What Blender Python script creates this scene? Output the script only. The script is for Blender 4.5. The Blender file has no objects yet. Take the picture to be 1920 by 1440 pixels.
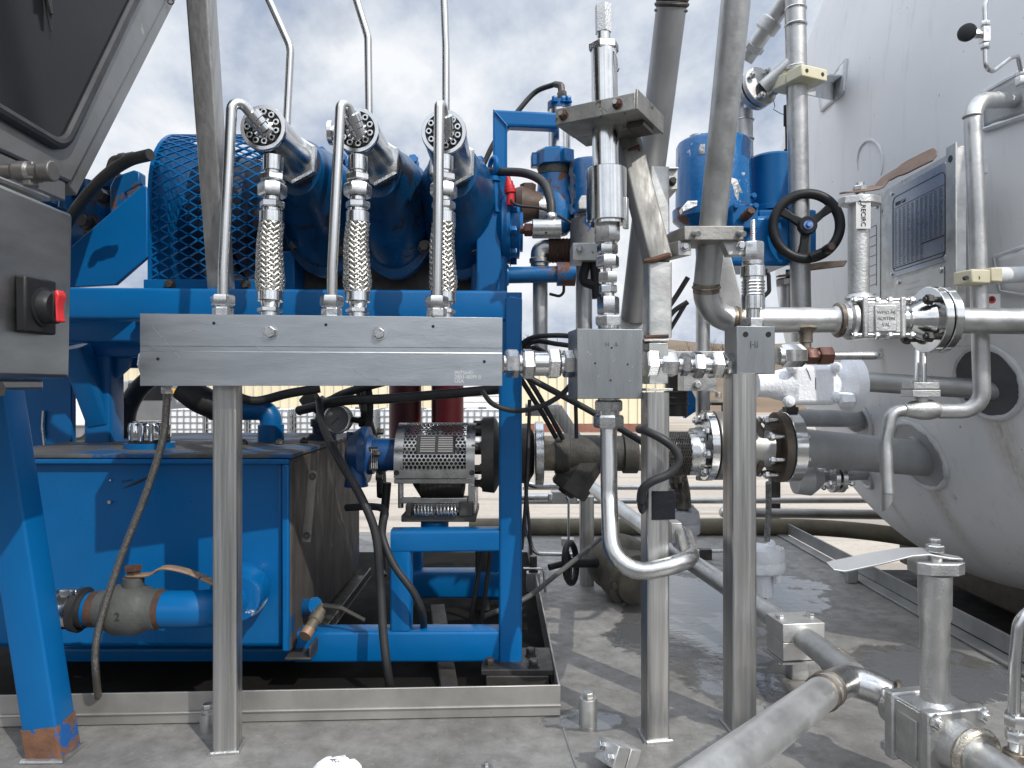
import bpy, bmesh, math, random
from mathutils import Vector, Matrix
random.seed(7)
R = math.radians
SC = bpy.context.scene
COL = SC.collection
# ------------------------------------------------------------------ camera, world, sun, exposure
F = 1332.0          # focal length in pixels of the 1920 px wide photograph
CZ = 0.62           # camera height over the deck (deck top is z = 0)
cam = bpy.data.cameras.new("camera")
cam.sensor_width = 36.0
cam.lens = F / 1920.0 * 36.0
cam.clip_start = 0.05
cam.clip_end = 3000.0
camo = bpy.data.objects.new("camera", cam)
camo.location = (0, 0, CZ)
camo.rotation_euler = (R(90), 0, 0)
COL.objects.link(camo)
SC.camera = camo

SUN_DIR = Vector((-0.56, 0.66, -0.80)).normalized()      # the way the light travels
W = bpy.data.worlds.new("World")
SC.world = W
W.use_nodes = True
nt = W.node_tree
nt.nodes.clear()
def wn(t, **k):
    n = nt.nodes.new(t)
    for a, b in k.items():
        setattr(n, a, b)
    return n
wl = nt.links.new
out = wn("ShaderNodeOutputWorld")
bg = wn("ShaderNodeBackground")
bg.inputs[1].default_value = 0.10
sky = wn("ShaderNodeTexSky", sky_type='NISHITA', sun_disc=False)
sky.sun_elevation = math.asin(-SUN_DIR.z)
sky.sun_rotation = math.atan2(-SUN_DIR.x, -SUN_DIR.y)
tc = wn("ShaderNodeTexCoord")
sep = wn("ShaderNodeSeparateXYZ")
wl(tc.outputs["Generated"], sep.inputs[0])
zc = wn("ShaderNodeMath", operation='MAXIMUM'); zc.inputs[1].default_value = 0.0
wl(sep.outputs[2], zc.inputs[0])
za = wn("ShaderNodeMath", operation='ADD'); za.inputs[1].default_value = 0.55
wl(zc.outputs[0], za.inputs[0])
dx = wn("ShaderNodeMath", operation='DIVIDE'); dy = wn("ShaderNodeMath", operation='DIVIDE')
wl(sep.outputs[0], dx.inputs[0]); wl(za.outputs[0], dx.inputs[1])
wl(sep.outputs[1], dy.inputs[0]); wl(za.outputs[0], dy.inputs[1])
cb = wn("ShaderNodeCombineXYZ")
wl(dx.outputs[0], cb.inputs[0]); wl(dy.outputs[0], cb.inputs[1])
def cloud(scale, det, off, rough=.55, dist=.3):
    m = wn("ShaderNodeMapping"); m.inputs["Location"].default_value = off
    m.inputs["Rotation"].default_value = (0, 0, .5)
    m.inputs["Scale"].default_value = (1.25, 1.0, 1.0)
    wl(cb.outputs[0], m.inputs[0])
    n = wn("ShaderNodeTexNoise")
    n.inputs["Scale"].default_value = scale; n.inputs["Detail"].default_value = det
    n.inputs["Roughness"].default_value = rough; n.inputs["Distortion"].default_value = dist
    wl(m.outputs[0], n.inputs["Vector"])
    return n
n1 = cloud(2.0, 9, (3.1, 1.7, 0), .55, .15)
n2 = cloud(3.1, 10, (7.3, 4.1, 2.0), .58, .12)
cov = wn("ShaderNodeMapRange"); cov.inputs[1].default_value = .20; cov.inputs[2].default_value = .40
wl(n1.outputs[0], cov.inputs[0])
ramp = wn("ShaderNodeValToRGB")
e = ramp.color_ramp.elements
e[0].position = .38; e[0].color = (4.6, 5.4, 6.9, 1)
e[1].position = .62; e[1].color = (10.2, 10.4, 10.8, 1)
e2 = ramp.color_ramp.elements.new(.50); e2.color = (7.6, 8.2, 9.1, 1)
wl(n2.outputs[0], ramp.inputs[0])
mx = wn("ShaderNodeMixRGB")
wl(cov.outputs[0], mx.inputs[0]); wl(sky.outputs[0], mx.inputs[1]); wl(ramp.outputs[0], mx.inputs[2])
# unseen sky overhead and behind the viewer is brightened to add fill light
zb_ = wn("ShaderNodeMapRange"); zb_.interpolation_type = 'SMOOTHSTEP'
for k_, x_ in zip((1, 2, 3, 4), (.46, .95, 1.0, 2.3)): zb_.inputs[k_].default_value = x_
wl(sep.outputs[2], zb_.inputs[0])
yb_ = wn("ShaderNodeMapRange"); yb_.interpolation_type = 'SMOOTHSTEP'
for k_, x_ in zip((1, 2, 3, 4), (.35, -.7, 1.0, 1.5)): yb_.inputs[k_].default_value = x_
wl(sep.outputs[1], yb_.inputs[0])
mm_ = wn("ShaderNodeMath", operation='MULTIPLY'); wl(zb_.outputs[0], mm_.inputs[0]); wl(yb_.outputs[0], mm_.inputs[1])
vm_ = wn("ShaderNodeVectorMath", operation='SCALE'); wl(mx.outputs[0], vm_.inputs[0]); wl(mm_.outputs[0], vm_.inputs[3])
wl(vm_.outputs[0], bg.inputs[0]); wl(bg.outputs[0], out.inputs[0])

sun = bpy.data.lights.new("sun", 'SUN')
sun.energy = 3.4
sun.angle = R(0.6)
sun.color = (1.0, .955, .89)
suno = bpy.data.objects.new("sun", sun)
suno.rotation_euler = SUN_DIR.to_track_quat('-Z', 'Y').to_euler()
suno.location = (6, -7, 8)
COL.objects.link(suno)
SC.view_settings.view_transform = 'Standard'
SC.view_settings.look = 'None'
SC.view_settings.exposure = -0.1
SC.view_settings.gamma = 1.0
SC.cycles.max_bounces = 8
SC.cycles.use_denoising = True

# ------------------------------------------------------------------ helpers
X, Y_, Z = Vector((1, 0, 0)), Vector((0, 1, 0)), Vector((0, 0, 1))
def P(px, py, y):
    return Vector(((px - 960) / F * y, y, CZ + (720 - py) / F * y))
def PZ(px, py, z=0.0):
    return P(px, py, (CZ - z) * F / (py - 720))
def S(n, y):
    return n * y / F
def V(*a):
    return Vector(a)
def basis(d, up=None):
    d = d.normalized()
    up = up or (Z if abs(d.z) < .95 else Y_)
    u = up.cross(d)
    if u.length < 1e-5:
        u = X.cross(d)
    u.normalize()
    return u, d.cross(u), d
def rrect(w, h, r, k=4):
    o = []
    for cx, cy, a in ((w/2-r, h/2-r, 0), (-w/2+r, h/2-r, 90), (-w/2+r, -h/2+r, 180), (w/2-r, -h/2+r, 270)):
        for i in range(k + 1):
            t = R(a + 90 * i / k)
            o.append((cx + r * math.cos(t), cy + r * math.sin(t)))
    return o
def fillet(pts, rad, k=7):
    pts = [Vector(p) for p in pts]
    o = [pts[0]]
    for i in range(1, len(pts) - 1):
        a, b, c = pts[i-1], pts[i], pts[i+1]
        u, w = (a - b), (c - b)
        lu, lw = u.length, w.length
        u.normalize(); w.normalize()
        ang = u.angle(w)
        if ang > 3.1 or ang < .03:
            o.append(b); continue
        t = min(rad / math.tan(ang / 2), lu * .49, lw * .49)
        r = t * math.tan(ang / 2)
        bis = (u + w).normalized()
        cen = b + bis * (r / math.sin(ang / 2))
        s, e_ = b + u * t - cen, b + w * t - cen
        th = s.angle(e_)
        for j in range(k + 1):
            f = j / k
            o.append(cen + (s * math.sin((1 - f) * th) + e_ * math.sin(f * th)) / math.sin(th))
    o.append(pts[-1])
    return o
def catmull(pts, k=8):
    pts = [Vector(p) for p in pts]
    q = [pts[0] * 2 - pts[1]] + pts + [pts[-1] * 2 - pts[-2]]
    o = []
    for i in range(1, len(q) - 2):
        a, b, c, d = q[i-1], q[i], q[i+1], q[i+2]
        for j in range(k):
            t = j / k
            o.append(.5 * ((2 * b) + (c - a) * t + (2 * a - 5 * b + 4 * c - d) * t * t + (3 * b - a - 3 * c + d) * t ** 3))
    o.append(pts[-1])
    return o

class MB:
    def __init__(s):
        s.v, s.f = [], []
    def add(s, vs, fs):
        o = len(s.v)
        s.v += [Vector(v) for v in vs]
        s.f += [tuple(i + o for i in f) for f in fs]
        return s
    def rings(s, rs, cap0=True, cap1=True, closed=False):
        n = len(rs[0]); vs = [p for r in rs for p in r]; fs = []
        m = len(rs)
        for i in range(m if closed else m - 1):
            a, b = i * n, ((i + 1) % m) * n
            for j in range(n):
                k = (j + 1) % n
                fs.append((a + j, a + k, b + k, b + j))
        if not closed:
            if cap0: fs.append(tuple(range(n))[::-1])
            if cap1: fs.append(tuple(range((m - 1) * n, m * n)))
        return s.add(vs, fs)
    def lathe(s, p, d, prof, n=24, rot=0., cap0=True, cap1=True, up=None, sq=(1, 1)):
        u, v, d = basis(d, up); p = Vector(p)
        rs = []
        for t, r in prof:
            c = p + d * t
            rs.append([c + u * (r * sq[0] * math.cos(rot + 2 * math.pi * j / n)) + v * (r * sq[1] * math.sin(rot + 2 * math.pi * j / n)) for j in range(n)])
        return s.rings(rs, cap0, cap1)
    def cyl(s, p0, p1, r, r1=None, n=24, ch=0.):
        p0, p1 = Vector(p0), Vector(p1); L = (p1 - p0).length
        r1 = r if r1 is None else r1
        if ch:
            return s.lathe(p0, p1 - p0, [(0, r - ch), (ch, r), (L - ch, r1), (L, r1 - ch)], n)
        return s.lathe(p0, p1 - p0, [(0, r), (L, r1)], n)
    def hex(s, p0, p1, af, rot=.3, n=6):
        p0, p1 = Vector(p0), Vector(p1); L = (p1 - p0).length
        r = af / 2 / math.cos(math.pi / n); c = min(L * .16, r * .14)
        return s.lathe(p0, p1 - p0, [(0, r * .9), (c, r), (L - c, r), (L, r * .9)], n, rot)
    def tube(s, pts, r, n=14, fl=None, cap=True, sm=0):
        pts = [Vector(p) for p in pts]
        if fl: pts = fillet(pts, fl)
        if sm: pts = catmull(pts, sm)
        m = len(pts)
        tg = [(pts[min(i+1, m-1)] - pts[max(i-1, 0)]).normalized() for i in range(m)]
        u, v, _ = basis(tg[0]); rs = []
        for i in range(m):
            if i:
                q = tg[i-1].rotation_difference(tg[i])
                u = q @ u
            u = (u - tg[i] * u.dot(tg[i])).normalized()
            w = tg[i].cross(u)
            rr = r
            if isinstance(r, (list, tuple)):
                x = i / (m - 1) * (len(r) - 1); k = min(int(x), len(r) - 2); rr = r[k] + (r[k+1] - r[k]) * (x - k)
            rs.append([pts[i] + (u * math.cos(2*math.pi*j/n) + w * math.sin(2*math.pi*j/n)) * rr for j in range(n)])
        return s.rings(rs, cap, cap)
    def ob(s, o, a, b, c):
        o, a, b, c = map(Vector, (o, a, b, c))
        return s.add([o, o+a, o+a+b, o+b, o+c, o+a+c, o+a+b+c, o+b+c],
                     [(3, 2, 1, 0), (4, 5, 6, 7), (0, 1, 5, 4), (1, 2, 6, 5), (2, 3, 7, 6), (3, 0, 4, 7)])
    def box(s, c, x, y, z, yaw=0., ax=None):
        u, v, w = ax if ax else (V(math.cos(yaw), math.sin(yaw), 0), V(-math.sin(yaw), math.cos(yaw), 0), Z)
        o = Vector(c) - u * x/2 - v * y/2 - w * z/2
        return s.ob(o, u * x, v * y, w * z)
    def bar(s, p0, p1, w, h, up=None, r=.006, k=3):
        p0, p1 = Vector(p0), Vector(p1)
        u, v, d = basis(p1 - p0, up)
        sec = rrect(w, h, r, k)
        return s.rings([[p + u * a + v * b for a, b in sec] for p in (p0, p1)])
    def prism(s, pts, vec):
        n = len(pts); pts = [Vector(p) for p in pts]; vec = Vector(vec)
        fs = [tuple(range(n))[::-1], tuple(range(n, 2*n))]
        fs += [(j, (j+1) % n, n + (j+1) % n, n + j) for j in range(n)]
        return s.add(pts + [p + vec for p in pts], fs)
    def torus(s, c, d, RR, r, n=36, m=10, a0=0., a1=360.):
        u, v, d = basis(d); c = Vector(c); full = abs(a1 - a0) >= 359.9
        rs = []
        N = n if full else n + 1
        for i in range(N):
            a = R(a0 + (a1 - a0) * i / n)
            e_ = u * math.cos(a) + v * math.sin(a)
            rs.append([c + e_ * (RR + r * math.cos(2*math.pi*j/m)) + d * (r * math.sin(2*math.pi*j/m)) for j in range(m)])
        return s.rings(rs, True, True, closed=full)
    def ball(s, c, rx, ry=None, rz=None, n=20, m=12, d=Z):
        ry = ry or rx; rz = rz or rx
        u, v, w = basis(d)
        rs = []
        for i in range(m + 1):
            t = math.pi * max(.02, min(.98, i / m)); rr, zz = math.sin(t), -math.cos(t)
            rs.append([Vector(c) + u * (rx*rr*math.cos(2*math.pi*j/n)) + v * (ry*rr*math.sin(2*math.pi*j/n)) + w * (rz*zz) for j in range(n)])
        return s.rings(rs)
    def bolt(s, p, d, af, h, washer=True, rot=.2):
        p = Vector(p); d = Vector(d).normalized()
        if washer:
            s.cyl(p, p + d * h * .18, af * .72, n=16)
            p = p + d * h * .16
        return s.hex(p, p + d * h, af, rot)

def mesh_of(name, mb, base, mat, sharp=32):
    me = bpy.data.meshes.new(name)
    me.from_pydata([v - base for v in mb.v], [], mb.f)
    bm = bmesh.new(); bm.from_mesh(me)
    bmesh.ops.recalc_face_normals(bm, faces=bm.faces)
    bm.to_mesh(me); bm.free()
    me.polygons.foreach_set("use_smooth", [True] * len(me.polygons))
    me.set_sharp_from_angle(angle=R(sharp))
    me.materials.append(mat)
    return me
def finish(o, bev):
    if bev:
        m = o.modifiers.new("bevel", 'BEVEL')
        m.width = bev; m.segments = 2; m.limit_method = 'ANGLE'; m.angle_limit = R(40)
        m.harden_normals = False
PATTERN = {"plate_print", "plate_lines", "scratch", "nick", "grade_mark", "wire_braid", "braid", "needle", "bellows_ring", "cage", "pallet", "door_rib", "trunk", "crown", "perforated_hood", "mesh", "frost_crack", "wall", "scrape", "stem_rods"}
def clusters(mb):
    """the far apart pieces of a mesh, largest first: loose islands whose boxes come within 1.5 mm count as one piece"""
    n = len(mb.v); pr = list(range(n))
    def fd(i):
        while pr[i] != i: pr[i] = pr[pr[i]]; i = pr[i]
        return i
    for f in mb.f:
        a = fd(f[0])
        for k in f[1:]: pr[fd(k)] = a
    isl = {}
    for i in range(n): isl.setdefault(fd(i), []).append(i)
    ks = list(isl)
    if len(ks) == 1 or len(ks) > 200: return [mb]
    bb = []
    for k in ks:
        vs = [mb.v[i] for i in isl[k]]
        bb.append(([min(v[c] for v in vs) - .0008 for c in range(3)], [max(v[c] for v in vs) + .0008 for c in range(3)]))
    q = list(range(len(ks)))
    def gd(i):
        while q[i] != i: i = q[i]
        return i
    for i in range(len(ks)):
        for j in range(i):
            if all(bb[i][0][c] <= bb[j][1][c] and bb[j][0][c] <= bb[i][1][c] for c in range(3)): q[gd(i)] = gd(j)
    out_ = {}
    for i, k in enumerate(ks): out_.setdefault(gd(i), set()).update(isl[k])
    if len(out_) == 1: return [mb]
    res = []
    for s_ in sorted(out_.values(), key=len, reverse=True):
        o = MB(); mp = {}
        for i in sorted(s_): mp[i] = len(o.v); o.v.append(mb.v[i])
        o.f = [tuple(mp[k] for k in f) for f in mb.f if f[0] in mp]
        res.append(o)
    return res
class T:
    """a thing: an Empty at its base that parents its parts"""
    def __init__(s, name, label, cat, loc, group=None):
        s.o = bpy.data.objects.new(name, None)
        s.o.empty_display_size = .05
        COL.objects.link(s.o)
        s.loc = Vector(loc); s.o.location = s.loc
        s.o["label"] = label; s.o["category"] = cat
        if group: s.o["group"] = group
    def p(s, name, mat, mb, parent=None, bev=0, label=None, sharp=32):
        if name not in PATTERN and len(mb.f) < 6000:
            cl = clusters(mb)
            if 1 < len(cl) <= 40:
                first = None
                for c in cl:
                    o = s.p1(name, mat, c, parent, bev, label, sharp); first = first or o
                return first
        return s.p1(name, mat, mb, parent, bev, label, sharp)
    def p1(s, name, mat, mb, parent=None, bev=0, label=None, sharp=32):
        o = bpy.data.objects.new(name, mesh_of(name, mb, s.loc, mat, sharp))
        COL.objects.link(o)
        o.parent = parent or s.o
        if label: o["label"] = label
        finish(o, bev)
        return o
def solo(name, mat, mb, label, cat, loc=None, group=None, bev=0, sharp=32):
    loc = Vector(loc) if loc is not None else sum(mb.v, Vector()) / len(mb.v)
    o = bpy.data.objects.new(name, mesh_of(name, mb, loc, mat, sharp))
    COL.objects.link(o); o.location = loc
    o["label"] = label; o["category"] = cat
    if group: o["group"] = group
    finish(o, bev)
    return o
def struct(name, mat, mb, kind='structure', bev=0, sharp=32):
    o = bpy.data.objects.new(name, mesh_of(name, mb, Vector(), mat, sharp))
    COL.objects.link(o); o["kind"] = kind
    finish(o, bev)
    return o
def dup(root, loc, label=None, rotz=None):
    r = root.copy(); COL.objects.link(r); r.location = loc
    if label: r["label"] = label
    if rotz is not None: r.rotation_euler = (0, 0, rotz)
    for ch in list(root.children):
        c = ch.copy(); COL.objects.link(c); c.parent = r
        for g in ch.children:
            d = g.copy(); COL.objects.link(d); d.parent = c
    return r
def text(t, name, s, size, o, xd, yd, mat, parent, depth=.0008, align='CENTER', space=1.0):
    cu = bpy.data.curves.new("txt", 'FONT')
    cu.body = s; cu.size = size; cu.extrude = depth; cu.align_x = align; cu.space_line = space
    ob = bpy.data.objects.new("txt", cu); COL.objects.link(ob)
    dg = bpy.context.evaluated_depsgraph_get()
    me = bpy.data.meshes.new_from_object(ob.evaluated_get(dg))
    bpy.data.objects.remove(ob)
    xd, yd = xd.normalized(), yd.normalized(); zd = xd.cross(yd)
    for v in me.vertices:
        v.co = Vector(o) + xd * v.co.x + yd * v.co.y + zd * v.co.z - t.loc
    me.materials.clear(); me.materials.append(mat)
    ob = bpy.data.objects.new(name, me); COL.objects.link(ob); ob.parent = parent or t.o
    return ob

# ------------------------------------------------------------------ materials
def newmat(name):
    m = bpy.data.materials.new(name); m.use_nodes = True
    t = m.node_tree; t.nodes.clear()
    o = t.nodes.new("ShaderNodeOutputMaterial"); b = t.nodes.new("ShaderNodeBsdfPrincipled")
    t.links.new(b.outputs[0], o.inputs[0])
    return m, t, b
def noise(t, scale, det=5, rough=.6, st=(1, 1, 1), dist=0., off=(0, 0, 0)):
    g = t.nodes.new("ShaderNodeNewGeometry"); mp = t.nodes.new("ShaderNodeMapping")
    mp.inputs["Scale"].default_value = st; mp.inputs["Location"].default_value = off
    n = t.nodes.new("ShaderNodeTexNoise")
    n.inputs["Scale"].default_value = scale; n.inputs["Detail"].default_value = det
    n.inputs["Roughness"].default_value = rough; n.inputs["Distortion"].default_value = dist
    t.links.new(g.outputs["Position"], mp.inputs[0]); t.links.new(mp.outputs[0], n.inputs["Vector"])
    return n.outputs[0]
def mrange(t, i, a, b, c, d):
    n = t.nodes.new("ShaderNodeMapRange")
    for k, x in zip((1, 2, 3, 4), (a, b, c, d)): n.inputs[k].default_value = x
    t.links.new(i, n.inputs[0]); return n.outputs[0]
def mixc(t, f, a, b, mode='MIX'):
    n = t.nodes.new("ShaderNodeMixRGB"); n.blend_type = mode
    for i, x in enumerate((f, a, b)):
        if isinstance(x, (tuple, list)): n.inputs[i].default_value = (*x, 1) if len(x) == 3 else x
        elif isinstance(x, (int, float)): n.inputs[i].default_value = x
        else: t.links.new(x, n.inputs[i])
    return n.outputs[0]
def math_(t, op, a, b=0.):
    n = t.nodes.new("ShaderNodeMath"); n.operation = op
    for i, x in enumerate((a, b)):
        if isinstance(x, (int, float)): n.inputs[i].default_value = x
        else: t.links.new(x, n.inputs[i])
    return n.outputs[0]
def bumpn(t, b, h, s, dist=.002):
    n = t.nodes.new("ShaderNodeBump"); n.inputs["Strength"].default_value = s; n.inputs["Distance"].default_value = dist
    t.links.new(h, n.inputs["Height"]); t.links.new(n.outputs[0], b.inputs["Normal"]); return n
def mk(name, c1, c2=None, sc=7, st=(1, 1, 1), metal=0., rough=.5, rv=.12, bump=0., bs=80, bst=(1, 1, 1), chip=None, coat=0., lo=.35, hi=.65, chip2=None, spec=None):
    m, t, b = newmat(name)
    n = noise(t, sc, 6, .62, st)
    col = mixc(t, mrange(t, n, lo, hi, 0, 1), c1, c2 or tuple(x * .8 for x in c1))
    rg = mrange(t, noise(t, sc * 2.3, 4, .6, st, off=(5, 2, 1)), .3, .7, rough - rv, rough + rv)
    met = metal
    for i, ch in enumerate((chip, chip2)):
        if not ch: continue
        cc, cs, th, cr = ch                        # colour, scale, threshold, roughness of the bare patch
        f = mrange(t, noise(t, cs, 8, .68, dist=.3, off=(1.7 + i, 3.1, .4)), th, th + .025, 0, 1)
        col = mixc(t, f, col, cc)
        rg = math_(t, 'ADD', math_(t, 'MULTIPLY', rg, math_(t, 'SUBTRACT', 1., f)), math_(t, 'MULTIPLY', f, cr))
    t.links.new(col, b.inputs["Base Color"])
    t.links.new(rg, b.inputs["Roughness"])
    b.inputs["Metallic"].default_value = met
    if spec is not None: b.inputs["Specular IOR Level"].default_value = spec
    if coat:
        b.inputs["Coat Weight"].default_value = coat; b.inputs["Coat Roughness"].default_value = .12
    if bump: bumpn(t, b, noise(t, bs, 5, .6, bst), bump)
    return m
RU = (.16, .062, .03)
STEEL = mk("stainless_tube_steel", (.60, .595, .58), (.36, .355, .345), 9, (11, 11, .22), 1., .37, .1, .2, 60, (8, 8, .3), chip=((.20, .17, .14), 34, .70, .6))
PIPE = mk("dull_pipe_steel", (.60, .60, .59), (.45, .45, .44), 14, (1, 1, 1), 1., .44, .1, .2, 140, chip=((.17, .15, .13), 60, .70, .65))
PIPED = mk("weathered_grey_pipe", (.41, .41, .405), (.30, .30, .295), 8, (1, 1, .4), .85, .5, .1, .2, 90, chip=((.10, .085, .07), 45, .70, .7))
POL = mk("polished_steel", (.72, .72, .71), (.62, .62, .61), 14, (2, 2, 2), 1., .17, .04, .02, 200)
FIT = mk("bright_fitting_steel", (.66, .66, .655), (.52, .52, .515), 40, (1, 1, 1), 1., .28, .08, .12, 220, chip=((.24, .22, .2), 90, .72, .5))
TUBEM = mk("drawn_tube_steel", (.62, .62, .61), (.50, .50, .49), 12, (2, 2, .4), 1., .29, .06, .02, 120)
MACH = mk("machined_block_steel", (.455, .485, .51), (.39, .415, .44), 5, (1, 1, 5), 1., .40, .06, .12, 120, (.4, .4, 9))
CAST = mk("cast_stainless", (.57, .57, .56), (.43, .43, .42), 16, (1, 1, 1), 1., .46, .1, .5, 260, chip=((.2, .17, .14), 50, .71, .7))
ALU = mk("aluminium_clamp", (.62, .615, .60), (.47, .465, .45), 12, (1, 1, 1), .9, .52, .1, .3, 130, chip=((.23, .2, .16), 55, .66, .7))
GALV = mk("galvanised_steel", (.56, .565, .55), (.42, .415, .40), 22, (1, 1, 1), .9, .42, .1, .3, 60, chip=(RU, 11, .625, .85), chip2=((.2, .17, .13), 40, .70, .7))
BLUE = mk("blue_paint", (.001, .113, .325), (.001, .098, .28), 5, (1, 1, 1), 0., .34, .08, .16, 45, spec=.32, chip=((.10, .055, .035), 15, .755, .8), chip2=((.22, .34, .50), 48, .742, .5))
HOUS = mk("oily_shade_pump_blue", (.001, .082, .225), (.004, .040, .105), 7, (1, 1, .8), 0., .30, .1, .25, 40, chip=((.016, .017, .022), 9, .60, .4), lo=.38, hi=.6)  # oily grime on blue, with the pump's deep shade darkened into the colour
BLUEC = mk("chipped_blue_paint", (.002, .112, .31), (.002, .094, .26), 9, (1, 1, 1), 0., .33, .1, .4, 60, coat=.2, chip=((.13, .055, .03), 17, .545, .85), chip2=((.42, .41, .39), 24, .68, .5))
BLUEP = mk("wrinkled_blue_paint", (.002, .116, .33), (.002, .098, .28), 14, (1, 1, 1), 0., .24, .08, .8, 34, coat=.35, chip=((.62, .62, .60), 10, .64, .35))
FOIL = mk("bare_silver_patch", (.72, .72, .71), (.5, .5, .5), 60, (1, 1, 1), 1., .33, .1, 1., 70)
RUBBER = mk("black_rubber", (.014, .0145, .016), (.028, .028, .029), 12, (1, 1, 1), 0., .52, .1, .1, 150)
BLACK = mk("black_plastic", (.012, .0125, .014), (.018, .0185, .02), 20, (1, 1, 1), 0., .46, .08, .1, 200, spec=.28)
TAPE = mk("black_tape", (.009, .01, .014), (.014, .015, .02), 30, (1, 1, 3), 0., .22, .06, .35, 26, (1, 1, 2))
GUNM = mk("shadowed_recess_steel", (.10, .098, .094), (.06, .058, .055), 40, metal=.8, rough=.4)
DARKM = mk("dark_steel", (.055, .052, .05), (.085, .078, .07), 18, (1, 1, 1), .5, .5, .12, .25, 120)
IRON = mk("dark_cast_iron", (.075, .072, .062), (.045, .043, .038), 20, (1, 1, 1), .3, .62, .1, .6, 180, chip=((.13, .10, .06), 30, .66, .8))
RUSTM = mk("rusty_steel", (.115, .055, .033), (.055, .034, .025), 30, (1, 1, 1), .25, .78, .1, .6, 140)
BROWN = mk("brown_oxide_fitting", (.115, .045, .03), (.075, .032, .024), 30, (1, 1, 1), .35, .45, .1, .3, 160)
TAN = mk("worn_lever_grip", (.30, .205, .135), (.17, .115, .08), 24, (1, 1, 1), 0., .6, .1, .4, 120, chip=((.06, .045, .035), 36, .6, .8))
HANDB = mk("brown_lever_paint", (.13, .085, .065), (.19, .13, .10), 20, (1, 1, 1), .3, .5, .1, .2, 120)
REDM = mk("red_plastic", (.62, .025, .03), (.52, .02, .025), 10, (1, 1, 1), 0., .4, .05)
REDC = mk("shade_darkened_red", (.075, .003, .005), (.05, .002, .004), 8, (1, 1, 1), 0., .4, .08)  # red lowered in colour to stand for the shade the cylinders are in
FROST = mk("frost", (.90, .91, .93), (.80, .82, .86), 26, (1, 1, 1), 0., .85, .05, 1., 150)
FROSTG = mk("thin_frost_grey", (.46, .47, .49), (.36, .37, .39), 26, (1, 1, 1), 0., .8, .05, .7, 150)
GRIME = mk("grimy_blue_end", (.075, .065, .055), (.033, .031, .030), 6, (2, 2, .7), .1, .6, .12, .4, 90, (1, 1, .4), chip=((.012, .05, .13), 5, .615, .45))
GREYP = mk("grey_cab_paint", (.24, .24, .238), (.19, .19, .187), 6, (1, 1, 1), .55, .42, .08, .12, 160, chip=((.40, .375, .34), 15, .655, .7))
LEANM = mk("grey_leaning_steel", (.50, .495, .48), (.38, .375, .365), 9, (9, 9, .5), .9, .48, .08, .15, 70, chip=((.25, .23, .2), 30, .71, .6))
WEATH = mk("weathered_clamp_steel", (.40, .392, .37), (.22, .214, .20), 10, (1, 1, 1), .75, .52, .1, .35, 120, chip=((.11, .10, .085), 42, .615, .7), chip2=(RU, 14, .72, .8))
BOXS = mk("brushed_box_steel", (.47, .467, .455), (.35, .347, .34), 6, (.5, 1, 4), 1., .36, .06, .1, 90, (.6, 1, 12), chip=((.50, .49, .47), 60, .765, .6))
CREAM = mk("cream_clamp_plastic", (.60, .56, .42), (.48, .44, .31), 15, (1, 1, 1), 0., .6, .1, .2, 100)
YELLOWC = mk("yellowed_clamp_plastic", (.66, .65, .58), (.58, .52, .27), 9, (1, 1, 1), 0., .6, .1, .2, 100)
WHITEP = mk("white_painted_pipe", (.66, .67, .68), (.52, .53, .54), 12, (1, 1, 1), 0., .5, .1, .2, 120)
PLATE = mk("anodised_data_plate", (.27, .30, .35), (.42, .44, .47), 3.5, (1, 1, 1), .8, .28, .05)
PLATEL = mk("light_data_plate", (.60, .60, .59), (.52, .52, .51), 4, (1, 1, 1), .6, .4, .05)
TAGM = mk("tag_metal", (.62, .62, .60), (.52, .52, .5), 9, (1, 1, 1), .6, .42, .05)
INK = mk("black_ink", (.02, .02, .022), None, 9, rough=.6, rv=.02)
PALEINK = mk("pale_ink", (.62, .64, .66), None, 9, rough=.6, rv=.02)
WHITEBAR = mk("white_print", (.45, .45, .46), None, 9, rough=.5, rv=.02)
GLASS = mk("dark_tinted_glass", (.010, .012, .016), (.017, .018, .02), 2, (1, 1, 1), 0., .16, .02, spec=.12)
PAD = mk("grey_nozzle_pad", (.43, .435, .44), (.33, .335, .34), 12, (1, 1, 1), .3, .5, .1, .3, 100)
HOSET = mk("tan_hose", (.15, .13, .085), (.09, .08, .055), 12, (1, 1, 1), 0., .75, .1, .5, 120)
CONC = mk("pale_putty", (.5, .5, .49), None, 20, rough=.7)
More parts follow.
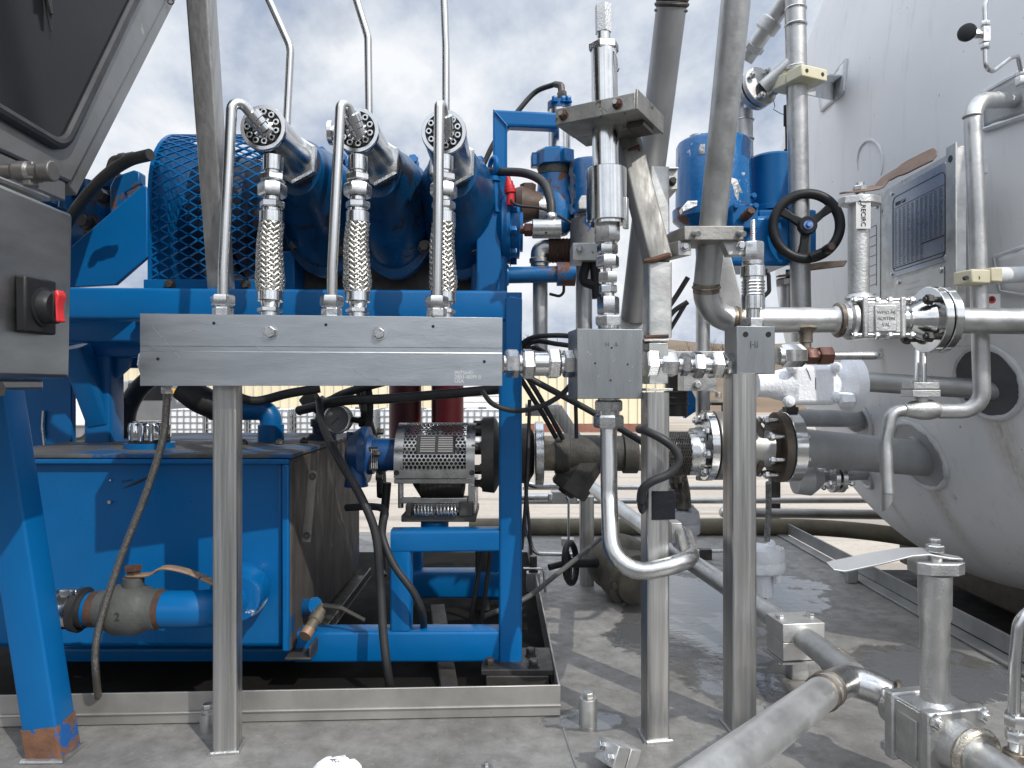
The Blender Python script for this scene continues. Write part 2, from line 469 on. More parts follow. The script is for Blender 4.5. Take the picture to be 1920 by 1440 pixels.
# ------------------------------------------------------------------ the setting's own materials
def ell(t, c, r, rot=0.):
    """1 inside an upright world-space ellipse on the deck, 0 outside, soft between"""
    g = t.nodes.new("ShaderNodeNewGeometry")
    mp = t.nodes.new("ShaderNodeMapping"); mp.vector_type = 'TEXTURE'
    mp.inputs["Location"].default_value = (c[0], c[1], 0); mp.inputs["Rotation"].default_value = (0, 0, rot)
    mp.inputs["Scale"].default_value = (r[0], r[1], 50)
    t.links.new(g.outputs["Position"], mp.inputs[0])
    l = t.nodes.new("ShaderNodeVectorMath"); l.operation = 'LENGTH'
    t.links.new(mp.outputs[0], l.inputs[0])
    return math_(t, 'SUBTRACT', 1.0, l.outputs["Value"])
def deck_mat():
    m, t, b = newmat("stainless_deck_plate")
    n = noise(t, 3.2, 8, .62); n2 = noise(t, 21, 7, .7); n3 = noise(t, 90, 4, .6)
    col = mixc(t, mrange(t, n, .36, .64, 0, 1), (.225, .218, .206), (.335, .327, .312))
    col = mixc(t, mrange(t, n2, .40, .66, 0, .7), col, (.135, .13, .12))
    col = mixc(t, mrange(t, noise(t, 1.6, 6, .7, dist=.6, off=(6, 2, 0)), .50, .66, 0, .55), col, (.125, .12, .112))
    col = mixc(t, mrange(t, n3, .60, .70, 0, .5), col, (.40, .39, .375))
    col = mixc(t, mrange(t, noise(t, 13, 6, .7, off=(4, 1, 0)), .70, .74, 0, .8), col, (.085, .08, .075))
    col = mixc(t, mrange(t, noise(t, 6, 6, .7, off=(9, 3, 0)), .715, .76, 0, .6), col, (.21, .12, .065))
    # three puddles with ragged rims
    w = math_(t, 'MAXIMUM', ell(t, (.50, 1.92), (.20, .62), -.10), math_(t, 'MAXIMUM', ell(t, (.90, 1.52), (.20, .16)), ell(t, (.76, 2.15), (.22, .30))))
    w = math_(t, 'MAXIMUM', w, math_(t, 'MAXIMUM', ell(t, (.33, 1.74), (.10, .13)), ell(t, (.14, 1.31), (.085, .05))))
    w = math_(t, 'ADD', w, math_(t, 'MULTIPLY', math_(t, 'SUBTRACT', noise(t, 7.5, 8, .66, dist=.4), .5), 1.5))
    wet = mrange(t, w, .05, .10, 0, 1)
    film = mrange(t, math_(t, 'ADD', w, math_(t, 'MULTIPLY', math_(t, 'SUBTRACT', noise(t, 11, 6, .65, off=(2, 7, 0)), .5), 1.7)), .20, .30, 0, 1)
    col = mixc(t, wet, col, mixc(t, .62, col, (.028, .026, .022)))
    col = mixc(t, film, col, (.22, .226, .236))
    t.links.new(col, b.inputs["Base Color"])
    rg = mrange(t, n2, .3, .7, .44, .64)
    rg = mixc(t, wet, rg, (.33, .33, .33)); rg = mixc(t, film, rg, (.05, .05, .05))
    t.links.new(rg, b.inputs["Roughness"])
    t.links.new(mrange(t, film, 0, 1, .25, .6), b.inputs['Metallic'])
    rip = mixc(t, film, n2, noise(t, 20, 4, .6, (1, 1.8, 1), dist=.8))
    bumpn(t, b, rip, .30, .003)
    return m
def ground_mat():
    m, t, b = newmat("gravel_yard_ground")
    col = mixc(t, mrange(t, noise(t, .35, 8, .65), .35, .65, 0, 1), (.36, .315, .265), (.46, .41, .35))
    col = mixc(t, mrange(t, noise(t, 1.1, 5, .55, (.10, 1.5, 1), dist=.7), .52, .60, 0, .75), col, (.235, .205, .175))
    col = mixc(t, mrange(t, noise(t, 14, 6, .7), .5, .7, 0, .5), col, (.24, .21, .18))
    t.links.new(col, b.inputs["Base Color"]); b.inputs["Roughness"].default_value = .9
    bumpn(t, b, noise(t, 9, 8, .7), .5, .02)
    return m
TZ, TY, TRAD, TXC, TA = 1.238, 2.20, 1.22, 1.497, .517     # tank: axis height, axis depth, radius, head seam, head depth
def head(y, z):
    """x of the tank's head at (y, z) and its outward normal"""
    q = max(.0001, 1 - ((y - TY) ** 2 + (z - TZ) ** 2) / TRAD ** 2)
    x = TXC - TA * math.sqrt(q)
    n = Vector(((x - TXC) / TA ** 2, (y - TY) / TRAD ** 2, (z - TZ) / TRAD ** 2)).normalized()
    return Vector((x, y, z)), n
def headpx(px, py):
    """the point of the tank's head that the photograph shows at a pixel"""
    d = Vector(((px - 960) / F, 1, (720 - py) / F)); o = Vector((0, 0, CZ)); c = Vector((TXC, TY, TZ))
    sc_ = Vector((1 / TA, 1 / TRAD, 1 / TRAD))
    oo = Vector((a * b for a, b in zip(o - c, sc_))); dd = Vector((a * b for a, b in zip(d, sc_)))
    A, B, C = dd.dot(dd), 2 * oo.dot(dd), oo.dot(oo) - 1
    D = B * B - 4 * A * C
    k = (-B - math.sqrt(max(0, D))) / (2 * A)
    q = o + d * k
    return head(q.y, q.z)
def tank_mat():
    m, t, b = newmat("white_tank_paint")
    col = mixc(t, mrange(t, noise(t, 2.2, 5, .6), .35, .65, 0, 1), (.78, .785, .79), (.71, .715, .725))
    col = mixc(t, mrange(t, noise(t, 5, 7, .65, (6, 6, .5)), .56, .74, 0, .4), col, (.48, .48, .475))
    col = mixc(t, mrange(t, noise(t, 16, 7, .7, (1, 1, .35), off=(3, 3, 1)), .685, .73, 0, .8), col, (.22, .215, .21))
    col = mixc(t, mrange(t, noise(t, 60, 3, .6), .72, .75, 0, .8), col, (.17, .155, .14))
    # rust runs: narrow down-streaks with a start below a nozzle
    g = t.nodes.new("ShaderNodeNewGeometry"); s3 = t.nodes.new("ShaderNodeSeparateXYZ")
    t.links.new(g.outputs["Position"], s3.inputs[0])
    for (px, py, wd, ln) in ((1745, 905, .045, .30), (1870, 790, .05, .38), (1652, 660, .022, .10), (1665, 930, .03, .12)):
        q, _ = headpx(px, py)
        a = math_(t, 'ABSOLUTE', math_(t, 'ADD', math_(t, 'SUBTRACT', s3.outputs[1], q.y), math_(t, 'MULTIPLY', math_(t, 'SUBTRACT', noise(t, 7, 4, .6, (1, 1, .6)), .5), .05)))
        f = math_(t, 'MULTIPLY', mrange(t, a, 0, wd, 1, 0), mrange(t, s3.outputs[2], q.z - ln, q.z, 0, 1))
        f = math_(t, 'MULTIPLY', f, math_(t, 'LESS_THAN', s3.outputs[2], q.z + .01))
        f = math_(t, 'MULTIPLY', f, mrange(t, noise(t, 30, 5, .6, (4, 4, .3)), .3, .62, .25, 1))
        col = mixc(t, math_(t, 'MULTIPLY', f, .7), col, (.30, .215, .12))
    t.links.new(col, b.inputs["Base Color"])
    t.links.new(mrange(t, noise(t, 8, 4), .3, .7, .42, .58), b.inputs["Roughness"])
    bumpn(t, b, noise(t, 55, 4, .6), .06)
    return m
DECK, GROUND, TANKW = deck_mat(), ground_mat(), tank_mat()
WALLY = mk("cream_ribbed_wall", (.74, .67, .49), (.66, .59, .42), .5, (1, 1, 1), 0., .6, .1)
BRICK = mk("red_brick_base", (.27, .12, .085), (.2, .09, .065), 3, (1, 1, 1), 0., .8)
ROOFM = mk("grey_roof_sheet", (.4, .4, .39), None, 2, rough=.6)
TOTEW = mk("white_tote_plastic", (.74, .76, .78), (.66, .68, .70), 3, (1, 1, 1), 0., .5, .1)
CAGE = mk("tote_cage_steel", (.30, .31, .32), None, 5, metal=.6, rough=.5)
HILLM = mk("dry_hillside", (.20, .135, .085), (.135, .10, .066), .25, (1, 1, 1), 0., .95, .02, chip=((.075, .075, .045), .4, .56, .9))
TWIG = mk("bare_twig_bark", (.10, .082, .07), (.14, .12, .10), 4, (1, 1, 1), 0., .9, .05)
VANW = mk("white_vehicle_paint", (.75, .75, .74), (.7, .7, .7), 2, rough=.35)
TRUCKG = mk("grey_vehicle_paint", (.15, .155, .16), (.12, .125, .13), 2, rough=.35)
AMBER = mk("amber_lens", (.75, .38, .03), None, 3, rough=.3)

# ------------------------------------------------------------------ ground, deck, hill
g = MB(); g.add([(-900, -60, -1), (900, -60, -1), (900, 1500, -1), (-900, 1500, -1)], [(0, 1, 2, 3)])
g.add([(-900, -900, -1), (900, -900, -1), (900, -60, -1), (-900, -60, -1)], [(0, 1, 2, 3)])
struct("ground", GROUND, g)
g = MB(); g.add([(-80, -70, -.996), (80, -70, -.996), (80, .9, -.996), (-80, .9, -.996)], [(0, 1, 2, 3)])  # unseen sheet, added to cut bounce light and darken reflections
struct("added_dark_asphalt", mk("added_dark_asphalt", (.055, .054, .052), (.085, .083, .08), 1.2, rough=.9, rv=.05, bump=.4, bs=60), g)
d = MB(); d.ob((-3.4, .62, -.05), (4.52, 0, 0), (0, 2.36, 0), (0, 0, .05))
struct("deck_floor", DECK, d, bev=.003)
w = MB(); w.tube([PZ(1056, 1366), PZ(1066, 1400), PZ(1083, 1445), PZ(1100, 1520)], .0022, 6)
struct("deck_floor_seam", CAST, w)
h = MB()
NX, NY = 60, 14
pts = []
for j in range(NY):
    for i in range(NX):
        x = -60 + 190 * i / (NX - 1); y = 40 + 150 * j / (NY - 1)
        f = min(1, j / 6) ** .8
        z = -1.05 + f * (5.6 + 1.2 * math.sin(x * .05 + 1) + .7 * math.sin(x * .17 + j)) * max(0., min(1., (x + 5) / 22)) + f * 1.9
        pts.append((x, y, z))
h.add(pts, [(j * NX + i, j * NX + i + 1, (j + 1) * NX + i + 1, (j + 1) * NX + i) for j in range(NY - 1) for i in range(NX - 1)])
struct("hill", HILLM, h, sharp=180)

# unseen dark ridge added behind and beside the viewer to darken metal reflections
h = MB(); rr = random.Random(12); NA, NR = 90, 7; pts = []
for j in range(NR):
    for i in range(NA):
        an = R(150 + 240 * i / (NA - 1)); rad = 70 + 16 * j
        top = (15 + 4 * math.sin(i * .31) + 3 * math.sin(i * .77 + 1)) * min(1., j / 4) ** .7 * min(1., i / 8., (NA - 1 - i) / 8.)
        pts.append((rad * math.cos(an), rad * math.sin(an), -1.05 + top + (rr.uniform(-1.1, 1.1) if 0 < j else 0)))
h.add(pts, [(j * NA + i, j * NA + i + 1, (j + 1) * NA + i + 1, (j + 1) * NA + i) for j in range(NR - 1) for i in range(NA - 1)])
struct("added_dark_ridge", mk("ridge_reflection_dark", (.07, .058, .047), (.045, .042, .032), .3, rough=.95, rv=.03), h, sharp=180)

def bare_tree(x, y, z0, hgt, label, seed):
    rd = random.Random(seed)
    t = T("bare_tree", label, "tree", (x, y, z0), "leafless trees on the far hillside")
    tr, cr = MB(), MB()
    def grow(p, d, L, r, lev):
        q = p + d * L
        mid = p.lerp(q, .5) + V(rd.uniform(-1, 1), rd.uniform(-1, 1), 0) * L * .06
        (tr if lev < 2 else cr).tube([p, mid, q], [r, r * .8, r * .6], 5 if lev < 2 else 3)
        if lev < 5:
            for k in range(rd.choice((2, 3, 3)) if lev else 5):
                nd = (d + V(rd.uniform(-1, 1), rd.uniform(-1, 1), rd.uniform(-.25, .7)) * .75).normalized()
                grow(p.lerp(q, rd.uniform(.55, 1)), nd, L * rd.uniform(.58, .78), r * .58, lev + 1)
    grow(V(x, y, z0), Z, hgt * .30, hgt * .022, 0)
    t.p("trunk", TWIG, tr); t.p("crown", TWIG, cr)
for i, (px, top, yy, lb) in enumerate(((1275, 655, 52, "small bare tree, leftmost of those seen right of the second stainless post"),
                                       (1302, 640, 50, "bare brown tree rising left of the thick vertical pipe on the horizon"),
                                       (1352, 632, 54, "tallest bare tree on the horizon beside the black hose by the elbow"),
                                       (1330, 646, 47, "bare tree just right of the thick vertical pipe on the horizon"),
                                       (992, 598, 50, "thin bare tree behind the grey pipe right of the blue frame"),
                                       (1046, 636, 53, "faint bare tree over the building roof between two grey pipes"))):
    top_ = P(px, top, yy); zz = .9 if px > 1200 else -1.0
    bare_tree(top_.x, yy, zz, top_.z - zz + 1.2, lb, 20 + i)

# ------------------------------------------------------------------ ribbed building, far behind
by = 24.0
t = T("metal_building", "long cream building of ribbed metal sheet beyond the yard", "building", (-8, by, -1))
wl_ = MB(); x0, x1 = -24.0, 5.25; zb, zt = -.72, 1.62
n = int((x1 - x0) / .3); sec = []
for i in range(n):
    x = x0 + (x1 - x0) * i / n; q = (x1 - x0) / n
    sec += [(x, by), (x + q * .62, by), (x + q * .70, by - .05), (x + q * .92, by - .05)]
sec += [(x1, by), (x1, by + 9), (x0, by + 9)]
wl_.prism([(x, y, zb) for x, y in sec], (0, 0, zt - zb))
t.p("wall", WALLY, wl_)
m_ = MB(); m_.ob((x0, by - .03, -1), (x1 - x0, 0, 0), (0, .2, 0), (0, 0, .278)); t.p("brick_base", BRICK, m_)
m_ = MB(); m_.prism([(x0 - .2, by - .3, zt + .004), (x0 - .2, by - .3, zt + .12), (x0 - .2, by + 4.5, zt + .5), (x0 - .2, by + 9.3, zt + .12), (x0 - .2, by + 9.3, zt + .004)], (x1 - x0 + .4, 0, 0)); t.p("roof", ROOFM, m_)
m_ = MB(); m_.ob((1.85, by - .12, zb), (.1, 0, 0), (0, .06, 0), (0, 0, zt - zb - .02)); t.p("downpipe", VANW, m_)
m_ = MB(); m_.ob((-2.3, by - .09, -.72), (2.2, 0, 0), (0, .08, 0), (0, 0, 2.0)); dr = t.p("roller_door", VANW, m_)
m_ = MB()
for k in range(9): m_.ob((-2.3, by - .1, -.6 + k * .2), (2.2, 0, 0), (0, .008, 0), (0, 0, .02))
t.p("door_rib", ROOFM, m_, parent=dr)

# ------------------------------------------------------------------ caged totes in the yard
def tote(loc):
    t = T("caged_tote", "x", "tote", loc, "white caged totes standing in the yard")
    a = MB(); L = Vector(loc)
    a.box(L + V(0, 0, .58), .95, .95, .82); t.p("bottle", TOTEW, a, bev=.06)
    c = MB()
    for k in range(6):
        z = .2 + k * .155
        for s in (-1, 1):
            c.box(L + V(0, s * .49, z), 1.0, .022, .022); c.box(L + V(s * .49, 0, z), .022, 1.0, .022)
    for k in range(7):
        u = -.49 + k * .98 / 6
        for s in (-1, 1):
            c.box(L + V(u, s * .505, .59), .022, .02, .82); c.box(L + V(s * .505, u, .59), .02, .022, .82)
    t.p("cage", CAGE, c)
    q = MB()
    for k in (-.4, 0, .4): q.box(L + V(k, 0, .06), .12, 1.0, .12)
    q.box(L + V(0, 0, .15), 1.0, 1.0, .05); t.p("pallet", CAGE, q)
    q = MB(); q.cyl(L + V(0, 0, .99), L + V(0, 0, 1.04), .1); t.p("lid", TRUCKG, q)
    return t.o
t0 = tote((P(362, 800, 18).x, 18, -1))
labs = ["white caged tote left of the stainless post that carries the bar, beside the grey pickup", "white caged tote mostly hidden by the stainless post under the bar",
        "white caged tote just right of the stainless post under the bar", "white caged tote behind the blue pipe elbow on the tank",
        "white caged tote right of the blue pipe elbow", "white caged tote seen behind the pressure gauge", "white caged tote left of the dark red cylinders",
        "white caged tote seen between the two dark red cylinders"]
t0["label"] = labs[0]
for k, px in enumerate((440, 520, 598, 676, 752, 830, 905)):
    dup(t0, (P(px, 800, 18).x, 18 + random.uniform(-.2, .2), -1), labs[k + 1])

# ------------------------------------------------------------------ vehicles in the yard
def wheel(t, c, r):
    a = MB(); a.lathe(c - Y_ * .1, Y_, [(0, r * .75), (.02, r * .95), (.05, r), (.15, r), (.18, r * .95), (.2, r * .75)], 24); w_ = t.p("wheel", RUBBER, a)
    a = MB(); a.cyl(c - Y_ * .115, c - Y_ * .1, r * .55); t.p("rim", CAGE, a, parent=w_)
vx, vy = P(335, 0, 21).x, 21.0
t = T("parked_pickup", "dark grey pickup parked in the yard behind the braided thin hose", "pickup", (vx, vy, -1))
a = MB(); a.prism([V(vx - 1.35, vy - .9, z) + V(x, 0, 0) for x, z in ((-1.2, -.55), (-1.2, .05), (-.15, .1), (.25, .72), (1.5, .76), (1.75, .12), (2.9, .1), (2.9, -.55))], (0, 1.8, 0)); t.p("body", TRUCKG, a, bev=.06)
a = MB(); a.prism([V(vx - 1.35, vy - .915, z) + V(x, 0, 0) for x, z in ((.1, .16), (.38, .64), (1.42, .67), (1.58, .16))], (0, .012, 0)); t.p("window", GLASS, a)
a = MB(); a.box(V(vx + .3, vy - .95, .42), .42, .06, .14); t.p("marker_light", AMBER, a)
for s in (-1.75, .85): wheel(t, V(vx + s, vy - .85, -.62), .38)
vx = P(120, 0, 19).x; vy = 19.
t = T("box_truck", "white box truck with grey upper band parked beyond the blue panel", "truck", (vx, vy, -1))
a = MB(); a.ob((vx - 3.5, vy, -.5), (4.7, 0, 0), (0, 2.2, 0), (0, 0, .72)); t.p("body", VANW, a, bev=.04)
a = MB(); a.ob((vx - 3.48, vy + .02, .225), (4.6, 0, 0), (0, 2.1, 0), (0, 0, .5)); t.p("upper_band", ROOFM, a, bev=.05)
a = MB(); a.box((vx + .72, vy - .02, .32), .30, .05, .13); t.p("marker_light", AMBER, a)
for s in (-2.6, .3): wheel(t, V(vx + s, vy + .2, -.6), .4)

# ------------------------------------------------------------------ the white cryogenic tank
C0 = Vector((TXC, TY, TZ))
t = T("storage_tank", "huge white insulated tank whose domed end faces the pump skid", "tank", (TXC, TY, TZ - TRAD))
a = MB(); prof = []
for i in range(41):
    th = max(.004, math.pi / 2 * i / 40); prof.append((TA - TA * math.cos(th), TRAD * math.sin(th)))
prof += [(TA + .5, TRAD), (TA + 6.5, TRAD), (TA + 6.9, TRAD * .7), (TA + 7.05, .02)]
a.lathe(C0 - X * TA, X, prof, 128)
shell = t.p("shell", TANKW, a, sharp=40)
def pad(px, py, r, name, mat, th=.006, weld=True, rough=.0014, seed=1, weldmat=None):
    """a round welded reinforcement with a lumpy weld bead, lying on the head"""
    q, nn = headpx(px, py); u, v, _ = basis(nn)
    rd = random.Random(seed)
    def on(rr, aa, lift):
        p_ = q + u * rr * math.cos(aa) + v * rr * math.sin(aa)
        c_, n_ = head(p_.y, p_.z); return c_ + n_ * lift
    rs = []
    for rr, l in ((r, -.004), (r, th), (r * .72, th), (r * .4, th), (r * .05, th)):
        rs.append([on(rr, 2 * math.pi * k / 40, l) for k in range(40)])
    m1 = MB(); m1.rings(rs); o = t.p(name, mat, m1)
    if weld:
        m2 = MB(); rs = []
        for k in range(72):
            aa = 2 * math.pi * k / 72; c = on(r, aa, th * .4); rr = .008 + (math.sin(k * .9 + seed) * .5 + rd.uniform(-.5, .5)) * rough
            e = (c - q).normalized()
            rs.append([c + (e * math.cos(2*math.pi*j/8) + nn * math.sin(2*math.pi*j/8)) * rr for j in range(8)])
        m2.rings(rs, closed=True); t.p("weld_bead", weldmat or WHITEP, m2, parent=o)
    return q, nn, o
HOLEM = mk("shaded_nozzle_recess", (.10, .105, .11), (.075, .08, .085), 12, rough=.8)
nzl = pad(1851, 716, S(66, 1.75), "nozzle_collar", HOLEM, seed=2)
nz2 = pad(1722, 853, S(72, 1.8), "nozzle_collar", PAD, seed=3, rough=.0028)
nz3 = pad(1612, 786, S(44, 1.95), "nozzle_collar", PAD, seed=4)
nz4 = pad(1618, 888, S(32, 2.0), "nozzle_collar", PAD, seed=5)
# welded rectangular pads and a weld scar
def quadpad(pxs, name, mat, lift=.008, bead=True):
    pp = [headpx(*p_) for p_ in pxs]
    m1 = MB(); N = 6; vs = []
    for i in range(N + 1):
        for j in range(N + 1):
            f, g_ = i / N, j / N
            q = (pp[0][0] * (1-f) + pp[1][0] * f) * (1-g_) + (pp[3][0] * (1-f) + pp[2][0] * f) * g_
            c, n_ = head(q.y, q.z); vs.append(c + n_ * lift)
    m1.add(vs, [(i*(N+1)+j, i*(N+1)+j+1, (i+1)*(N+1)+j+1, (i+1)*(N+1)+j) for i in range(N) for j in range(N)])
    o = t.p(name, mat, m1)
    so = o.modifiers.new("thick", 'SOLIDIFY'); so.thickness = lift + .004; so.offset = -1
    if bead:
        m2 = MB()
        for a_, b_ in ((0, 1), (1, 2), (2, 3), (3, 0)):
            ps = []
            for k in range(9):
                q = pp[a_][0].lerp(pp[b_][0], k / 8); c, n_ = head(q.y, q.z); ps.append(c + n_ * .004)
            m2.tube(ps, [.006 + random.uniform(-.0012, .0012) for _ in ps], 7)
        t.p("weld_bead", WHITEP, m2, parent=o)
    return o
quadpad([(1540, 182), (1589, 112), (1584, 172), (1543, 208)], "bracket_pad", TANKW)
quadpad([(1843, 178), (1930, 130), (1935, 215), (1848, 243)], "bracket_pad", PAD)
quadpad([(1868, 482), (1960, 452), (1975, 560), (1880, 545)], "bracket_pad", TANKW)
m2 = MB(); ps = []
for k in range(19):
    aa = R(200 - k * 13); c, n_ = headpx(1632 + 24 * math.cos(aa), 305 - 42 * math.sin(aa)); ps.append(c + n_ * .001)
m2.tube(ps, [.001 + .0035 * math.sin(math.pi * k / 18) for k in range(19)], 7); t.p("weld_scar", WHITEP, m2)
TANK = t
# cradle below the tank and the trailer frame beyond the deck
a = MB(); a.box((2.5, 2.1, -.045), 1.9, 1.5, .10)
solo("tank_cradle", DARKM, a, "flaky dark cradle band under the belly of the white tank", "cradle", bev=.01)
a = MB(); a.ob((1.26, 1.02, -.62), (3.0, 0, 0), (0, .10, 0), (0, 0, .26)); a.ob((1.26, 2.72, -.62), (3.0, 0, 0), (0, .1, 0), (0, 0, .26)); a.ob((1.26, 1.0, -.8), (.1, 0, 0), (0, 1.9, 0), (0, 0, .17))
a.ob((1.14, .85, -.20), (3.2, 0, 0), (0, 2.1, 0), (0, 0, .05))  # added sheet, near-black to stand for the shaded void under the tank
solo("trailer_chassis", mk("chassis_shade_black", (.016, .016, .017), (.028, .026, .024), 8, rough=.7, spec=.3), a, "chassis beams and added sheet, coloured black for shade, in the gap between deck and tank", "chassis", bev=.006)
a = MB(); rl0, rl1 = PZ(1462, 1042), V(1.185, 1.0, 0)
a.prism([V(1.122, 2.97, .009), V(1.128, 2.97, .009), V(1.128, 2.97, .052), V(1.122, 2.97, .052)], V(.0, -2.3, 0))
a.ob(V(1.08, 2.97, .0015), V(.041, 0, 0), V(0, -2.3, 0), V(0, 0, .006))
solo("deck_rail", PIPED, a, "low steel angle rail along the deck edge beside the tank", "rail", bev=.001)
a = MB(); q = PZ(1596, 1092); a.box(q + V(0, 0, .035), .03, .03, .07); solo("rail_stub", PIPED, a, "short square steel stub standing inside the deck rail", "stub", q, bev=.003)
# ================================================================== left: cab, switch box, leg
XF = -.755
def cabp(px, py):
    y = XF * F / (px - 960); return V(XF, y, CZ + (720 - py) / F * y)
t = T("operator_cab", "weathered grey cab with a dark tinted window above the pump skid", "cab", V(-1.1, 1.1, .95))
y0, y1 = .35, 1.218
zb = .965
o_ = [V(XF, y0, zb), V(XF, y1, zb), V(XF, y1 + .42, zb + .62), V(XF, y1 + .80, zb + 1.18), V(XF, y0, zb + 1.18)]
a = MB(); a.prism(o_, (-.8, 0, 0)); t.p("shell", GREYP, a, bev=.004)
a = MB(); e0, e1 = o_[1], o_[3]; dd = (e1 - e0).normalized(); nn = V(0, dd.z, -dd.y)
a.ob(e0 + V(-.006, 0, 0) + nn * .001, dd * 1.2, nn * .028, V(-.79, 0, 0)); t.p("edge_flange", GREYP, a, bev=.002)
a = MB(); a.ob(V(XF - .79, y0, zb - .034), V(.786, 0, 0), V(0, y1 - y0 - .01, 0), V(0, 0, .032)); t.p("base_flange", GREYP, a, bev=.002)
win = [cabp(-40, 188), cabp(112, 277), cabp(244, 12), cabp(330, -260), V(XF, .75, 1.75), V(XF, .7, 1.2)]
win[4].z = 1.72; win[3] = V(XF, 1.62, 1.72); win[2] = cabp(236, 20)
fr = fillet([win[5].lerp(win[0], .5)] + win[:4] + [win[4], win[5], win[5].lerp(win[0], .49)], .05, 6)
a = MB(); a.prism([p_ + X * .002 for p_ in fr], (.003, 0, 0)); gl = t.p("window_pane", GLASS, a, bev=0)
a = MB(); a.tube([p_ + X * .004 for p_ in fr] + [fr[0] + X * .004], .0105, 10); t.p("window_seal", RUBBER, a)
a = MB(); b0, b1 = cabp(72, -40) + X * .012, cabp(82, 58) + X * .012
a.tube([b0, b0.lerp(b1, .6), b1], [.006, .005, .002], 8); a.tube([b0 + V(0, -.01, 0), b1.lerp(b0, .3) + V(0.006, -.004, 0)], .003, 6); t.p("wiper", RUBBER, a)
a = MB(); q = o_[3].lerp(o_[1], .47) + V(-.01, .03, 0); q = P(320, 3, 1.56); a.torus(q, V(.3, -1, .1), .006, .0018, 18, 6); t.p("lifting_ring", RUBBER, a)

XB = -.622
def boxp(px, py):
    y = XB * F / (px - 960); return V(XB, y, CZ + (720 - py) / F * y)
t = T("switch_box", "brushed steel control box with a red handled rotary switch", "control box", V(-.78, .85, .63))
a = MB(); sec = [(.55, .629), (1.0, .6275), (1.008, .861), (.55, .872)]
a.prism([V(XB, y, z) for y, z in sec], (-.3, 0, 0)); bx = t.p("enclosure", BOXS, a, bev=.006)
a = MB(); a.ob(V(XB - .30, .56, .612), V(.29, 0, 0), V(0, .40, 0), V(0, 0, .014)); t.p("mounting_flange", BOXS, a, bev=.004)
a = MB(); a.ob(V(XB - .29, .8, .8735), V(.27, 0, 0), V(0, .19, 0), V(0, 0, .008)); t.p("lid_strip", BOXS, a, bev=.003)
a = MB(); a.ob(V(XB + .0005, .888, .685), V(.0135, 0, 0), V(0, .061, 0), V(0, 0, .072)); sb = t.p("switch_base", BLACK, a, bev=.003)
kc = V(XB + .0142, .922, .7197)
a = MB(); a.lathe(kc, X, [(0, .0255), (.002, .0255), (.003, .022), (.012, .0205), (.015, .018)], 28); kn = t.p("switch_knob", BLACK, a)
a = MB(); a.box(kc + X * .0145, .014, .0145, .043, ax=(X, Y_, Z)); t.p("knob_grip", BLACK, a, bev=.005)
a = MB(); a.prism([kc + V(.0195, -.0085, z_ * .66) + X * dx_ * .6 for z_, dx_ in ((-.03, 0), (-.03, .008), (-.012, .004), (.004, .004), (.022, .010), (.034, .004), (.030, -.003))], (0, .017, 0)); t.p("red_cap", REDM, a, parent=kn, bev=.003)
a = MB(); a.bolt(boxp(8, 712) + V(-.02, 0, -.012), X, .017, .014); t.p("bolt", DARKM, a)
a = MB(); a.lathe(P(-40, 321, .99), X, [(0, .011), (.05, .011), (.052, .014), (.07, .014), (.072, .011), (.085, .011), (.087, .0145), (.105, .0145)], 12)
a.box(P(57, 323, .995), .022, .024, .024); a.cyl(P(57, 330, .995), P(57, 350, .995), .011, n=6)
solo("hydraulic_fitting", mk("dull_zinc", (.22, .215, .205), (.15, .145, .14), 20, metal=.8, rough=.5), a, "dull grey hydraulic fitting above the switch box", "fitting", bev=.0015)

t = T("leaning_strut", "leaning blue square leg with a rusted foot", "leg", PZ(88, 1410))
ft = V(-.768, 1.19, 0)
a = MB(); hd = V(-.842, 1.15, .66)
a.bar(ft + V(0, 0, .004), hd, .058, .052, up=V(0, 1, 0), r=.005); LEGM = mk("strut_blue_paint", (.001, .113, .325), (.001, .098, .28), 5, rough=.34, rv=.08, bump=.15, bs=50, spec=.32, chip2=((.45, .5, .56), 60, .75, .5))
t.p("tube", LEGM, a)
a = MB(); a.bar(ft + V(0, 0, .0005), ft.lerp(hd, .088), .0615, .0555, up=V(0, 1, 0), r=.005)
t.p("rusted_foot", mk("flaking_rust", (.19, .09, .05), (.10, .05, .03), 24, rough=.85, bump=1.0, bs=60, chip=((.005, .09, .3), 20, .56, .5)), a)
a = MB(); a.tube([ft + V(-.033, -.03, .003), ft + V(.033, -.03, .003), ft + V(.034, .03, .003)], .005, 8); t.p("weld", CAST, a)

# ================================================================== the long manifold bar and its posts
U7 = V(.9923, .1240, 0); V7 = V(-.1240, .9923, 0)
ML, MR = V(-.597, 1.140, 0), V(-.0165, 1.2126, 0)
zt_, zb_ = .7333, .6170
def post(label, px, ytop, base_y, w, mat=STEEL, name="square_post"):
    Yb = base_y
    c = P(px, 720, Yb) + V7 * w / 2; c.z = 0
    t = T(name, label, "post", c)
    a = MB(); ztop = CZ + (720 - ytop) / F * Yb
    a.bar(V(c.x, c.y, .002), V(c.x, c.y, ztop), w, w, up=V7, r=.0045, k=4); t.p("tube", mat, a)
    a = MB(); hw = w / 2 + .002
    a.tube([c + U7 * i * hw + V7 * j * hw + Z * .002 for i, j in ((-1, -1), (1, -1), (1, 1), (-1, 1), (-1, -1))], .004, 7); t.p("weld", CAST, a)
    return t
post("stainless square post under the long manifold bar", 421, 722, 1.19, .0400)
post("stainless square post behind the bent tube, wrapped with black tape", 1235, 736, 1.228, .0405)
post("stainless square post below the small block stamped Hi", 1397, 701, 1.262, .0455)
a = MB(); a.box(P(1238, 742, 1.245), .05, .05, .004, .124)
t = T("manifold_bar", "long machined steel manifold bar with etched part numbers", "manifold", V(-.3, 1.2, .617))
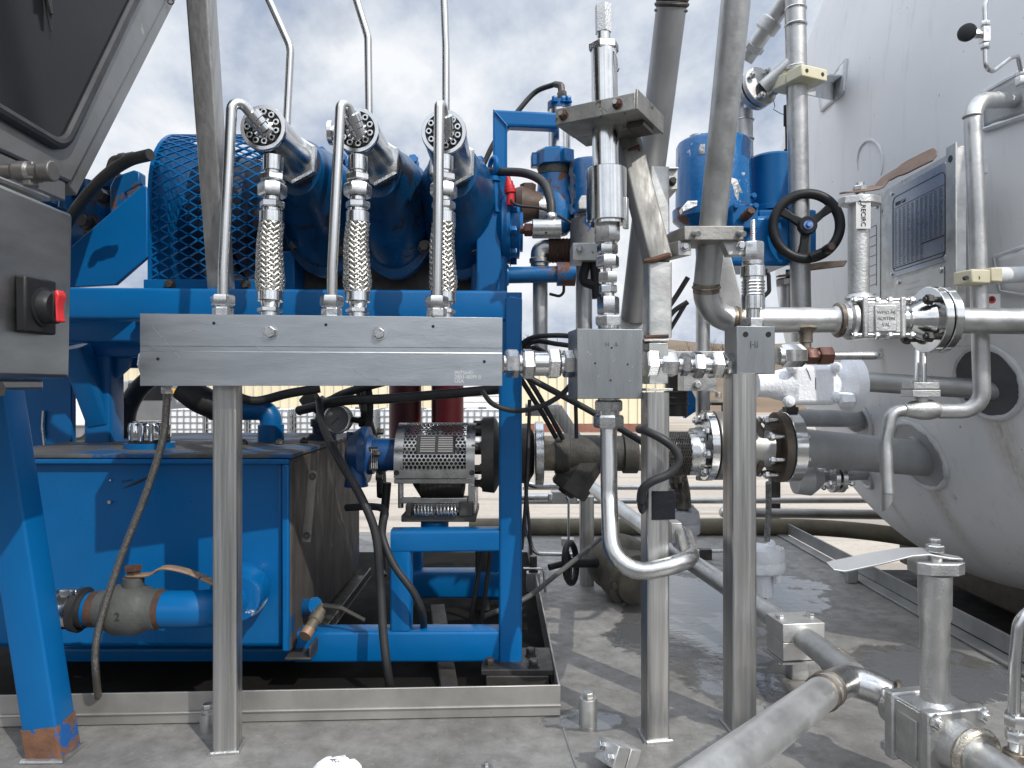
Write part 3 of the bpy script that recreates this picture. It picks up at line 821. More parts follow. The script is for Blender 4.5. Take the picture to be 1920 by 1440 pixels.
a = MB(); ms = [(0, zt_), (0, .6815), (.0006, .6810), (.0006, .6730), (0, .6725), (0, zb_), (.085, zb_), (.085, zt_)]
a.prism([ML + V7 * q + Z * z for q, z in ms], MR - ML); mb_ = t.p("body", MACH, a, bev=.0012)
def mf(px, py):          # a point of the bar's front face
    y = 1.14; 
    for _ in range(6):
        x = (px - 960) / F * y; y = 1.14 + (x - ML.x) * .1250
    return P(px, py, y)
for px, py in ((507, 623), (711, 625)):
    a = MB(); a.bolt(mf(px, py), -V7, .0165, .0085, True, .4); bo = t.p("hex_bolt", FIT, a)
    a = MB()
    for k in range(3): a.box(mf(px, py) - V7 * .0087, .0085, .0006, .0009, ax=(Matrix.Rotation(R(60*k+20), 3, V7) @ U7, V7, Z))
    t.p("grade_mark", DARKM, a, parent=bo)
a = MB()
for px, py in ((401, 606), (611, 609), (812, 612), (296, 673), (908, 678)):
    c = mf(px, py); a.cyl(c - V7 * .0004, c + V7 * .004, .0026, n=14)
t.p("drilled_hole", BLACK, a)
SCR = mk("scratch_bright", (.74, .75, .76), None, 30, metal=1., rough=.3)
a = MB()
for x_0, y_0, x_1, y_1, w_ in ((285, 612, 345, 680, .0006), (345, 622, 375, 618, .0007), (395, 608, 455, 607, .0005), (268, 640, 300, 660, .0004), (640, 682, 690, 708, .0006), (690, 708, 712, 713, .0006), (470, 640, 490, 655, .0005), (490, 655, 510, 659, .0005), (820, 628, 838, 628, .0009), (480, 630, 540, 632, .0004), (560, 664, 905, 663, .0004), (795, 627, 800, 632, .0006), (300, 648, 420, 652, .0003), (700, 672, 735, 706, .0004), (860, 700, 868, 690, .0005)):
    p0, p1 = mf(x_0, y_0), mf(x_1, y_1); e = (p1 - p0).normalized(); s_ = e.cross(V7)
    a.ob(p0 - V7 * .0003 - s_ * w_ / 2, p1 - p0, s_ * w_, V7 * .0002)
t.p("scratch", SCR, a)
ETCH = mk("etched_lettering", (.68, .69, .70), None, 20, metal=.4, rough=.5)
text(t, "etched_text", "P075640\n2801-8899 B\nUSA", .0088, mf(852, 702) - V7 * .0004, U7, Z, ETCH, mb_, .0002, 'LEFT', .82)
pl0 = ML + Z * .655 + V7 * .042
a = MB(); a.hex(pl0 - U7 * .0135, pl0 - U7 * .0005, .036, .2); t.p("hex_plug", FIT, a)

# ---- hooked tubes
def hook(label, px, corner, end, yb, group="hooked tubes over the manifold bar"):
    b0 = P(px, 588, yb); b0.z = zt_
    t = T("hooked_tube", label, "tube", b0, group)
    r = .0089
    c1, e1 = P(*corner), P(*end)
    a = MB(); a.tube([b0 + Z * .02, P(px + 1, 500, yb), c1, e1], r, 18, fl=.036); t.p("tube", TUBEM, a)
    a = MB(); a.hex(b0 + Z * .0005, b0 + Z * .0155, .030, .25); a.cyl(b0 + Z * .0152, b0 + Z * .0185, .0125); t.p("hex_body", FIT, a)
    a = MB(); a.hex(b0 + Z * .018, b0 + Z * .036, .0345, .1); t.p("hex_nut", FIT, a)
    d_ = (e1 - c1).normalized()
    a = MB(); a.lathe(e1 - d_ * .022, d_, [(0, .0105), (.002, .0155), (.014, .0155), (.0155, .0135), (.024, .0135), (.026, .011), (.036, .011)], 24); t.p("gland_nut", POL, a)
hook("hooked stainless tube entering the leftmost cylinder head", 418, (436, 172, 1.205), (486, 232, 1.235), 1.195)
hook("hooked stainless tube entering the middle cylinder head", 622, (640, 172, 1.212), (668, 238, 1.24), 1.205)
hook("hooked stainless tube entering the cylinder head nearest the blue L bracket", 819, (824, 170, 1.215), (836, 240, 1.25), 1.212)

# ---- braided hoses up to the cylinders
def braid(mb, pts, r, nb=12, pitch=.055, amp=.0011, w=.0032, m=None):
    pts = catmull(pts, 12)
    Ls = [0]
    for i in range(1, len(pts)): Ls.append(Ls[-1] + (pts[i] - pts[i-1]).length)
    N = int(Ls[-1] / .0016)
    rs = r if callable(r) else (lambda f: r)
    def at(s):
        for i in range(1, len(pts)):
            if Ls[i] >= s - 1e-9:
                f = (s - Ls[i-1]) / max(1e-9, Ls[i] - Ls[i-1]); return pts[i-1].lerp(pts[i], f), (pts[i] - pts[i-1]).normalized()
        return pts[-1], (pts[-1] - pts[-2]).normalized()
    fr_ = [at(Ls[-1] * i / N) for i in range(N + 1)]
    for sg in (-1, 1):
        for k in range(nb):
            vs = []
            for i, (c, d_) in enumerate(fr_):
                u, v, _ = basis(d_, Y_); s = Ls[-1] * i / N
                a0 = 2 * math.pi * k / nb + sg * 2 * math.pi * s / pitch
                lift = amp * sg * math.sin(math.pi * k + sg * math.pi * nb * s / pitch + math.pi / 4)
                rr = rs(i / N)
                for da, dl in ((-w, -.0012), (-w * .45, 0), (w * .45, 0), (w, -.0012)):
                    an = a0 + da / rr * .95
                    vs.append(c + (u * math.cos(an) + v * math.sin(an)) * (rr + lift + dl))
            mb.add(vs, [(i*4+j, i*4+j+1, i*4+j+5, i*4+j+4) for i in range(N) for j in range(3)])
BRAIDM = mk("braided_steel_wire", (.66, .64, .60), (.46, .445, .41), 60, metal=1., rough=.27, rv=.08, bump=.5, bs=900, bst=(1, 1, .2))
GAPM = mk("dark_braid_gap", (.03, .028, .025), None, 30, rough=.7)
def hose(label, b, top, bulge):
    t = T("braided_hose", label, "hose", b, "braided hoses feeding the cylinders")
    L = (top - b).length; d_ = (top - b).normalized()
    at = lambda f: b + (top - b) * f
    pts = [at(.165), at(.30) + V(-bulge * .5, 0, 0), at(.47) + V(-bulge, 0, 0), at(.60)]
    rf = lambda f: .0215 + .0022 * math.exp(-((f - .16) / .12) ** 2) + .0012 * math.sin(f * 5)
    a = MB(); a.tube(catmull(pts, 8), .0193, 20); core = t.p("hose_core", GAPM, a)
    a = MB(); braid(a, pts, rf, 16, .15, .0013, .0037); t.p("wire_braid", BRAIDM, a, parent=core, sharp=60)
    def rng(f0, f1, r0, name, mat=POL, hexa=False, r1=None):
        q = MB()
        if hexa: q.hex(at(f0), at(f1), r0 * 2, .12 + f0 * 3)
        else: q.cyl(at(f0), at(f1), r0, r1, 28, .0008)
        t.p(name, mat, q)
    rng(0.001, .04, .0165, "adapter", FIT); rng(.04, .068, .0185, "hex_nut", FIT, True); rng(.068, .11, .0145, "collar", POL, r1=.017); rng(.11, .170, .0215, "ferrule")
    rng(.595, .665, .0215, "ferrule"); rng(.665, .69, .0155, "collar"); rng(.69, .735, .0185, "hex_nut", FIT, True); rng(.735, .765, .0145, "collar")
    rng(.765, .845, .0215, "hex_nut", FIT, True); rng(.845, .86, .0155, "collar"); rng(.86, .905, .0195, "hex_nut", FIT, True); rng(.905, .925, .015, "collar")
    rng(.925, 1.02, .0175, "outlet_stub", POL)
    return t
cyls = [(492.5, 238.5, 1.26), (668, 243, 1.265), (832, 247, 1.272)]
for (px, pt), yb, lb in zip(((506, 512), (671, 671), (832, 832)), (1.232, 1.247, 1.262), ("braided steel hose under the leftmost cylinder", "braided steel hose under the middle cylinder", "braided steel hose half behind a hooked tube")):
    b = P(px, 590, yb); b.z = zt_ - .0005
    top = P(pt, 300, yb + .02); hose(lb, b, top, .003)

# ---- pump cylinders
def cylinder(label, px, py, y, spare=False):
    c = P(px, py, y); t = T("pump_cylinder", label, "pump cylinder", c + V(0, 0, -.05), "cold end cylinders of the pump")
    ro = .0408
    a = MB(); a.lathe(c, Y_, [(.006, ro * .80), (.0, ro * .82), (0, ro * .97), (.0025, ro), (.012, ro), (.014, ro * .97), (.172, ro * .97)], 48, cap0=False)
    t.p("barrel", POL, a)
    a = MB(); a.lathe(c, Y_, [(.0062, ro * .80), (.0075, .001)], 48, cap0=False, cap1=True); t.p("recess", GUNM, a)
    a = MB(); a.lathe(c, Y_, [(.0, .001), (-.002, .0125), (.002, .0185), (.0064, .019)], 36, cap0=True, cap1=False); t.p("end_cap", POL, a)
    for k in range(11):
        an = 2 * math.pi * k / 11 + .3; q = c + V(math.cos(an) * .0262, 0, math.sin(an) * .0262)
        m_ = MB(); m_.lathe(q, -Y_, [(-.006, .0056), (.0050, .0056), (.0056, .0050), (.0056, .0030)], 14, cap1=False); bo = t.p("cap_screw", POL, m_)
        m_ = MB(); m_.lathe(q, -Y_, [(.0056, .0030), (.001, .0029), (.001, .0003)], 6, cap0=False); t.p("socket", INK, m_, parent=bo)
    a = MB(); a.hex(c + Y_ * .168, c + Y_ * .192, .089, .55, 6); t.p("hex_flange", FIT, a)
    a = MB(); a.cyl(c + Y_ * .192, c + Y_ * .205, .046); t.p("rust_band", RUSTM, a)
    a = MB(); a.lathe(c + Z * ro * .93 + Y_ * .03, Z, [(0, .010), (.004, .010), (.006, .006)], 6); a.lathe(c + Z * ro * .93 + Y_ * .06, Z, [(0, .013), (.005, .013)], 20); t.p("vent_plug", FIT, a)
    if spare:
        q = c + V(-.040, .05, .012); a = MB(); a.lathe(q, -X, [(0, .014), (.012, .014), (.013, .022), (.021, .022), (.023, .019)], 28); t.p("side_cap", POL, a)
for (px, py, y), lb, sp in zip(cyls, ("polished pump cylinder nearest the blue mesh guard", "polished middle pump cylinder with a round side cap", "polished pump cylinder nearest the blue L bracket"), (0, 1, 0)):
    cylinder(lb, px, py, y, sp)

# ---- blue pump block
t = T("cryogenic_pump", "blue three cylinder pump block behind the polished cylinder heads", "pump", P(730, 540, 1.75))
for (px, py, y) in cyls:
    c = P(px, py, y)
    a = MB(); zz = []
    u = X
    rs = []
    for tt, r, dz, sx in ((.203, .050, 0, 1), (.225, .056, 0, 1), (.235, .058, -.004, 1), (.27, .068, -.010, 1), (.30, .082, -.016, .98), (.37, .102, -.034, .90), (.44, .112, -.042, .82), (.70, .114, -.044, .80)):
        rs.append([c + V(math.cos(k * math.pi / 20) * r * sx, tt, dz + math.sin(k * math.pi / 20) * r * (1 if k < 20 else 1.35)) for k in range(40)])
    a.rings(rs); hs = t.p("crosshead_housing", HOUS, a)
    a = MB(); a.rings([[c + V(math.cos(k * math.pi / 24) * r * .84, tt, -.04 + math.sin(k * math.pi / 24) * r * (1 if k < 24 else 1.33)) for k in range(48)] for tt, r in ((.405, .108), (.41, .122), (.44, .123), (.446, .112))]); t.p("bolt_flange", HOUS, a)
    for an in (35, 62, 90, 118, 145):
        a = MB(); q = c + V(math.cos(R(an)) * .0935, .408, -.036 + math.sin(R(an)) * .112); a.bolt(q, V(math.cos(R(an)) * .35, -1, math.sin(R(an)) * .35), .021, .024); t.p("stud_nut", BLUE, a)
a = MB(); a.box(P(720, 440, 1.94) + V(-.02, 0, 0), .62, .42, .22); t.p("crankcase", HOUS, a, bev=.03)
for px, py in ((557, 460), (715, 470), (768, 462), (796, 463), (889, 467), (640, 472)):
    a = MB(); a.bolt(P(px, py, 1.64), -Y_, .022, .018); t.p("flange_bolt", DARKM, a)
for px in (545, 905):
    a = MB(); a.box(P(px, 520, 1.72), .05, .10, .11); t.p("foot", BLUE, a, bev=.004)
a = MB(); a.box(P(720, 518, 1.80) + V(-.02, .12, 0), .56, .34, .115); t.p("recess_shade_filler", DARKM, a, bev=.01)  # added dark box; its colour paints the shaded recess below the housings
a = MB(); a.prism([P(x, y, 1.60) for x, y in ((893, 345), (912, 330), (938, 380), (940, 500), (930, 548), (890, 548), (893, 500))], (0, .035, 0)); t.p("end_plate", BLUE, a, bev=.003)
a = MB(); a.lathe(P(932, 432, 1.66), X, [(0, .062), (.012, .078), (.030, .078), (.032, .066), (.052, .066), (.054, .05), (.06, .05)], 40); ec = t.p("end_cover", BLUE, a)
for k in range(8):
    an = 2 * math.pi * k / 8 + .2; a = MB(); a.bolt(P(932, 432, 1.66) + V(.030, math.cos(an) * .070, math.sin(an) * .070), X, .018, .014); t.p("cover_bolt", BLUE, a, parent=ec)
a = MB(); a.torus(P(925, 312, 1.6), V(.9, .45, 0), .019, .0055, 28, 10); a.cyl(P(927, 332, 1.6), P(932, 398, 1.6), .007); a.cyl(P(927, 332, 1.6), P(927, 340, 1.6), .013); t.p("lifting_eye", BLUE, a)
a = MB(); a.cyl(P(957, 385, 1.58), P(957, 362, 1.58), .009); a.lathe(P(957, 362, 1.58), V(-.15, 0, 1), [(0, .013), (.008, .0135), (.009, .0115), (.016, .0115), (.017, .010), (.026, .009), (.027, .006), (.036, .005)], 16); t.p("red_cap", REDM, a)

# ---- tall tubes that rise behind the heads
for lb, pts, y in (("tall bent tube rising behind the leftmost pump cylinder", ((538, 225), (545, 90), (498, -14), (480, -60)), 1.34), ("tall bent tube rising behind the middle pump cylinder", ((692, 225), (690, 70), (664, -14), (650, -60)), 1.35),
                   ("tall straight tube rising above the cylinder nearest the blue L bracket", ((836, 230), (836, 90), (832, -20), (830, -60)), 1.34)):
    a = MB(); q = [P(x, yy, y) for x, yy in pts]
    a.tube([P(cyls[0][0] if "leftmost" in lb else pts[0][0] - 4, pts[0][1] + 34, y + .03), P(pts[0][0], pts[0][1] + 22, y)] + q, .0072, 16, fl=.05)
    solo("tall_tube", TUBEM, a, lb, "tube", q[0], "tall tubes rising from the pump heads")
# ---- leaning square tube
a = MB(); a.bar(P(422, 640, 1.47), P(373, -70, 1.27), .041, .041, up=V(.02, 1, 0), r=.005, k=4)
solo("leaning_tube", LEANM, a, "weathered square tube leaning up in front of the blue mesh guard", "tube", P(424, 640, 1.47))

# ---- expanded metal guard
t = T("mesh_guard", "blue expanded metal guard with a rounded top", "guard", P(380, 540, 1.55))
gx0, gx1 = P(281, 0, 1.52).x, P(492, 0, 1.52).x
gy, gr, zlo = 1.52, .165, P(0, 528, 1.52).z
zmid = P(0, 262, 1.69).z - gr
def gp(x, s, off=0.):
    hf = zmid - zlo; arc = math.pi * gr
    if s < hf: return V(x, gy - off, zlo + s)
    s -= hf
    if s < arc:
        an = math.pi - s / gr; return V(x, gy + gr + (gr + off) * math.cos(an), zmid + (gr + off) * math.sin(an))
    return V(x, gy + 2 * gr + off, zmid - (s - arc))
tot = 2 * (zmid - zlo) + math.pi * gr
a = MB(); nr = int(tot / .0118); hh = tot / nr; dia = .0415; nd = (gx1 - gx0) / dia
for i in range(nr + 1):
    ps = []; steps = int(nd * 12)
    for k in range(steps + 1):
        x = gx0 + (gx1 - gx0) * k / steps; ph = (x - gx0) / dia * 2 * math.pi + (math.pi if i % 2 else 0)
        s = max(0, min(tot, i * hh + hh * .52 * max(-.93, min(.93, math.asin(max(-1, min(1, math.cos(ph)))) * 2 / math.pi * 1.02))))
        ps.append((x, s, math.sin(ph)))
    rs = []
    for x, s, q in ps:
        c0, c1 = gp(x, s - .0017, .0016), gp(x, s + .0017, .0016); d0, d1 = gp(x, s + .0017, -.0014), gp(x, s - .0017, -.0014)
        rs.append([c0, c1, d0, d1])
    a.rings(rs)
t.p("mesh", BLUE, a, sharp=50)
a = MB(); a.ob(V(gx0 + .006, gy + 2 * gr - .03, zlo), V(gx1 - gx0 - .012, 0, 0), V(0, .006, 0), V(0, 0, zmid - zlo + .06)); t.p("back_panel", BLUE, a)
a = MB(); rs = [[gp(gx0 + .008, tot * i / 30, -.004), gp(gx0 + .012, tot * i / 30, -.004), gp(gx0 + .012, tot * i / 30, -.10), gp(gx0 + .008, tot * i / 30, -.10)] for i in range(31)]; a.prism([gp(gx0 + .008, tot * i / 40, -.003) for i in range(41)], (.004, 0, 0)); t.p("end_web", BLUE, a, sharp=50)
for xx in (gx0, gx1):
    a = MB(); n_ = 40
    rs = [[gp(xx - .004, tot * i / n_, .002), gp(xx + .004, tot * i / n_, .002), gp(xx + .004, tot * i / n_, -.022), gp(xx - .004, tot * i / n_, -.022)] for i in range(n_ + 1)]
    a.rings(rs); t.p("edge_strip", BLUE, a, sharp=50)
a = MB(); a.box(V((gx0 + gx1) / 2, gy - .004, zlo - .012), gx1 - gx0 + .015, .018, .030); t.p("base_strip", BLUE, a, bev=.002)
a = MB(); a.bolt(V(gx0 + .05, gy - .013, zlo - .008), -Y_, .016, .01); a.bolt(V(gx1 - .03, gy - .013, zlo - .008), -Y_, .016, .01); t.p("bolt", DARKM, a)
a = MB(); pc = V(gx0 + .05, gy + gr, zmid - .03)
a.lathe(pc, X, [(0, .03), (.01, .03), (.01, .135), (.05, .145), (.05, .125), (.06, .125), (.06, .145), (.10, .145), (.10, .125), (.11, .125), (.11, .145), (.135, .14), (.135, .04), (.17, .04)], 48)
solo("drive_pulley", mk("pulley_dark_blue", (.006, .03, .08), (.012, .014, .018), 6, rough=.5), a, "dark grooved drive pulley inside the mesh guard", "pulley", pc)

# ---- hydraulic motor and its gusset
t = T("hydraulic_motor", "chipped blue hydraulic motor left of the mesh guard", "motor", P(190, 470, 1.75))
mcn = P(150, 415, 1.78)
a = MB(); a.lathe(mcn - X * .14, X, [(0, .03), (.0, .06), (.04, .07), (.10, .075), (.105, .092), (.135, .092), (.138, .078), (.21, .078), (.213, .10), (.24, .10), (.243, .07), (.30, .07)], 32); t.p("body", BLUEC, a)
for px, py, r in ((158, 345, .028), (212, 330, .022), (110, 360, .03), (185, 348, .018)):
    a = MB(); a.lathe(P(px, py + 24, 1.73), Z, [(0, r * 1.2), (.012, r * 1.2), (.014, r), (.03, r), (.032, r * .7), (.04, r * .7)], 16); t.p("port", BLUEC, a)
for px, py in ((200, 372), (168, 420), (140, 350), (236, 345)):
    a = MB(); a.bolt(P(px, py, 1.68), V(-.2, -1, .1), .028, .022); t.p("bolt", DARKM, a)
a = MB(); a.prism([P(x, y, 1.64) for x, y in ((215, 330), (250, 318), (262, 322), (262, 345), (232, 362), (226, 400), (206, 400), (205, 350))], (0, .03, 0)); t.p("lug", BLUEC, a, bev=.004)
a = MB(); a.box(P(45, 372, 1.85), .30, .25, .075); t.p("manifold_block", BLUE, a, bev=.008)
a = MB(); a.cyl(P(88, 395, 1.7), P(88, 355, 1.72), .036, .03, 24); a.ball(P(88, 352, 1.72), .03, .03, .016); t.p("relief_dome", BLUE, a)
a = MB(); a.tube([P(120, 390, 1.62), P(124, 345, 1.62), P(135, 335, 1.62)], .012, 10); t.p("sealed_pipe", BLUEC, a)
a = MB(); a.prism([P(x, y, 1.49) for x, y in ((60, 520), (131, 464), (268, 346), (276, 352), (276, 482), (216, 534), (60, 543))], (0, .012, 0))
solo("gusset_plate", BLUE, a, "large sloping blue gusset plate left of the mesh guard", "gusset plate", P(200, 540, 1.49), bev=.002)
a = MB(); a.tube([P(100, 470, 1.42), P(130, 412, 1.38), P(160, 370, 1.34), P(198, 330, 1.30), P(240, 302, 1.27), P(282, 290, 1.25)], .0105, 16, sm=8)
solo("thick_hose", RUBBER, a, "thick black hose rising from behind the switch box", "hose", P(132, 400, 1.36))
a = MB(); a.lathe(P(252, 293, 1.36), P(222, 299, 1.36) - P(252, 293, 1.36), [(0, .009), (.016, .009), (.017, .0105), (.028, .0105)], 10); a.tube([P(224, 298, 1.36), P(212, 300, 1.36), P(206, 318, 1.36)], .008, 10, fl=.01)
solo("elbow_fitting", DARKM, a, "dark elbow fitting behind the thick black hose", "fitting")

# ================================================================== blue skid frame
t = T("skid_frame", "bright blue square tube frame of the pump skid", "frame", P(957, 1240, 1.46))
def beam(name, p0, p1, w, h, up=Z, mat=BLUE, r=.007, par=None):
    a = MB(); a.bar(p0, p1, w, h, up, r); return t.p(name, mat, a, parent=par)
beam("top_beam", P(40, 571, 1.405), P(948, 576, 1.475), .062, .062, up=Z)
beam("corner_post", P(957, 551, 1.475), P(957, 1238, 1.475), .0475, .05, up=Y_)
a = MB(); a.prism([P(x, y, 1.446) for x, y in ((948, 560), (958, 556), (979, 560), (979, 600), (972, 690), (948, 690))], (0, -.006, 0)); t.p("corner_plate", BLUE, a, bev=.002)
beam("lower_beam", P(560, 1206, 1.465), P(935, 1205, 1.475), .05, .064)
beam("lower_beam", P(60, 1228, 1.60), P(560, 1228, 1.6), .05, .05)
beam("side_post", P(196, 640, 1.73), P(196, 850, 1.73), .063, .066, up=Y_)
beam("diagonal_brace", P(140, 650, 1.66), P(192, 790, 1.72), .052, .055, up=Y_)
beam("rear_beam", P(60, 672, 1.80), P(420, 672, 1.82), .05, .05)
beam("rear_beam", P(60, 655, 1.72), P(300, 655, 1.72), .05, .04)
beam("rear_beam", P(60, 622, 1.62), P(935, 624, 1.68), .07, .05)
a = MB(); a.prism([P(x, y, 1.72) for x, y in ((215, 660), (247, 660), (240, 690), (220, 708), (215, 705))], (0, .012, 0)); t.p("gusset", BLUE, a)
beam("stand_leg", P(753, 1030, 1.47), P(753, 1176, 1.47), .043, .045, up=Y_)
beam("stand_beam", P(735, 1012, 1.47), P(936, 1010, 1.475), .045, .046)
beam("cross_beam", P(755, 1092, 1.95), P(950, 1092, 1.95), .06, .07)
beam("cross_post", P(775, 1020, 1.97), P(775, 1110, 1.97), .05, .05, up=Y_)
beam("cross_post", P(930, 1020, 1.97), P(930, 1120, 1.97), .05, .05, up=Y_)
beam("rear_post", P(905, 1000, 1.95), P(905, 1240, 1.95), .04, .04, up=Y_, mat=DARKM)
a = MB(); a.ob(P(-20, 700, 1.72), V(P(134, 0, 1.72).x - P(-20, 0, 1.72).x, 0, 0), V(0, .02, 0), V(0, 0, -.21)); t.p("side_panel", BLUE, a, bev=.003)
a = MB(); a.tube([P(82, 770, 1.715), P(80, 800, 1.715), P(84, 835, 1.715)], .004, 6); t.p("weld_runs", FIT, a)
a = MB(); q = P(970, 1243, 1.46); a.box(V(q.x, q.y + .01, .047), .145, .12, .012); a.box(V(q.x, q.y - .03, .024), .125, .05, .036); t.p("foot_plate", DARKM, a, bev=.002)
for px, py, yy in ((918, 1238, 1.43), (1000, 1248, 1.425), (995, 1222, 1.485)):
    a = MB(); q = P(px, py, yy); q.z = .053; a.bolt(q, Z, .017, .013); t.p("foot_bolt", DARKM, a)
# blue L bracket standing on the frame
t = T("pipe_bracket", "slim blue square tube bracket with a mitred corner", "bracket", P(937, 550, 1.62))
a = MB(); w2 = .0165
c_ = [P(924, 560, 1.62), P(924, 204, 1.62), P(1048, 210, 1.62), P(1048, 240, 1.62), P(951, 236, 1.62), P(951, 560, 1.62)]
a.prism(c_, (0, .034, 0)); t.p("tube", BLUE, a, bev=.006)
a = MB(); a.tube([P(925, 206, 1.617), P(951, 236, 1.617)], .002, 6); t.p("weld", BLUE, a)
t = T("cross_pipe", "short chipped blue pipe joining pump and flange stack", "pipe", P(1000, 516, 1.66))
a = MB(); a.cyl(P(948, 516, 1.66), P(1070, 514, 1.66), .0195, n=20); a.cyl(P(1044, 514, 1.66), P(1078, 514, 1.66), .028, n=20); t.p("pipe", BLUEC, a)
a = MB(); a.torus(P(950, 516, 1.66), X, .02, .006, 20, 8); t.p("weld", BLUEC, a)
# ================================================================== blue oil tank and everything round it
t = T("oil_tank", "large blue oil tank with a grimy right end below the bar", "oil tank", P(300, 1225, 1.5))
ty = 1.40; tx0, tx1 = P(-60, 0, ty).x, P(541, 0, ty).x; tz0, tz1 = P(0, 1222, ty).z, P(0, 861, ty).z
a = MB(); a.ob(V(tx0, ty + .016, tz0), V(tx1 - tx0 - .012, 0, 0), V(0, .60, 0), V(0, 0, tz1 - tz0)); t.p("front_wall", BLUE, a, bev=.012)
a = MB(); a.ob(V(tx0, ty, tz1 - .010), V(tx1 - tx0, 0, 0), V(0, .018, 0), V(0, 0, .010)); a.ob(V(tx1 - .013, ty, tz0), V(.013, 0, 0), V(0, .018, 0), V(0, 0, tz1 - tz0 - .0105)); t.p("front_lip", BLUE, a, bev=.0025)
a = MB(); a.ob(V(tx1 - .011, ty + .008, tz0 - .004), V(.016, 0, 0), V(0, .625, 0), V(0, 0, tz1 - tz0 + .006)); t.p("grimy_end", GRIME, a, bev=.012)
TOPM = mk("dusty_dark_top", (.11, .10, .085), (.055, .055, .055), 9, rough=.7, bump=.3, bs=60, chip=((.004, .07, .2), 6, .53, .5))
a = MB(); a.ob(V(tx0, ty + .004, tz1 + .001), V(tx1 - tx0 + .006, 0, 0), V(0, .63, 0), V(0, 0, .008)); t.p("top_plate", TOPM, a, bev=.002)
a = MB(); a.ob(V(tx1 - .005, ty - .01, tz0 - .014), V(.052, 0, 0), V(0, .60, 0), V(0, 0, .006)); a.ob(V(tx1 + .042, ty - .01, tz0 - .008), V(.005, 0, 0), V(0, .6, 0), V(0, 0, .022)); t.p("drip_lip", DARKM, a, bev=.002)
a = MB(); a.bar(P(587, 882, 1.46), P(574, 1015, 1.46), .019, .007, up=Y_, r=.0025); sg_ = t.p("level_sight", mk("dusty_sight_plate", (.26, .245, .22), (.16, .15, .135), 12, metal=.3, rough=.6), a)
for px, py in ((586, 893), (575, 1004)):
    a = MB(); a.bolt(P(px, py, 1.456), V(.2, -1, 0), .010, .006); t.p("sight_bolt", DARKM, a, parent=sg_)
a = MB(); a.cyl(P(200, 943, ty) + Y_ * .016, P(200, 943, ty) + Y_ * .008, .0035); a.cyl(P(200, 902, ty) + Y_ * .016, P(200, 902, ty) + Y_ * .012, .002); t.p("rivet", FIT, a)
SCUFF = mk("dark_scrape", (.03, .028, .027), None, 30, rough=.7)
a = MB(); a.tube([P(222, 918, ty) + Y_ * .0155, P(252, 905, ty) + Y_ * .015, P(278, 893, ty) + Y_ * .0155], [.0005, .003, .001], 6); a.tube([P(220, 905, ty) + Y_ * .0155, P(240, 902, ty) + Y_ * .0155], .0012, 5); t.p("scrape", SCUFF, a)
# fittings on the tank's top
c = P(281, 852, 1.55)
t = T("filler_cap", "chrome ribbed filler cap on a blue neck", "filler cap", c)
a = MB(); a.lathe(c - Z * .004, Z, [(0, .058), (.014, .058), (.018, .051), (.030, .051)], 36); t.p("neck", BLUE, a)
a = MB(); a.cyl(c + Z * .026, c + Z * .032, .041); t.p("gasket", BLACK, a)
rs = []
for h_, r in ((.032, .040), (.034, .0425), (.064, .0425), (.070, .040), (.0725, .034)):
    rs.append([c + Z * h_ + V(math.cos(k * math.pi / 48), math.sin(k * math.pi / 48), 0) * (r - (.0035 * max(0, math.cos(k / 96 * 2 * math.pi * 12)) if .033 < h_ < .066 else 0)) for k in range(96)])
a = MB(); a.rings(rs); t.p("cap", mk("chrome_plate", (.78, .78, .79), None, 9, metal=1., rough=.06, rv=.02), a, sharp=45)
c = P(508, 842, 1.72)
t = T("tank_manhole", "dark bolted manhole ring on the blue oil tank", "manhole", c)
a = MB(); a.lathe(c - Z * .01, Z, [(0, .105), (.014, .105), (.018, .10), (.022, .085)], 40); t.p("cover", TOPM, a)
a = MB(); a.torus(c + Z * .010, Z, .085, .007, 40, 8); t.p("gasket_ring", RUBBER, a)
for an in (200, 250, 300, 340, 30):
    a = MB(); q = c + V(math.cos(R(an)) * .095, math.sin(R(an)) * .095, .004); a.lathe(q, Z, [(0, .006), (.012, .006), (.016, .0105), (.022, .009), (.027, .003)], 10); t.p("wing_bolt", DARKM, a)
t = T("suction_elbow", "blue pipe elbow turning down into the oil tank", "pipe elbow", P(508, 830, 1.74))
a = MB(); a.tube([P(395, 768, 1.74), P(508, 768, 1.74), P(508, 815, 1.74)], .026, 20, fl=.034); a.cyl(P(508, 796, 1.74), P(508, 838, 1.74), .031); t.p("elbow", BLUE, a)
a = MB(); a.tube([P(345, 726, 1.72), P(375, 748, 1.72), P(412, 764, 1.74)], .034, 18, sm=6); t.p("hose", RUBBER, a)
c = P(605, 838, 1.78)
t = T("return_stack", "dark stack of fittings on the oil tank left of the gauge", "fitting stack", c)
a = MB(); a.lathe(c, Z, [(0, .034), (.034, .034), (.036, .025), (.05, .025), (.052, .030), (.070, .030), (.072, .018), (.11, .018)], 20); t.p("riser", mk("oily_blue", (.01, .035, .09), (.012, .02, .04), 8, rough=.5), a)
for p0, p1, r in (((575, 740), (592, 765), .021), ((588, 768), (612, 752), .017), ((596, 790), (630, 772), .014), ((612, 756), (650, 742), .013)):
    a = MB(); a.hex(P(*p0, 1.72), P(*p1, 1.72), r * 1.9); t.p("swivel_nut", DARKM, a)
c = P(633, 786, 1.70)
t = T("pressure_gauge", "round pressure gauge with a grey dial above the oil tank", "gauge", c)
gd = V(-.22, -1, 0).normalized()
a = MB(); a.lathe(c, gd, [(-.028, .022), (-.02, .032), (-.002, .034), (.003, .034), (.004, .030)], 36, cap1=False); t.p("case", DARKM, a)
a = MB(); a.torus(c + gd * .003, gd, .0325, .003, 40, 8); t.p("bezel", FIT, a)
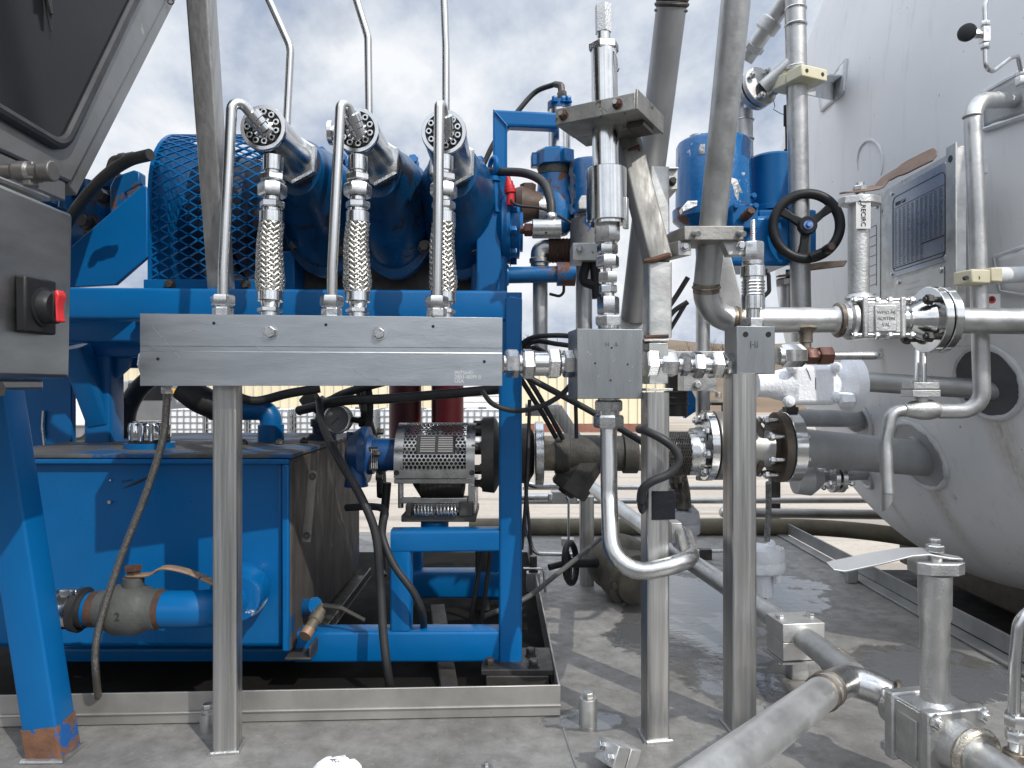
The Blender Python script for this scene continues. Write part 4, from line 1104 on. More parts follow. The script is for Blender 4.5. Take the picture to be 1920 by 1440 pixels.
a = MB(); a.cyl(c + gd * .0, c + gd * .001, .0305, n=36); dl = t.p("dial", mk("smoky_dial", (.20, .20, .195), None, 9, rough=.3), a)
a = MB(); gu, gv, _ = basis(gd)
for k in range(21):
    an = R(225 - 270 * k / 20); e = gu * math.cos(an) + gv * math.sin(an); a.ob(c + gd * .0012 + e * .022 - e.cross(gd) * .0003, e * (.005 if k % 5 == 0 else .003), e.cross(gd) * .0007, gd * .0003)
e = (gu * -.7 + gv * -.65).normalized(); a.ob(c + gd * .0016 - e * .006, e * .026, e.cross(gd) * .0012, gd * .0005)
t.p("needle", INK, a, parent=dl)
a = MB(); a.cyl(P(655, 786, 1.71), P(684, 790, 1.71), .007); a.tube([P(684, 735, 1.71), P(684, 812, 1.71), P(672, 850, 1.71)], .010, 10); a.hex(P(684, 782, 1.71), P(684, 800, 1.71), .03); t.p("stem", BLACK, a)

# suction valve on the tank's front
va, vb = P(96, 1141, 1.275), P(455, 1141, 1.275)
t = T("suction_valve", "grey bodied ball valve with tan lever on blue pipe at the oil tank", "ball valve", P(248, 1190, 1.275))
def vx(px): return P(px, 1142, 1.275)
IRG = mk("grey_cast_valve", (.060, .064, .060), (.085, .086, .078), 14, rough=.65, bump=.5, bs=150)
a = MB(); a.lathe(vx(186), X, [(0, .031), (S(10, 1.275), .034), (S(20, 1.275), .036), (S(24, 1.275), .040), (S(36, 1.275), .0445), (S(72, 1.275), .0445), (S(88, 1.275), .039), (S(94, 1.275), .0355), (S(112, 1.275), .0355), (S(113, 1.275), .033)], 36); bd = t.p("body", IRG, a)
text(t, "cast_mark", "2", .02, vx(245) + V(0, -.0448, -.006), X, Z, SCUFF, bd, .0008)
a = MB(); a.cyl(vx(186) - X * .012, vx(188), .0315); a.cyl(vx(298), vx(309), .0335); t.p("rusty_thread", RUSTM, a)
a = MB(); a.cyl(vx(150), vx(178), .0295); a.tube([vx(306), vx(410), P(447, 1116, 1.385)], .0325, 24, fl=.05); t.p("pipe", BLUE, a)
a = MB(); q = P(447, 1115, 1.36); a.lathe(q, V(-.25, 1, .03), [(-.03, .042), (-.02, .046), (.0, .048), (.01, .054), (.03, .056), (.06, .05)], 32); t.p("weld_collar", BLUEP, a)
vc = vx(250)
a = MB(); a.cyl(vc + Z * .04, vc + Z * .0575, .018); t.p("bonnet", IRG, a)
a = MB(); a.lathe(vc + Z * .058, Z, [(0, .012), (.012, .012), (.0125, .016), (.019, .016)], 6); t.p("stem", RUSTM, a)
a = MB(); hp = [vc + Z * .061 + X * -.01, vc + Z * .063 + X * .03, vc + Z * .075 + X * .055, vc + V(.10, 0, .067), vc + V(.16, -.002, .042)]
sec = catmull(hp, 6)
rs = [[p_ + V(0, -w_, 0) + Z * .002, p_ + V(0, w_, 0) + Z * .002, p_ + V(0, w_, 0) - Z * .003, p_ + V(0, -w_, 0) - Z * .003] for p_, w_ in ((p_, .011) for p_ in sec)]
a.rings(rs); t.p("lever", TAN, a, bev=.002)
a = MB(); a.tube([vx(60), vx(166)], .0325, 20); solo("suction_hose", RUBBER, a, "black rubber hose end pushed on the blue pipe beside the leaning leg", "hose")
t = T("hose_clamp", "bright band clamp round the black suction hose", "hose clamp", vx(132))
a = MB(); a.lathe(vx(118), X, [(0, .0332), (0, .0345), (S(22, 1.275), .0345), (S(22, 1.275), .0332)], 36, cap0=False, cap1=False); t.p("band", POL, a)
a = MB(); a.lathe(vx(143), V(1, 0, -.10), [(0, .0335), (0, .038), (.012, .040), (.014, .0335)], 30, cap0=False, cap1=False); t.p("torn_rim", RUBBER, a)
a = MB(); q = vx(140) + V(-.004, -.012, .034); a.box(q, .022, .018, .012); a.cyl(q + V(-.03, -.012, -.012), q + V(.0, 0, 0), .005, n=10); a.box(q + V(.014, 0, .002), .012, .02, .008); t.p("screw_housing", FIT, a, bev=.002)

# thin braided hose hanging from the bar
hp = [P(313, 727, 1.20), P(312, 760, 1.20), P(304, 830, 1.21), P(272, 930, 1.22), P(225, 1050, 1.225), P(190, 1160, 1.225), P(179, 1220, 1.225), P(181, 1275, 1.24), P(186, 1320, 1.32)]
t = T("thin_braided_hose", "thin braided steel hose hanging from the bar to the tray", "hose", hp[-1])
a = MB(); a.tube(hp, .0062, 12, sm=8); t.p("hose", mk("fine_steel_braid", (.30, .28, .25), (.16, .15, .135), 260, (1, 1, 1), 1., .38, .1, 1., 420), a)
a = MB(); a.hex(P(313, 723, 1.20), P(313, 738, 1.20), .0165); t.p("end_nut", FIT, a)

# drain cock
t = T("drain_cock", "small dull drain cock on the grimy tank end", "drain cock", P(610, 1165, 1.42))
a = MB(); a.lathe(P(606, 1138, 1.45), P(579, 1181, 1.40) - P(606, 1138, 1.45), [(0, .011), (.02, .011), (.021, .014), (.038, .014), (.040, .011), (.056, .011), (.057, .0125), (.068, .0125)], 16); bd = t.p("body", mk("dull_brass", (.22, .19, .14), (.13, .115, .09), 20, metal=.5, rough=.5), a)
a = MB(); q = P(579, 1181, 1.40); e = (P(579, 1181, 1.40) - P(606, 1138, 1.45)).normalized(); a.cyl(q + e * .0, q + e * .016, .0125); t.p("end_plug", mk("worn_copper", (.42, .27, .18), None, 20, metal=.6, rough=.5), a)
a = MB(); a.cyl(P(560, 1142, 1.5), P(592, 1136, 1.47), .018); t.p("nipple", BLUEC, a)
a = MB(); a.tube([P(608, 1136, 1.44), P(640, 1140, 1.43), P(684, 1163, 1.42)], [.006, .005, .004], 8, fl=.02); t.p("lever", DARKM, a)

# ================================================================== coupling guard, charge pump and spring mount
gy_ = 1.50; ga, gb = P(738, 0, gy_).x, P(890, 0, gy_).x
gzb = P(0, 897, gy_).z; gzt = P(0, 797, 1.60).z
t = T("coupling_guard", "perforated bright steel coupling guard with a black data plate", "guard", V((ga + gb) / 2, 1.56, gzb))
def gs(u, v, off=0.):           # u across, v along the bent sheet from front bottom upward
    L1 = .030; rr = .085
    if v < L1: return V(ga + u, gy_ - off, gzb + v)
    an = min((v - L1) / rr, 2.2)
    return V(ga + u, gy_ + rr - (rr + off) * math.cos(an), gzb + L1 + (rr + off) * math.sin(an) * .98)
W_, H_ = gb - ga, .030 + .085 * 2.0
def sheet(u0, u1, v0, v1, nu=2, nv=24):
    q = MB(); vs = [gs(u0 + (u1 - u0) * i / nu, v0 + (v1 - v0) * j / nv, o) for o in (0, -.0018) for j in range(nv + 1) for i in range(nu + 1)]
    M = (nu + 1) * (nv + 1); fs = []
    for j in range(nv):
        for i in range(nu):
            k = j * (nu + 1) + i; f = (k, k + 1, k + nu + 2, k + nu + 1); fs.append(f); fs.append(tuple(M + z for z in f)[::-1])
    q.add(vs, fs); return q
a = sheet(0, .019, 0, H_); 
for uu in ((W_ - .019, W_, 0, H_), (.019, W_ - .019, 0, .020)):
    b_ = sheet(*uu); a.add(b_.v, b_.f)
hx = .0052; pit = hx * math.sqrt(3); rows = int((H_ - .018) / (1.5 * hx)); cols = int((W_ - .034) / pit)
pl_u0, pl_u1, pl_v0, pl_v1 = W_ * .27, W_ * .76, .052, .094
for j in range(rows):
    for i in range(cols + 1):
        cu_, cv_ = .0185 + pit * (i + (.5 if j % 2 else 0)), .0235 + 1.5 * hx * j
        if cu_ > W_ - .0185: continue
        vs = []
        for rr_, oo in ((hx, 0), (.0036, 0), (.0036, -.0018)):
            for k in range(12):
                an = 2 * math.pi * k / 12 + math.pi / 6; q_ = rr_
                if rr_ == hx and k % 2: q_ = hx * math.cos(math.pi / 6)
                vs.append(gs(cu_ + q_ * math.cos(an + 0), cv_ + q_ * math.sin(an), oo))
        fs = [(k, (k + 1) % 12, 12 + (k + 1) % 12, 12 + k) for k in range(12)] + [(12 + k, 12 + (k + 1) % 12, 24 + (k + 1) % 12, 24 + k) for k in range(12)]
        a.add(vs, fs)
GUARDM = mk("guard_sheet_steel", (.50, .495, .48), (.30, .295, .285), 14, metal=1., rough=.3, rv=.1, bump=.15, bs=90)
sh = t.p("perforated_hood", GUARDM, a, sharp=30)
a = MB(); vs = [gs(u, v, o) for o in (.0006, .0022) for u, v in ((pl_u0, pl_v0), (pl_u1, pl_v0), (pl_u1, (pl_v0 + pl_v1) / 2), (pl_u1, pl_v1), (pl_u0, pl_v1), (pl_u0, (pl_v0 + pl_v1) / 2))]
a.add(vs, [(0, 1, 2, 5), (5, 2, 3, 4), (6, 7, 8, 11), (11, 8, 9, 10), (0, 1, 7, 6), (1, 2, 8, 7), (2, 3, 9, 8), (3, 4, 10, 9), (4, 5, 11, 10), (5, 0, 6, 11)])
dp = t.p("data_plate", INK, a)
a = MB()
for k in range(7):
    v = pl_v0 + .004 + k * .0052
    for u0, u1 in ((.11, .48), (.56, .93)):
        a.add([gs(pl_u0 + (pl_u1 - pl_u0) * f, vv, .0028) for f, vv in ((u0, v), (u1, v), (u1, v + .0030), (u0, v + .0030))], [(0, 1, 2, 3)])
t.p("plate_print", mk("dim_white_print", (.24, .24, .24), None, 9, rough=.6), a, parent=dp)
a = MB()
for u in (.006, W_ - .006): a.bolt(gs(u, .012), -Y_, .008, .006); 
t.p("guard_screw", DARKM, a)
a = MB(); a.lathe(V(ga + .01, gy_ + .085, gzb + .035), X, [(0, .03), (0, .052), (.05, .052), (.052, .062), (.08, .062), (.082, .05), (.13, .05), (.14, .03)], 28); t.p("coupling", DARKM, a)
a = MB(); a.ob(V(ga, gy_ + .005, gzb - .012), V(W_, 0, 0), V(0, .01, 0), V(0, 0, .0105)); a.ob(V(gb - .014, gy_ + .002, P(0, 965, gy_).z), V(.014, 0, 0), V(0, .16, 0), V(0, 0, gzb - .013 - P(0, 965, gy_).z)); a.ob(V(ga + .01, gy_ + .004, P(0, 945, gy_).z), V(W_ - .026, 0, 0), V(0, .012, 0), V(0, 0, .012)); t.p("frame", GUARDM, a, bev=.0015)
a = MB(); a.lathe(V(ga + .03, gy_ + .09, gzb - .008), X, [(0, .02), (.02, .05), (.11, .056), (.115, .03)], 24); t.p("hub", DARKM, a)
a = MB(); a.cyl(V(ga + .012, gy_ + .02, P(0, 955, gy_).z), V(ga + .012, gy_ + .02, gzb - .013), .006, n=10); t.p("stud", FIT, a)
t = T("spring_mount", "dark base with two small coil springs under the guard", "spring mount", P(820, 985, 1.50))
a = MB(); a.ob(P(752, 979, 1.49), V(P(892, 0, 1.49).x - P(752, 0, 1.49).x, 0, 0), V(0, .16, 0), V(0, 0, .014)); t.p("base", DARKM, a, bev=.002)
a = MB(); a.ob(P(760, 946, 1.485), V(.012, 0, 0), V(0, .1, 0), V(0, 0, -.026)); a.ob(P(860, 943, 1.485), V(.03, 0, 0), V(0, .1, 0), V(0, 0, -.028)); t.p("cheek", DARKM, a, bev=.002)
for px0, px1 in ((776, 814), (818, 858)):
    a = MB(); n_ = 120; A_, B_ = P(px0, 957, 1.49), P(px1, 957, 1.49)
    a.tube([A_.lerp(B_, k / n_) + V(0, math.cos(k / n_ * 2 * math.pi * 6) * .011, math.sin(k / n_ * 2 * math.pi * 6) * .011) for k in range(n_ + 1)], .0022, 8); t.p("coil_spring", FIT, a)
a = MB(); a.cyl(P(815, 992, 1.53), P(815, 975, 1.53), .03); a.ob(P(775, 978, 1.50), V(.12, 0, 0), V(0, .1, 0), V(0, 0, .005)); t.p("saddle", BLUEC, a, bev=.002)
t = T("charge_pump", "small dark blue pump left of the perforated guard", "pump", P(700, 900, 1.58))
pc_ = P(660, 852, 1.58); OB = mk("oily_blue_paint", (.004, .06, .20), (.01, .03, .08), 8, rough=.4, bump=.3, bs=60)
a = MB(); a.lathe(pc_ - X * .012, X, [(0, .02), (.01, .045), (.035, .062), (.05, .062), (.052, .045), (.062, .043), (.063, .036), (.112, .036), (.113, .046), (.128, .046), (.13, .03)], 32); t.p("body", OB, a)
a = MB(); a.ob(P(692, 838, 1.538), V(.018, 0, 0), V(0, .004, 0), V(0, 0, -.05)); pp = t.p("name_plate", INK, a)
a = MB()
for k in range(4): a.ob(P(696 + k * 3.4, 842, 1.5375), V(.0015, 0, 0), V(0, .0006, 0), V(0, 0, -.042))
t.p("plate_print", WHITEBAR, a, parent=pp)
a = MB(); a.cyl(P(668, 870, 1.55), P(668, 912, 1.55), .02, .026); a.cyl(P(665, 838, 1.58), P(665, 810, 1.58), .018); t.p("port", OB, a)
for k in range(5):
    an = 2 * math.pi * k / 5 + .5; a = MB(); a.bolt(pc_ + V(.058, math.cos(an) * .052, math.sin(an) * .052), X, .012, .012); t.p("bolt", DARKM, a)
t = T("suction_flange", "dark round flange between the guard and the blue post", "flange", P(918, 850, 1.58))
a = MB(); fc = P(905, 852, 1.58); a.lathe(fc, X, [(0, .05), (0, .082), (.026, .085), (.030, .08), (.045, .05), (.08, .045)], 40); t.p("disc", DARKM, a)
for k in range(9):
    an = 2 * math.pi * k / 9; a = MB(); a.bolt(fc + V(0, math.cos(an) * .068, math.sin(an) * .068), -X, .014, .018); t.p("bolt", DARKM, a)
for lb, px in (("dark red cylinder behind the left part of the perforated guard", 760), ("dark red cylinder behind the right part of the perforated guard", 839)):
    t = T("red_cylinder", lb, "cylinder", P(px, 900, 2.3), "dark red cylinders")
    c = P(px, 830, 2.3)
    a = MB(); a.lathe(c - Z * .06, Z, [(0, .048), (.004, .052), (.36, .052), (.364, .048)], 28); t.p("body", REDC, a)
    a = MB(); a.cyl(c + Z * .304, c + Z * .33, .03); t.p("neck", DARKM, a)
t = T("black_elbow_pipe", "black pipe curving down beside the blue side post", "pipe", P(232, 850, 1.85))
a = MB(); a.tube([P(330, 690, 1.85), P(275, 715, 1.85), P(240, 765, 1.85), P(232, 845, 1.85)], .024, 18, sm=8); t.p("pipe", RUBBER, a)
a = MB(); a.cyl(P(237, 746, 1.85), P(237, 757, 1.85), .031); t.p("collar", RUBBER, a)

# ================================================================== black hoses
def hs(lb, pts, r, mat=RUBBER, name="black_hose"):
    q = [P(*p_) for p_ in pts]; a = MB(); a.tube(q, r, 12, sm=8)
    return solo(name, mat, a, lb, "hose", q[len(q) // 2])
hs("black hose running from above the gauge down past the grimy tank end into the tray", [(598, 752, 1.6), (606, 800, 1.52), (640, 868, 1.43), (676, 930, 1.40), (704, 1000, 1.395), (713, 1090, 1.395), (718, 1180, 1.38), (727, 1260, 1.37), (736, 1320, 1.40)], .0085)
hs("black hose bending down in front of the short blue stand leg", [(650, 952, 1.50), (700, 950, 1.46), (722, 960, 1.43), (716, 1000, 1.42), (738, 1058, 1.41), (775, 1110, 1.41), (792, 1150, 1.43), (795, 1185, 1.50)], .0075)
hs("thick black hose running level under the manifold bar", [(560, 770, 1.66), (640, 752, 1.6), (720, 748, 1.6), (810, 741, 1.6), (900, 733, 1.6), (960, 728, 1.6)], .011)
hs("black hose bundled under the left half of the bar behind the stainless post", [(440, 742, 1.55), (480, 752, 1.55), (540, 738, 1.56), (600, 728, 1.58)], .010)
hs("short black hose rising from the swivel fittings left of the gauge", [(612, 756, 1.7), (640, 740, 1.68), (690, 724, 1.62), (720, 716, 1.6)], .010)
hs("black hose hugging the top of the small dark blue pump", [(690, 722, 1.64), (694, 760, 1.66), (690, 800, 1.66), (668, 830, 1.64)], .008)
hs("black hose hanging behind the perforated guard frame", [(726, 905, 1.66), (722, 950, 1.66), (715, 1010, 1.64), (718, 1080, 1.6)], .010)
hs("black cable drooping from the blue post to the square block", [(905, 735, 1.45), (925, 758, 1.41), (965, 770, 1.40), (1010, 763, 1.38), (1050, 742, 1.36), (1082, 708, 1.34)], .0052)
hs("black hose dropping behind the oil tank gauge", [(672, 720, 1.85), (690, 790, 1.85), (712, 870, 1.85), (716, 930, 1.8)], .013)
hs("thickest black hose slanting behind the square block to the taped post", [(985, 705, 1.5), (1060, 745, 1.5), (1120, 778, 1.48), (1170, 808, 1.45), (1215, 835, 1.40)], .0068)
hs("topmost black hose of the bundle left of the square block", [(968, 655, 1.52), (995, 634, 1.50), (1040, 629, 1.46), (1095, 632, 1.42)], .0052)
hs("second black hose of the bundle left of the square block", [(968, 668, 1.52), (1000, 641, 1.51), (1045, 645, 1.48), (1095, 652, 1.45)], .0052)
hs("third black hose of the bundle, sagging toward the square block", [(966, 675, 1.53), (1000, 652, 1.53), (1040, 668, 1.51), (1095, 660, 1.47)], .0052)
hs("lowest black hose of the bundle left of the square block", [(966, 664, 1.56), (1000, 668, 1.55), (1040, 676, 1.53), (1095, 668, 1.5)], .0052)
hs("left one of the two slanting black cables right of the blue post", [(974, 706, 1.55), (995, 740, 1.6), (1020, 780, 1.65), (1042, 820, 1.7)], .0058)
hs("right one of the two slanting black cables right of the blue post", [(988, 706, 1.56), (1008, 738, 1.6), (1032, 780, 1.65), (1055, 822, 1.7)], .0058)
hs("thin vertical cable left of the big bent tube", [(1079, 745, 1.6), (1080, 780, 1.6), (1081, 822, 1.6)], .0045)
hs("thin cable hanging down beside the blue post", [(993, 750, 1.55), (990, 850, 1.52), (985, 950, 1.5), (978, 1030, 1.5)], .004)
hs("second thin cable hanging down beside the blue post", [(985, 905, 1.52), (990, 960, 1.5), (996, 1040, 1.5)], .0035)
hs("thick black hose looping in front of the taped post", [(1199, 805, 1.25), (1212, 808, 1.215), (1240, 822, 1.20), (1265, 842, 1.20), (1272, 865, 1.20), (1255, 888, 1.20), (1222, 903, 1.20), (1205, 918, 1.205), (1201, 940, 1.215)], .0075)
hs("thin black cable behind the stand in the skid frame", [(905, 1030, 1.6), (893, 1100, 1.6), (880, 1180, 1.6)], .005)
hs("second thin black cable behind the stand in the skid frame", [(920, 1030, 1.6), (912, 1100, 1.6), (902, 1170, 1.6)], .005)
hs("grey hose lying across the deck from the skid to the black handwheel", [(905, 1158, 1.62), (985, 1122, 1.66), (1040, 1080, 1.75), (1090, 1040, 1.85), (1125, 1010, 1.95)], .0062, mk("grey_hose_rubber", (.085, .085, .083), (.06, .06, .06), 12, rough=.6))
hs("black hose arching to the cooled fitting right of the eye bolt", [(903, 322, 1.62), (935, 322, 1.60), (985, 325, 1.56), (1018, 342, 1.53), (1032, 375, 1.51), (1034, 408, 1.50)], .0098)
hs("thin black hose arching up behind the L bracket", [(905, 312, 1.75), (930, 262, 1.75), (974, 205, 1.75), (1005, 172, 1.75), (1040, 158, 1.72)], .0065)
hs("thin black wire from the red cap to the valve", [(955, 372, 1.58), (970, 385, 1.55), (1010, 390, 1.52), (1035, 398, 1.5), (1070, 418, 1.52)], .003)
hs("upper black cable slanting right of the second stainless post", [(1243, 590, 1.6), (1265, 560, 1.6), (1290, 520, 1.58)], .0058)
hs("lower black cable slanting right of the second stainless post", [(1238, 620, 1.62), (1262, 585, 1.61), (1290, 566, 1.6)], .0058)
hs("third black cable slanting right of the second stainless post", [(1250, 628, 1.64), (1272, 592, 1.63), (1288, 565, 1.62)], .005)
a = MB(); q = P(1228, 944, 1.226); a.bar(P(1236, 970, 1.2495), P(1236, 917, 1.2495), .0455, .0455, up=V7, r=.006); a.ball(P(1204, 940, 1.222), .009, .012, .022)
solo("tape_wrap", TAPE, a, "black tape wrapped round the stainless post over the hose end", "tape", P(1236, 970, 1.25))

# ================================================================== drip tray
t = T("drip_tray", "shallow steel drip tray under the blue skid", "tray", V(-.4, 1.6, 0))
TRM = mk("tray_steel", (.47, .455, .43), (.33, .32, .30), 5, (1, 1, 1), .75, .48, .1, .2, 60, chip=((.2, .18, .15), 20, .68, .7))
ta, tb = V(-2.2, 1.225, 0), V(.0905, 1.325, 0); th_ = .057
tb2 = V(.062, 2.6, 0)
a = MB(); a.ob(ta + Z * .0015, tb - ta, V(0, .004, 0), V(0, 0, th_)); t.p("front_wall", TRM, a, bev=.001)
a = MB(); a.ob(tb + V(-.0005, .0045, .0015), tb2 - tb, V(-.004, 0, 0), V(0, 0, th_)); t.p("side_wall", TRM, a, bev=.001)
a = MB(); a.prism([ta + V(0, .005, .002), tb + V(-.006, .005, .002), tb2 + V(-.006, 0, .002), V(-2.2, 2.6, .002)], (0, 0, .003)); t.p("floor", mk("shade_dark_tray_floor", (.014, .013, .012), (.008, .0078, .0075), 6, rough=.85, spec=.06), a)  # floor coloured near-black to deepen the shade inside the tray
a = MB(); a.tube([ta + V(0, -.002, .022), tb + V(0, -.002, .022)], .0025, 8); t.p("bend_line", TRM, a)
a = MB(); a.bar(P(820, 1140, 1.7), P(845, 1310, 1.4), .035, .02, r=.003); solo("tray_rail", DARKM, a, "dark flat bar lying in the tray under the skid", "bar")
# loose things on the deck
a = MB(); q = PZ(1103, 1357); a.lathe(q, Z, [(0, .0165), (.046, .0165), (.048, .0155), (.048, .009), (.056, .009)], 24); a.hex(q + Z * .048, q + Z * .058, .018)
solo("capped_stub", GALV, a, "short capped pipe stub in a small puddle near the tray corner", "pipe stub", q)
a = MB(); q = PZ(389, 1372); a.lathe(q, Z, [(0, .013), (.034, .013), (.036, .010), (.042, .010)], 24); a.hex(q + Z * .042, q + Z * .05, .016)
solo("capped_stub", GALV, a, "short capped pipe stub half behind the post under the bar", "pipe stub", q)
a = MB(); a.ball(PZ(630, 1444) + V(0, 0, -.004), .042, .03, .020, 24, 14)
rr = random.Random(3)
for v in a.v: v += V(rr.uniform(-1, 1), rr.uniform(-1, 1), rr.uniform(-1, 1)) * .003
solo("ice_lump", FROST, a, "white lump of ice lying on the deck at the front", "ice", PZ(630, 1444))
a = MB(); q = PZ(912, 1452); a.box(q + Z * .006, .018, .018, .012); a.bolt(q + Z * .012, Z, .008, .006); a.box(q + V(-.018, 0, .002), .02, .014, .003)
solo("small_clip", GALV, a, "tiny bolted metal clip on the deck at the front edge", "clip", q)
t = T("tube_clamp", "twin bolt aluminium tube clamp tilted on the deck", "clamp", PZ(1160, 1430))
ax = (V(.80, -.35, -.10).normalized(),); u_ = V(.72, .55, -.42).normalized(); v_ = V(-.6, .8, 0); v_ = (v_ - u_ * v_.dot(u_)).normalized(); w_ = u_.cross(v_)
qc = P(1148, 1412, 1.14)
a = MB(); a.box(qc, .028, .042, .034, ax=(u_, v_, w_)); t.p("near_half", ALU, a, bev=.0015)
a = MB(); a.box(qc + u_ * .030, .026, .042, .034, ax=(u_, v_, w_)); t.p("far_half", ALU, a, bev=.0015)
a = MB(); a.box(qc + u_ * .062 - w_ * .014, .05, .040, .008, ax=(u_, v_, w_)); a.box(qc + u_ * .047 + w_ * .004, .006, .034, .026, ax=(u_, v_, w_)); t.p("bracket", CAST, a, bev=.001)
for s in (-1, 1):
    a = MB(); a.bolt(qc - u_ * .014 + v_ * .011 * s + w_ * .005 * s, -u_, .012, .010); t.p("bolt", FIT, a)
# ================================================================== centre: fittings, blocks, tall valve
def chain(t, p0, p1, items, mat=FIT):
    """fittings along an axis: (f0, f1, radius, kind, name[, material]); kind h = hex, c = round, o = twelve sided"""
    p0, p1 = Vector(p0), Vector(p1)
    for k, it in enumerate(items):
        f0, f1, r, kd, nm = it[:5]; m_ = it[5] if len(it) > 5 else (mat if kd == 'h' else POL)
        a = MB(); q0, q1 = p0.lerp(p1, f0), p0.lerp(p1, f1)
        if kd == 'h': a.hex(q0, q1, r * 2, .15 + k * .37)
        elif kd == 'x': a.lathe(q0, q1 - q0, [(0, r * 1.12), (.001, r * 1.15), ((q1 - q0).length, r * 1.15)], 6, .4)
        elif kd == 't':
            n_ = max(2, int((q1 - q0).length / .003)); L = (q1 - q0).length
            a.lathe(q0, q1 - q0, [(L * j / (2 * n_), r * (1 if j % 2 else .9)) for j in range(2 * n_ + 1)], 24)
        else: a.cyl(q0, q1, r, it[6] if len(it) > 6 else None, 28, min(.0008, r * .08))
        t.p(nm, m_, a)
def pxchain(t, A, B, a0, a1, items, yv, mat=FIT):
    chain(t, A, B, [((i[0] - a0) / (a1 - a0), (i[1] - a0) / (a1 - a0), S(i[2], yv), *i[3:]) for i in items], mat)
YB = 1.238
A_, B_ = P(943, 682, 1.258), P(1082, 682, 1.275)
t = T("fitting_chain", "row of bright hex fittings between the long bar and the square block", "fittings", A_.lerp(B_, .5))
pxchain(t, A_, B_, 943, 1082, [(943, 948, 17, 'c', "collar"), (947, 972, 23, 'h', "hex_nut"), (972, 978, 18, 'c', "collar"), (978, 1000, 25.5, 'h', "hex_nut"), (1000, 1026, 23, 'c', "sleeve"), (1025, 1049, 26, 'h', "hex_nut"), (1049, 1056, 18, 'c', "collar"), (1055, 1076, 22.5, 'h', "hex_nut"), (1076, 1083, 18, 'c', "collar")], 1.265)
A_, B_ = P(1208, 682, 1.280), P(1384, 686, 1.300)
t = T("fitting_chain", "row of bright hex fittings between the square block and the small Hi block", "fittings", A_.lerp(B_, .5))
pxchain(t, A_, B_, 1208, 1384, [(1208, 1231, 25, 'h', "hex_nut"), (1231, 1238, 17, 'c', "collar"), (1237, 1267, 21, 'h', "hex_nut"), (1266, 1276, 15, 'c', "collar"), (1275, 1290, 19, 'h', "hex_nut"), (1290, 1297, 15, 'c', "collar"), (1296, 1316, 23, 'h', "hex_nut"), (1316, 1332, 16, 'c', "sleeve"), (1331, 1352, 24, 'h', "hex_nut"), (1352, 1357, 15, 'c', "collar"), (1357, 1371, 20, 'h', "hex_nut"), (1371, 1384, 15, 'c', "collar")], 1.29)
# square block
def block(t, px0, px1, py0, py1, y, depth, mat, bev=.0012):
    c0 = P(px0, py1, y); wv = U7 * (S(px1 - px0, y) / U7.x); a = MB(); a.ob(c0, wv, V7 * depth, Z * S(py1 - py0, y)); return t.p("body", mat, a, bev=bev)
GREYB = mk("grey_block_steel", (.285, .30, .31), (.235, .25, .26), 5, (6, 6, 1), .9, .42, .06, .15, 110, (5, 5, .4), chip=((.62, .62, .61), 48, .745, .4))
t = T("square_block", "square grey steel distribution block with drilled holes", "block", P(1145, 748, 1.27))
bb = block(t, 1082, 1208, 616, 748, YB, .078, GREYB)
a = MB()
for px, py in ((1147, 652), (1116, 681), (1177, 683), (1145, 713)):
    q = P(px, py, YB + (px - 1082) / F * 1.238 * .125); a.cyl(q - V7 * .0005, q + V7 * .003, .0017, n=12)
t.p("drilled_hole", BLACK, a)
a = MB(); rr = random.Random(5)
for k in range(16):
    px, py = rr.choice(((1095, 628), (1190, 628), (1200, 637), (1105, 664), (1195, 660), (1180, 690), (1150, 700), (1125, 709), (1190, 714), (1155, 680), (1183, 626))); px += rr.uniform(-8, 8); py += rr.uniform(-6, 6)
    q = P(px, py, YB + (px - 1082) / F * 1.238 * .125) - V7 * .0003; an = rr.uniform(0, 3.1); e = U7 * math.cos(an) + Z * math.sin(an); a.ob(q, e * rr.uniform(.0015, .004), e.cross(V7) * rr.uniform(.0005, .0013), V7 * .0002)
t.p("nick", SCR, a)
STAMP = mk("faint_stamp", (.20, .215, .225), None, 20, metal=.8, rough=.5)
text(t, "stamped_mark", "H   A", .0105, P(1147, 649, YB + .007) - V7 * .0003, U7, Z, STAMP, bb, .0002)
# small block
t = T("small_block", "small grey steel block stamped Hi on the right stainless post", "block", P(1418, 702, 1.3))
bb = block(t, 1381, 1457, 611, 701, 1.268, .052, GREYB)
a = MB()
for px in (1398, 1441):
    q = P(px, 627, 1.268 + (px - 1381) / F * 1.268 * .125); a.cyl(q - V7 * .0006, q + V7 * .004, .0050, n=20)
t.p("bolt_hole", BLACK, a)
text(t, "stamped_mark", "Hi", .0175, P(1414, 652, 1.272) - V7 * .0005, U7, Z, mk("stamped_letters", (.10, .105, .11), None, 20, rough=.5), bb, .0003)
# right side of the small block: plug, brown fittings, tube
A_, B_ = P(1457, 667, 1.30), P(1560, 667, 1.312)
t = T("gauge_branch", "bright hex and brown fittings with a short tube right of the Hi block", "fittings", A_)
pxchain(t, A_, B_, 1457, 1560, [(1457, 1466, 17, 'c', "collar"), (1465, 1506, 18.5, 'h', "hex_nut", POL), (1505, 1510, 12, 'c', "collar", BROWN), (1509, 1528, 14.5, 'h', "brown_nut", BROWN), (1526, 1534, 12, 'c', "collar", BROWN), (1533, 1558, 15.5, 'h', "brown_nut", BROWN)], 1.305)
a = MB(); a.tube([P(1555, 667, 1.31), P(1642, 667, 1.325), P(1650, 667, 1.40), P(1640, 667, 1.55)], S(7.5, 1.31), 16, fl=.02); t.p("tube", TUBEM, a)
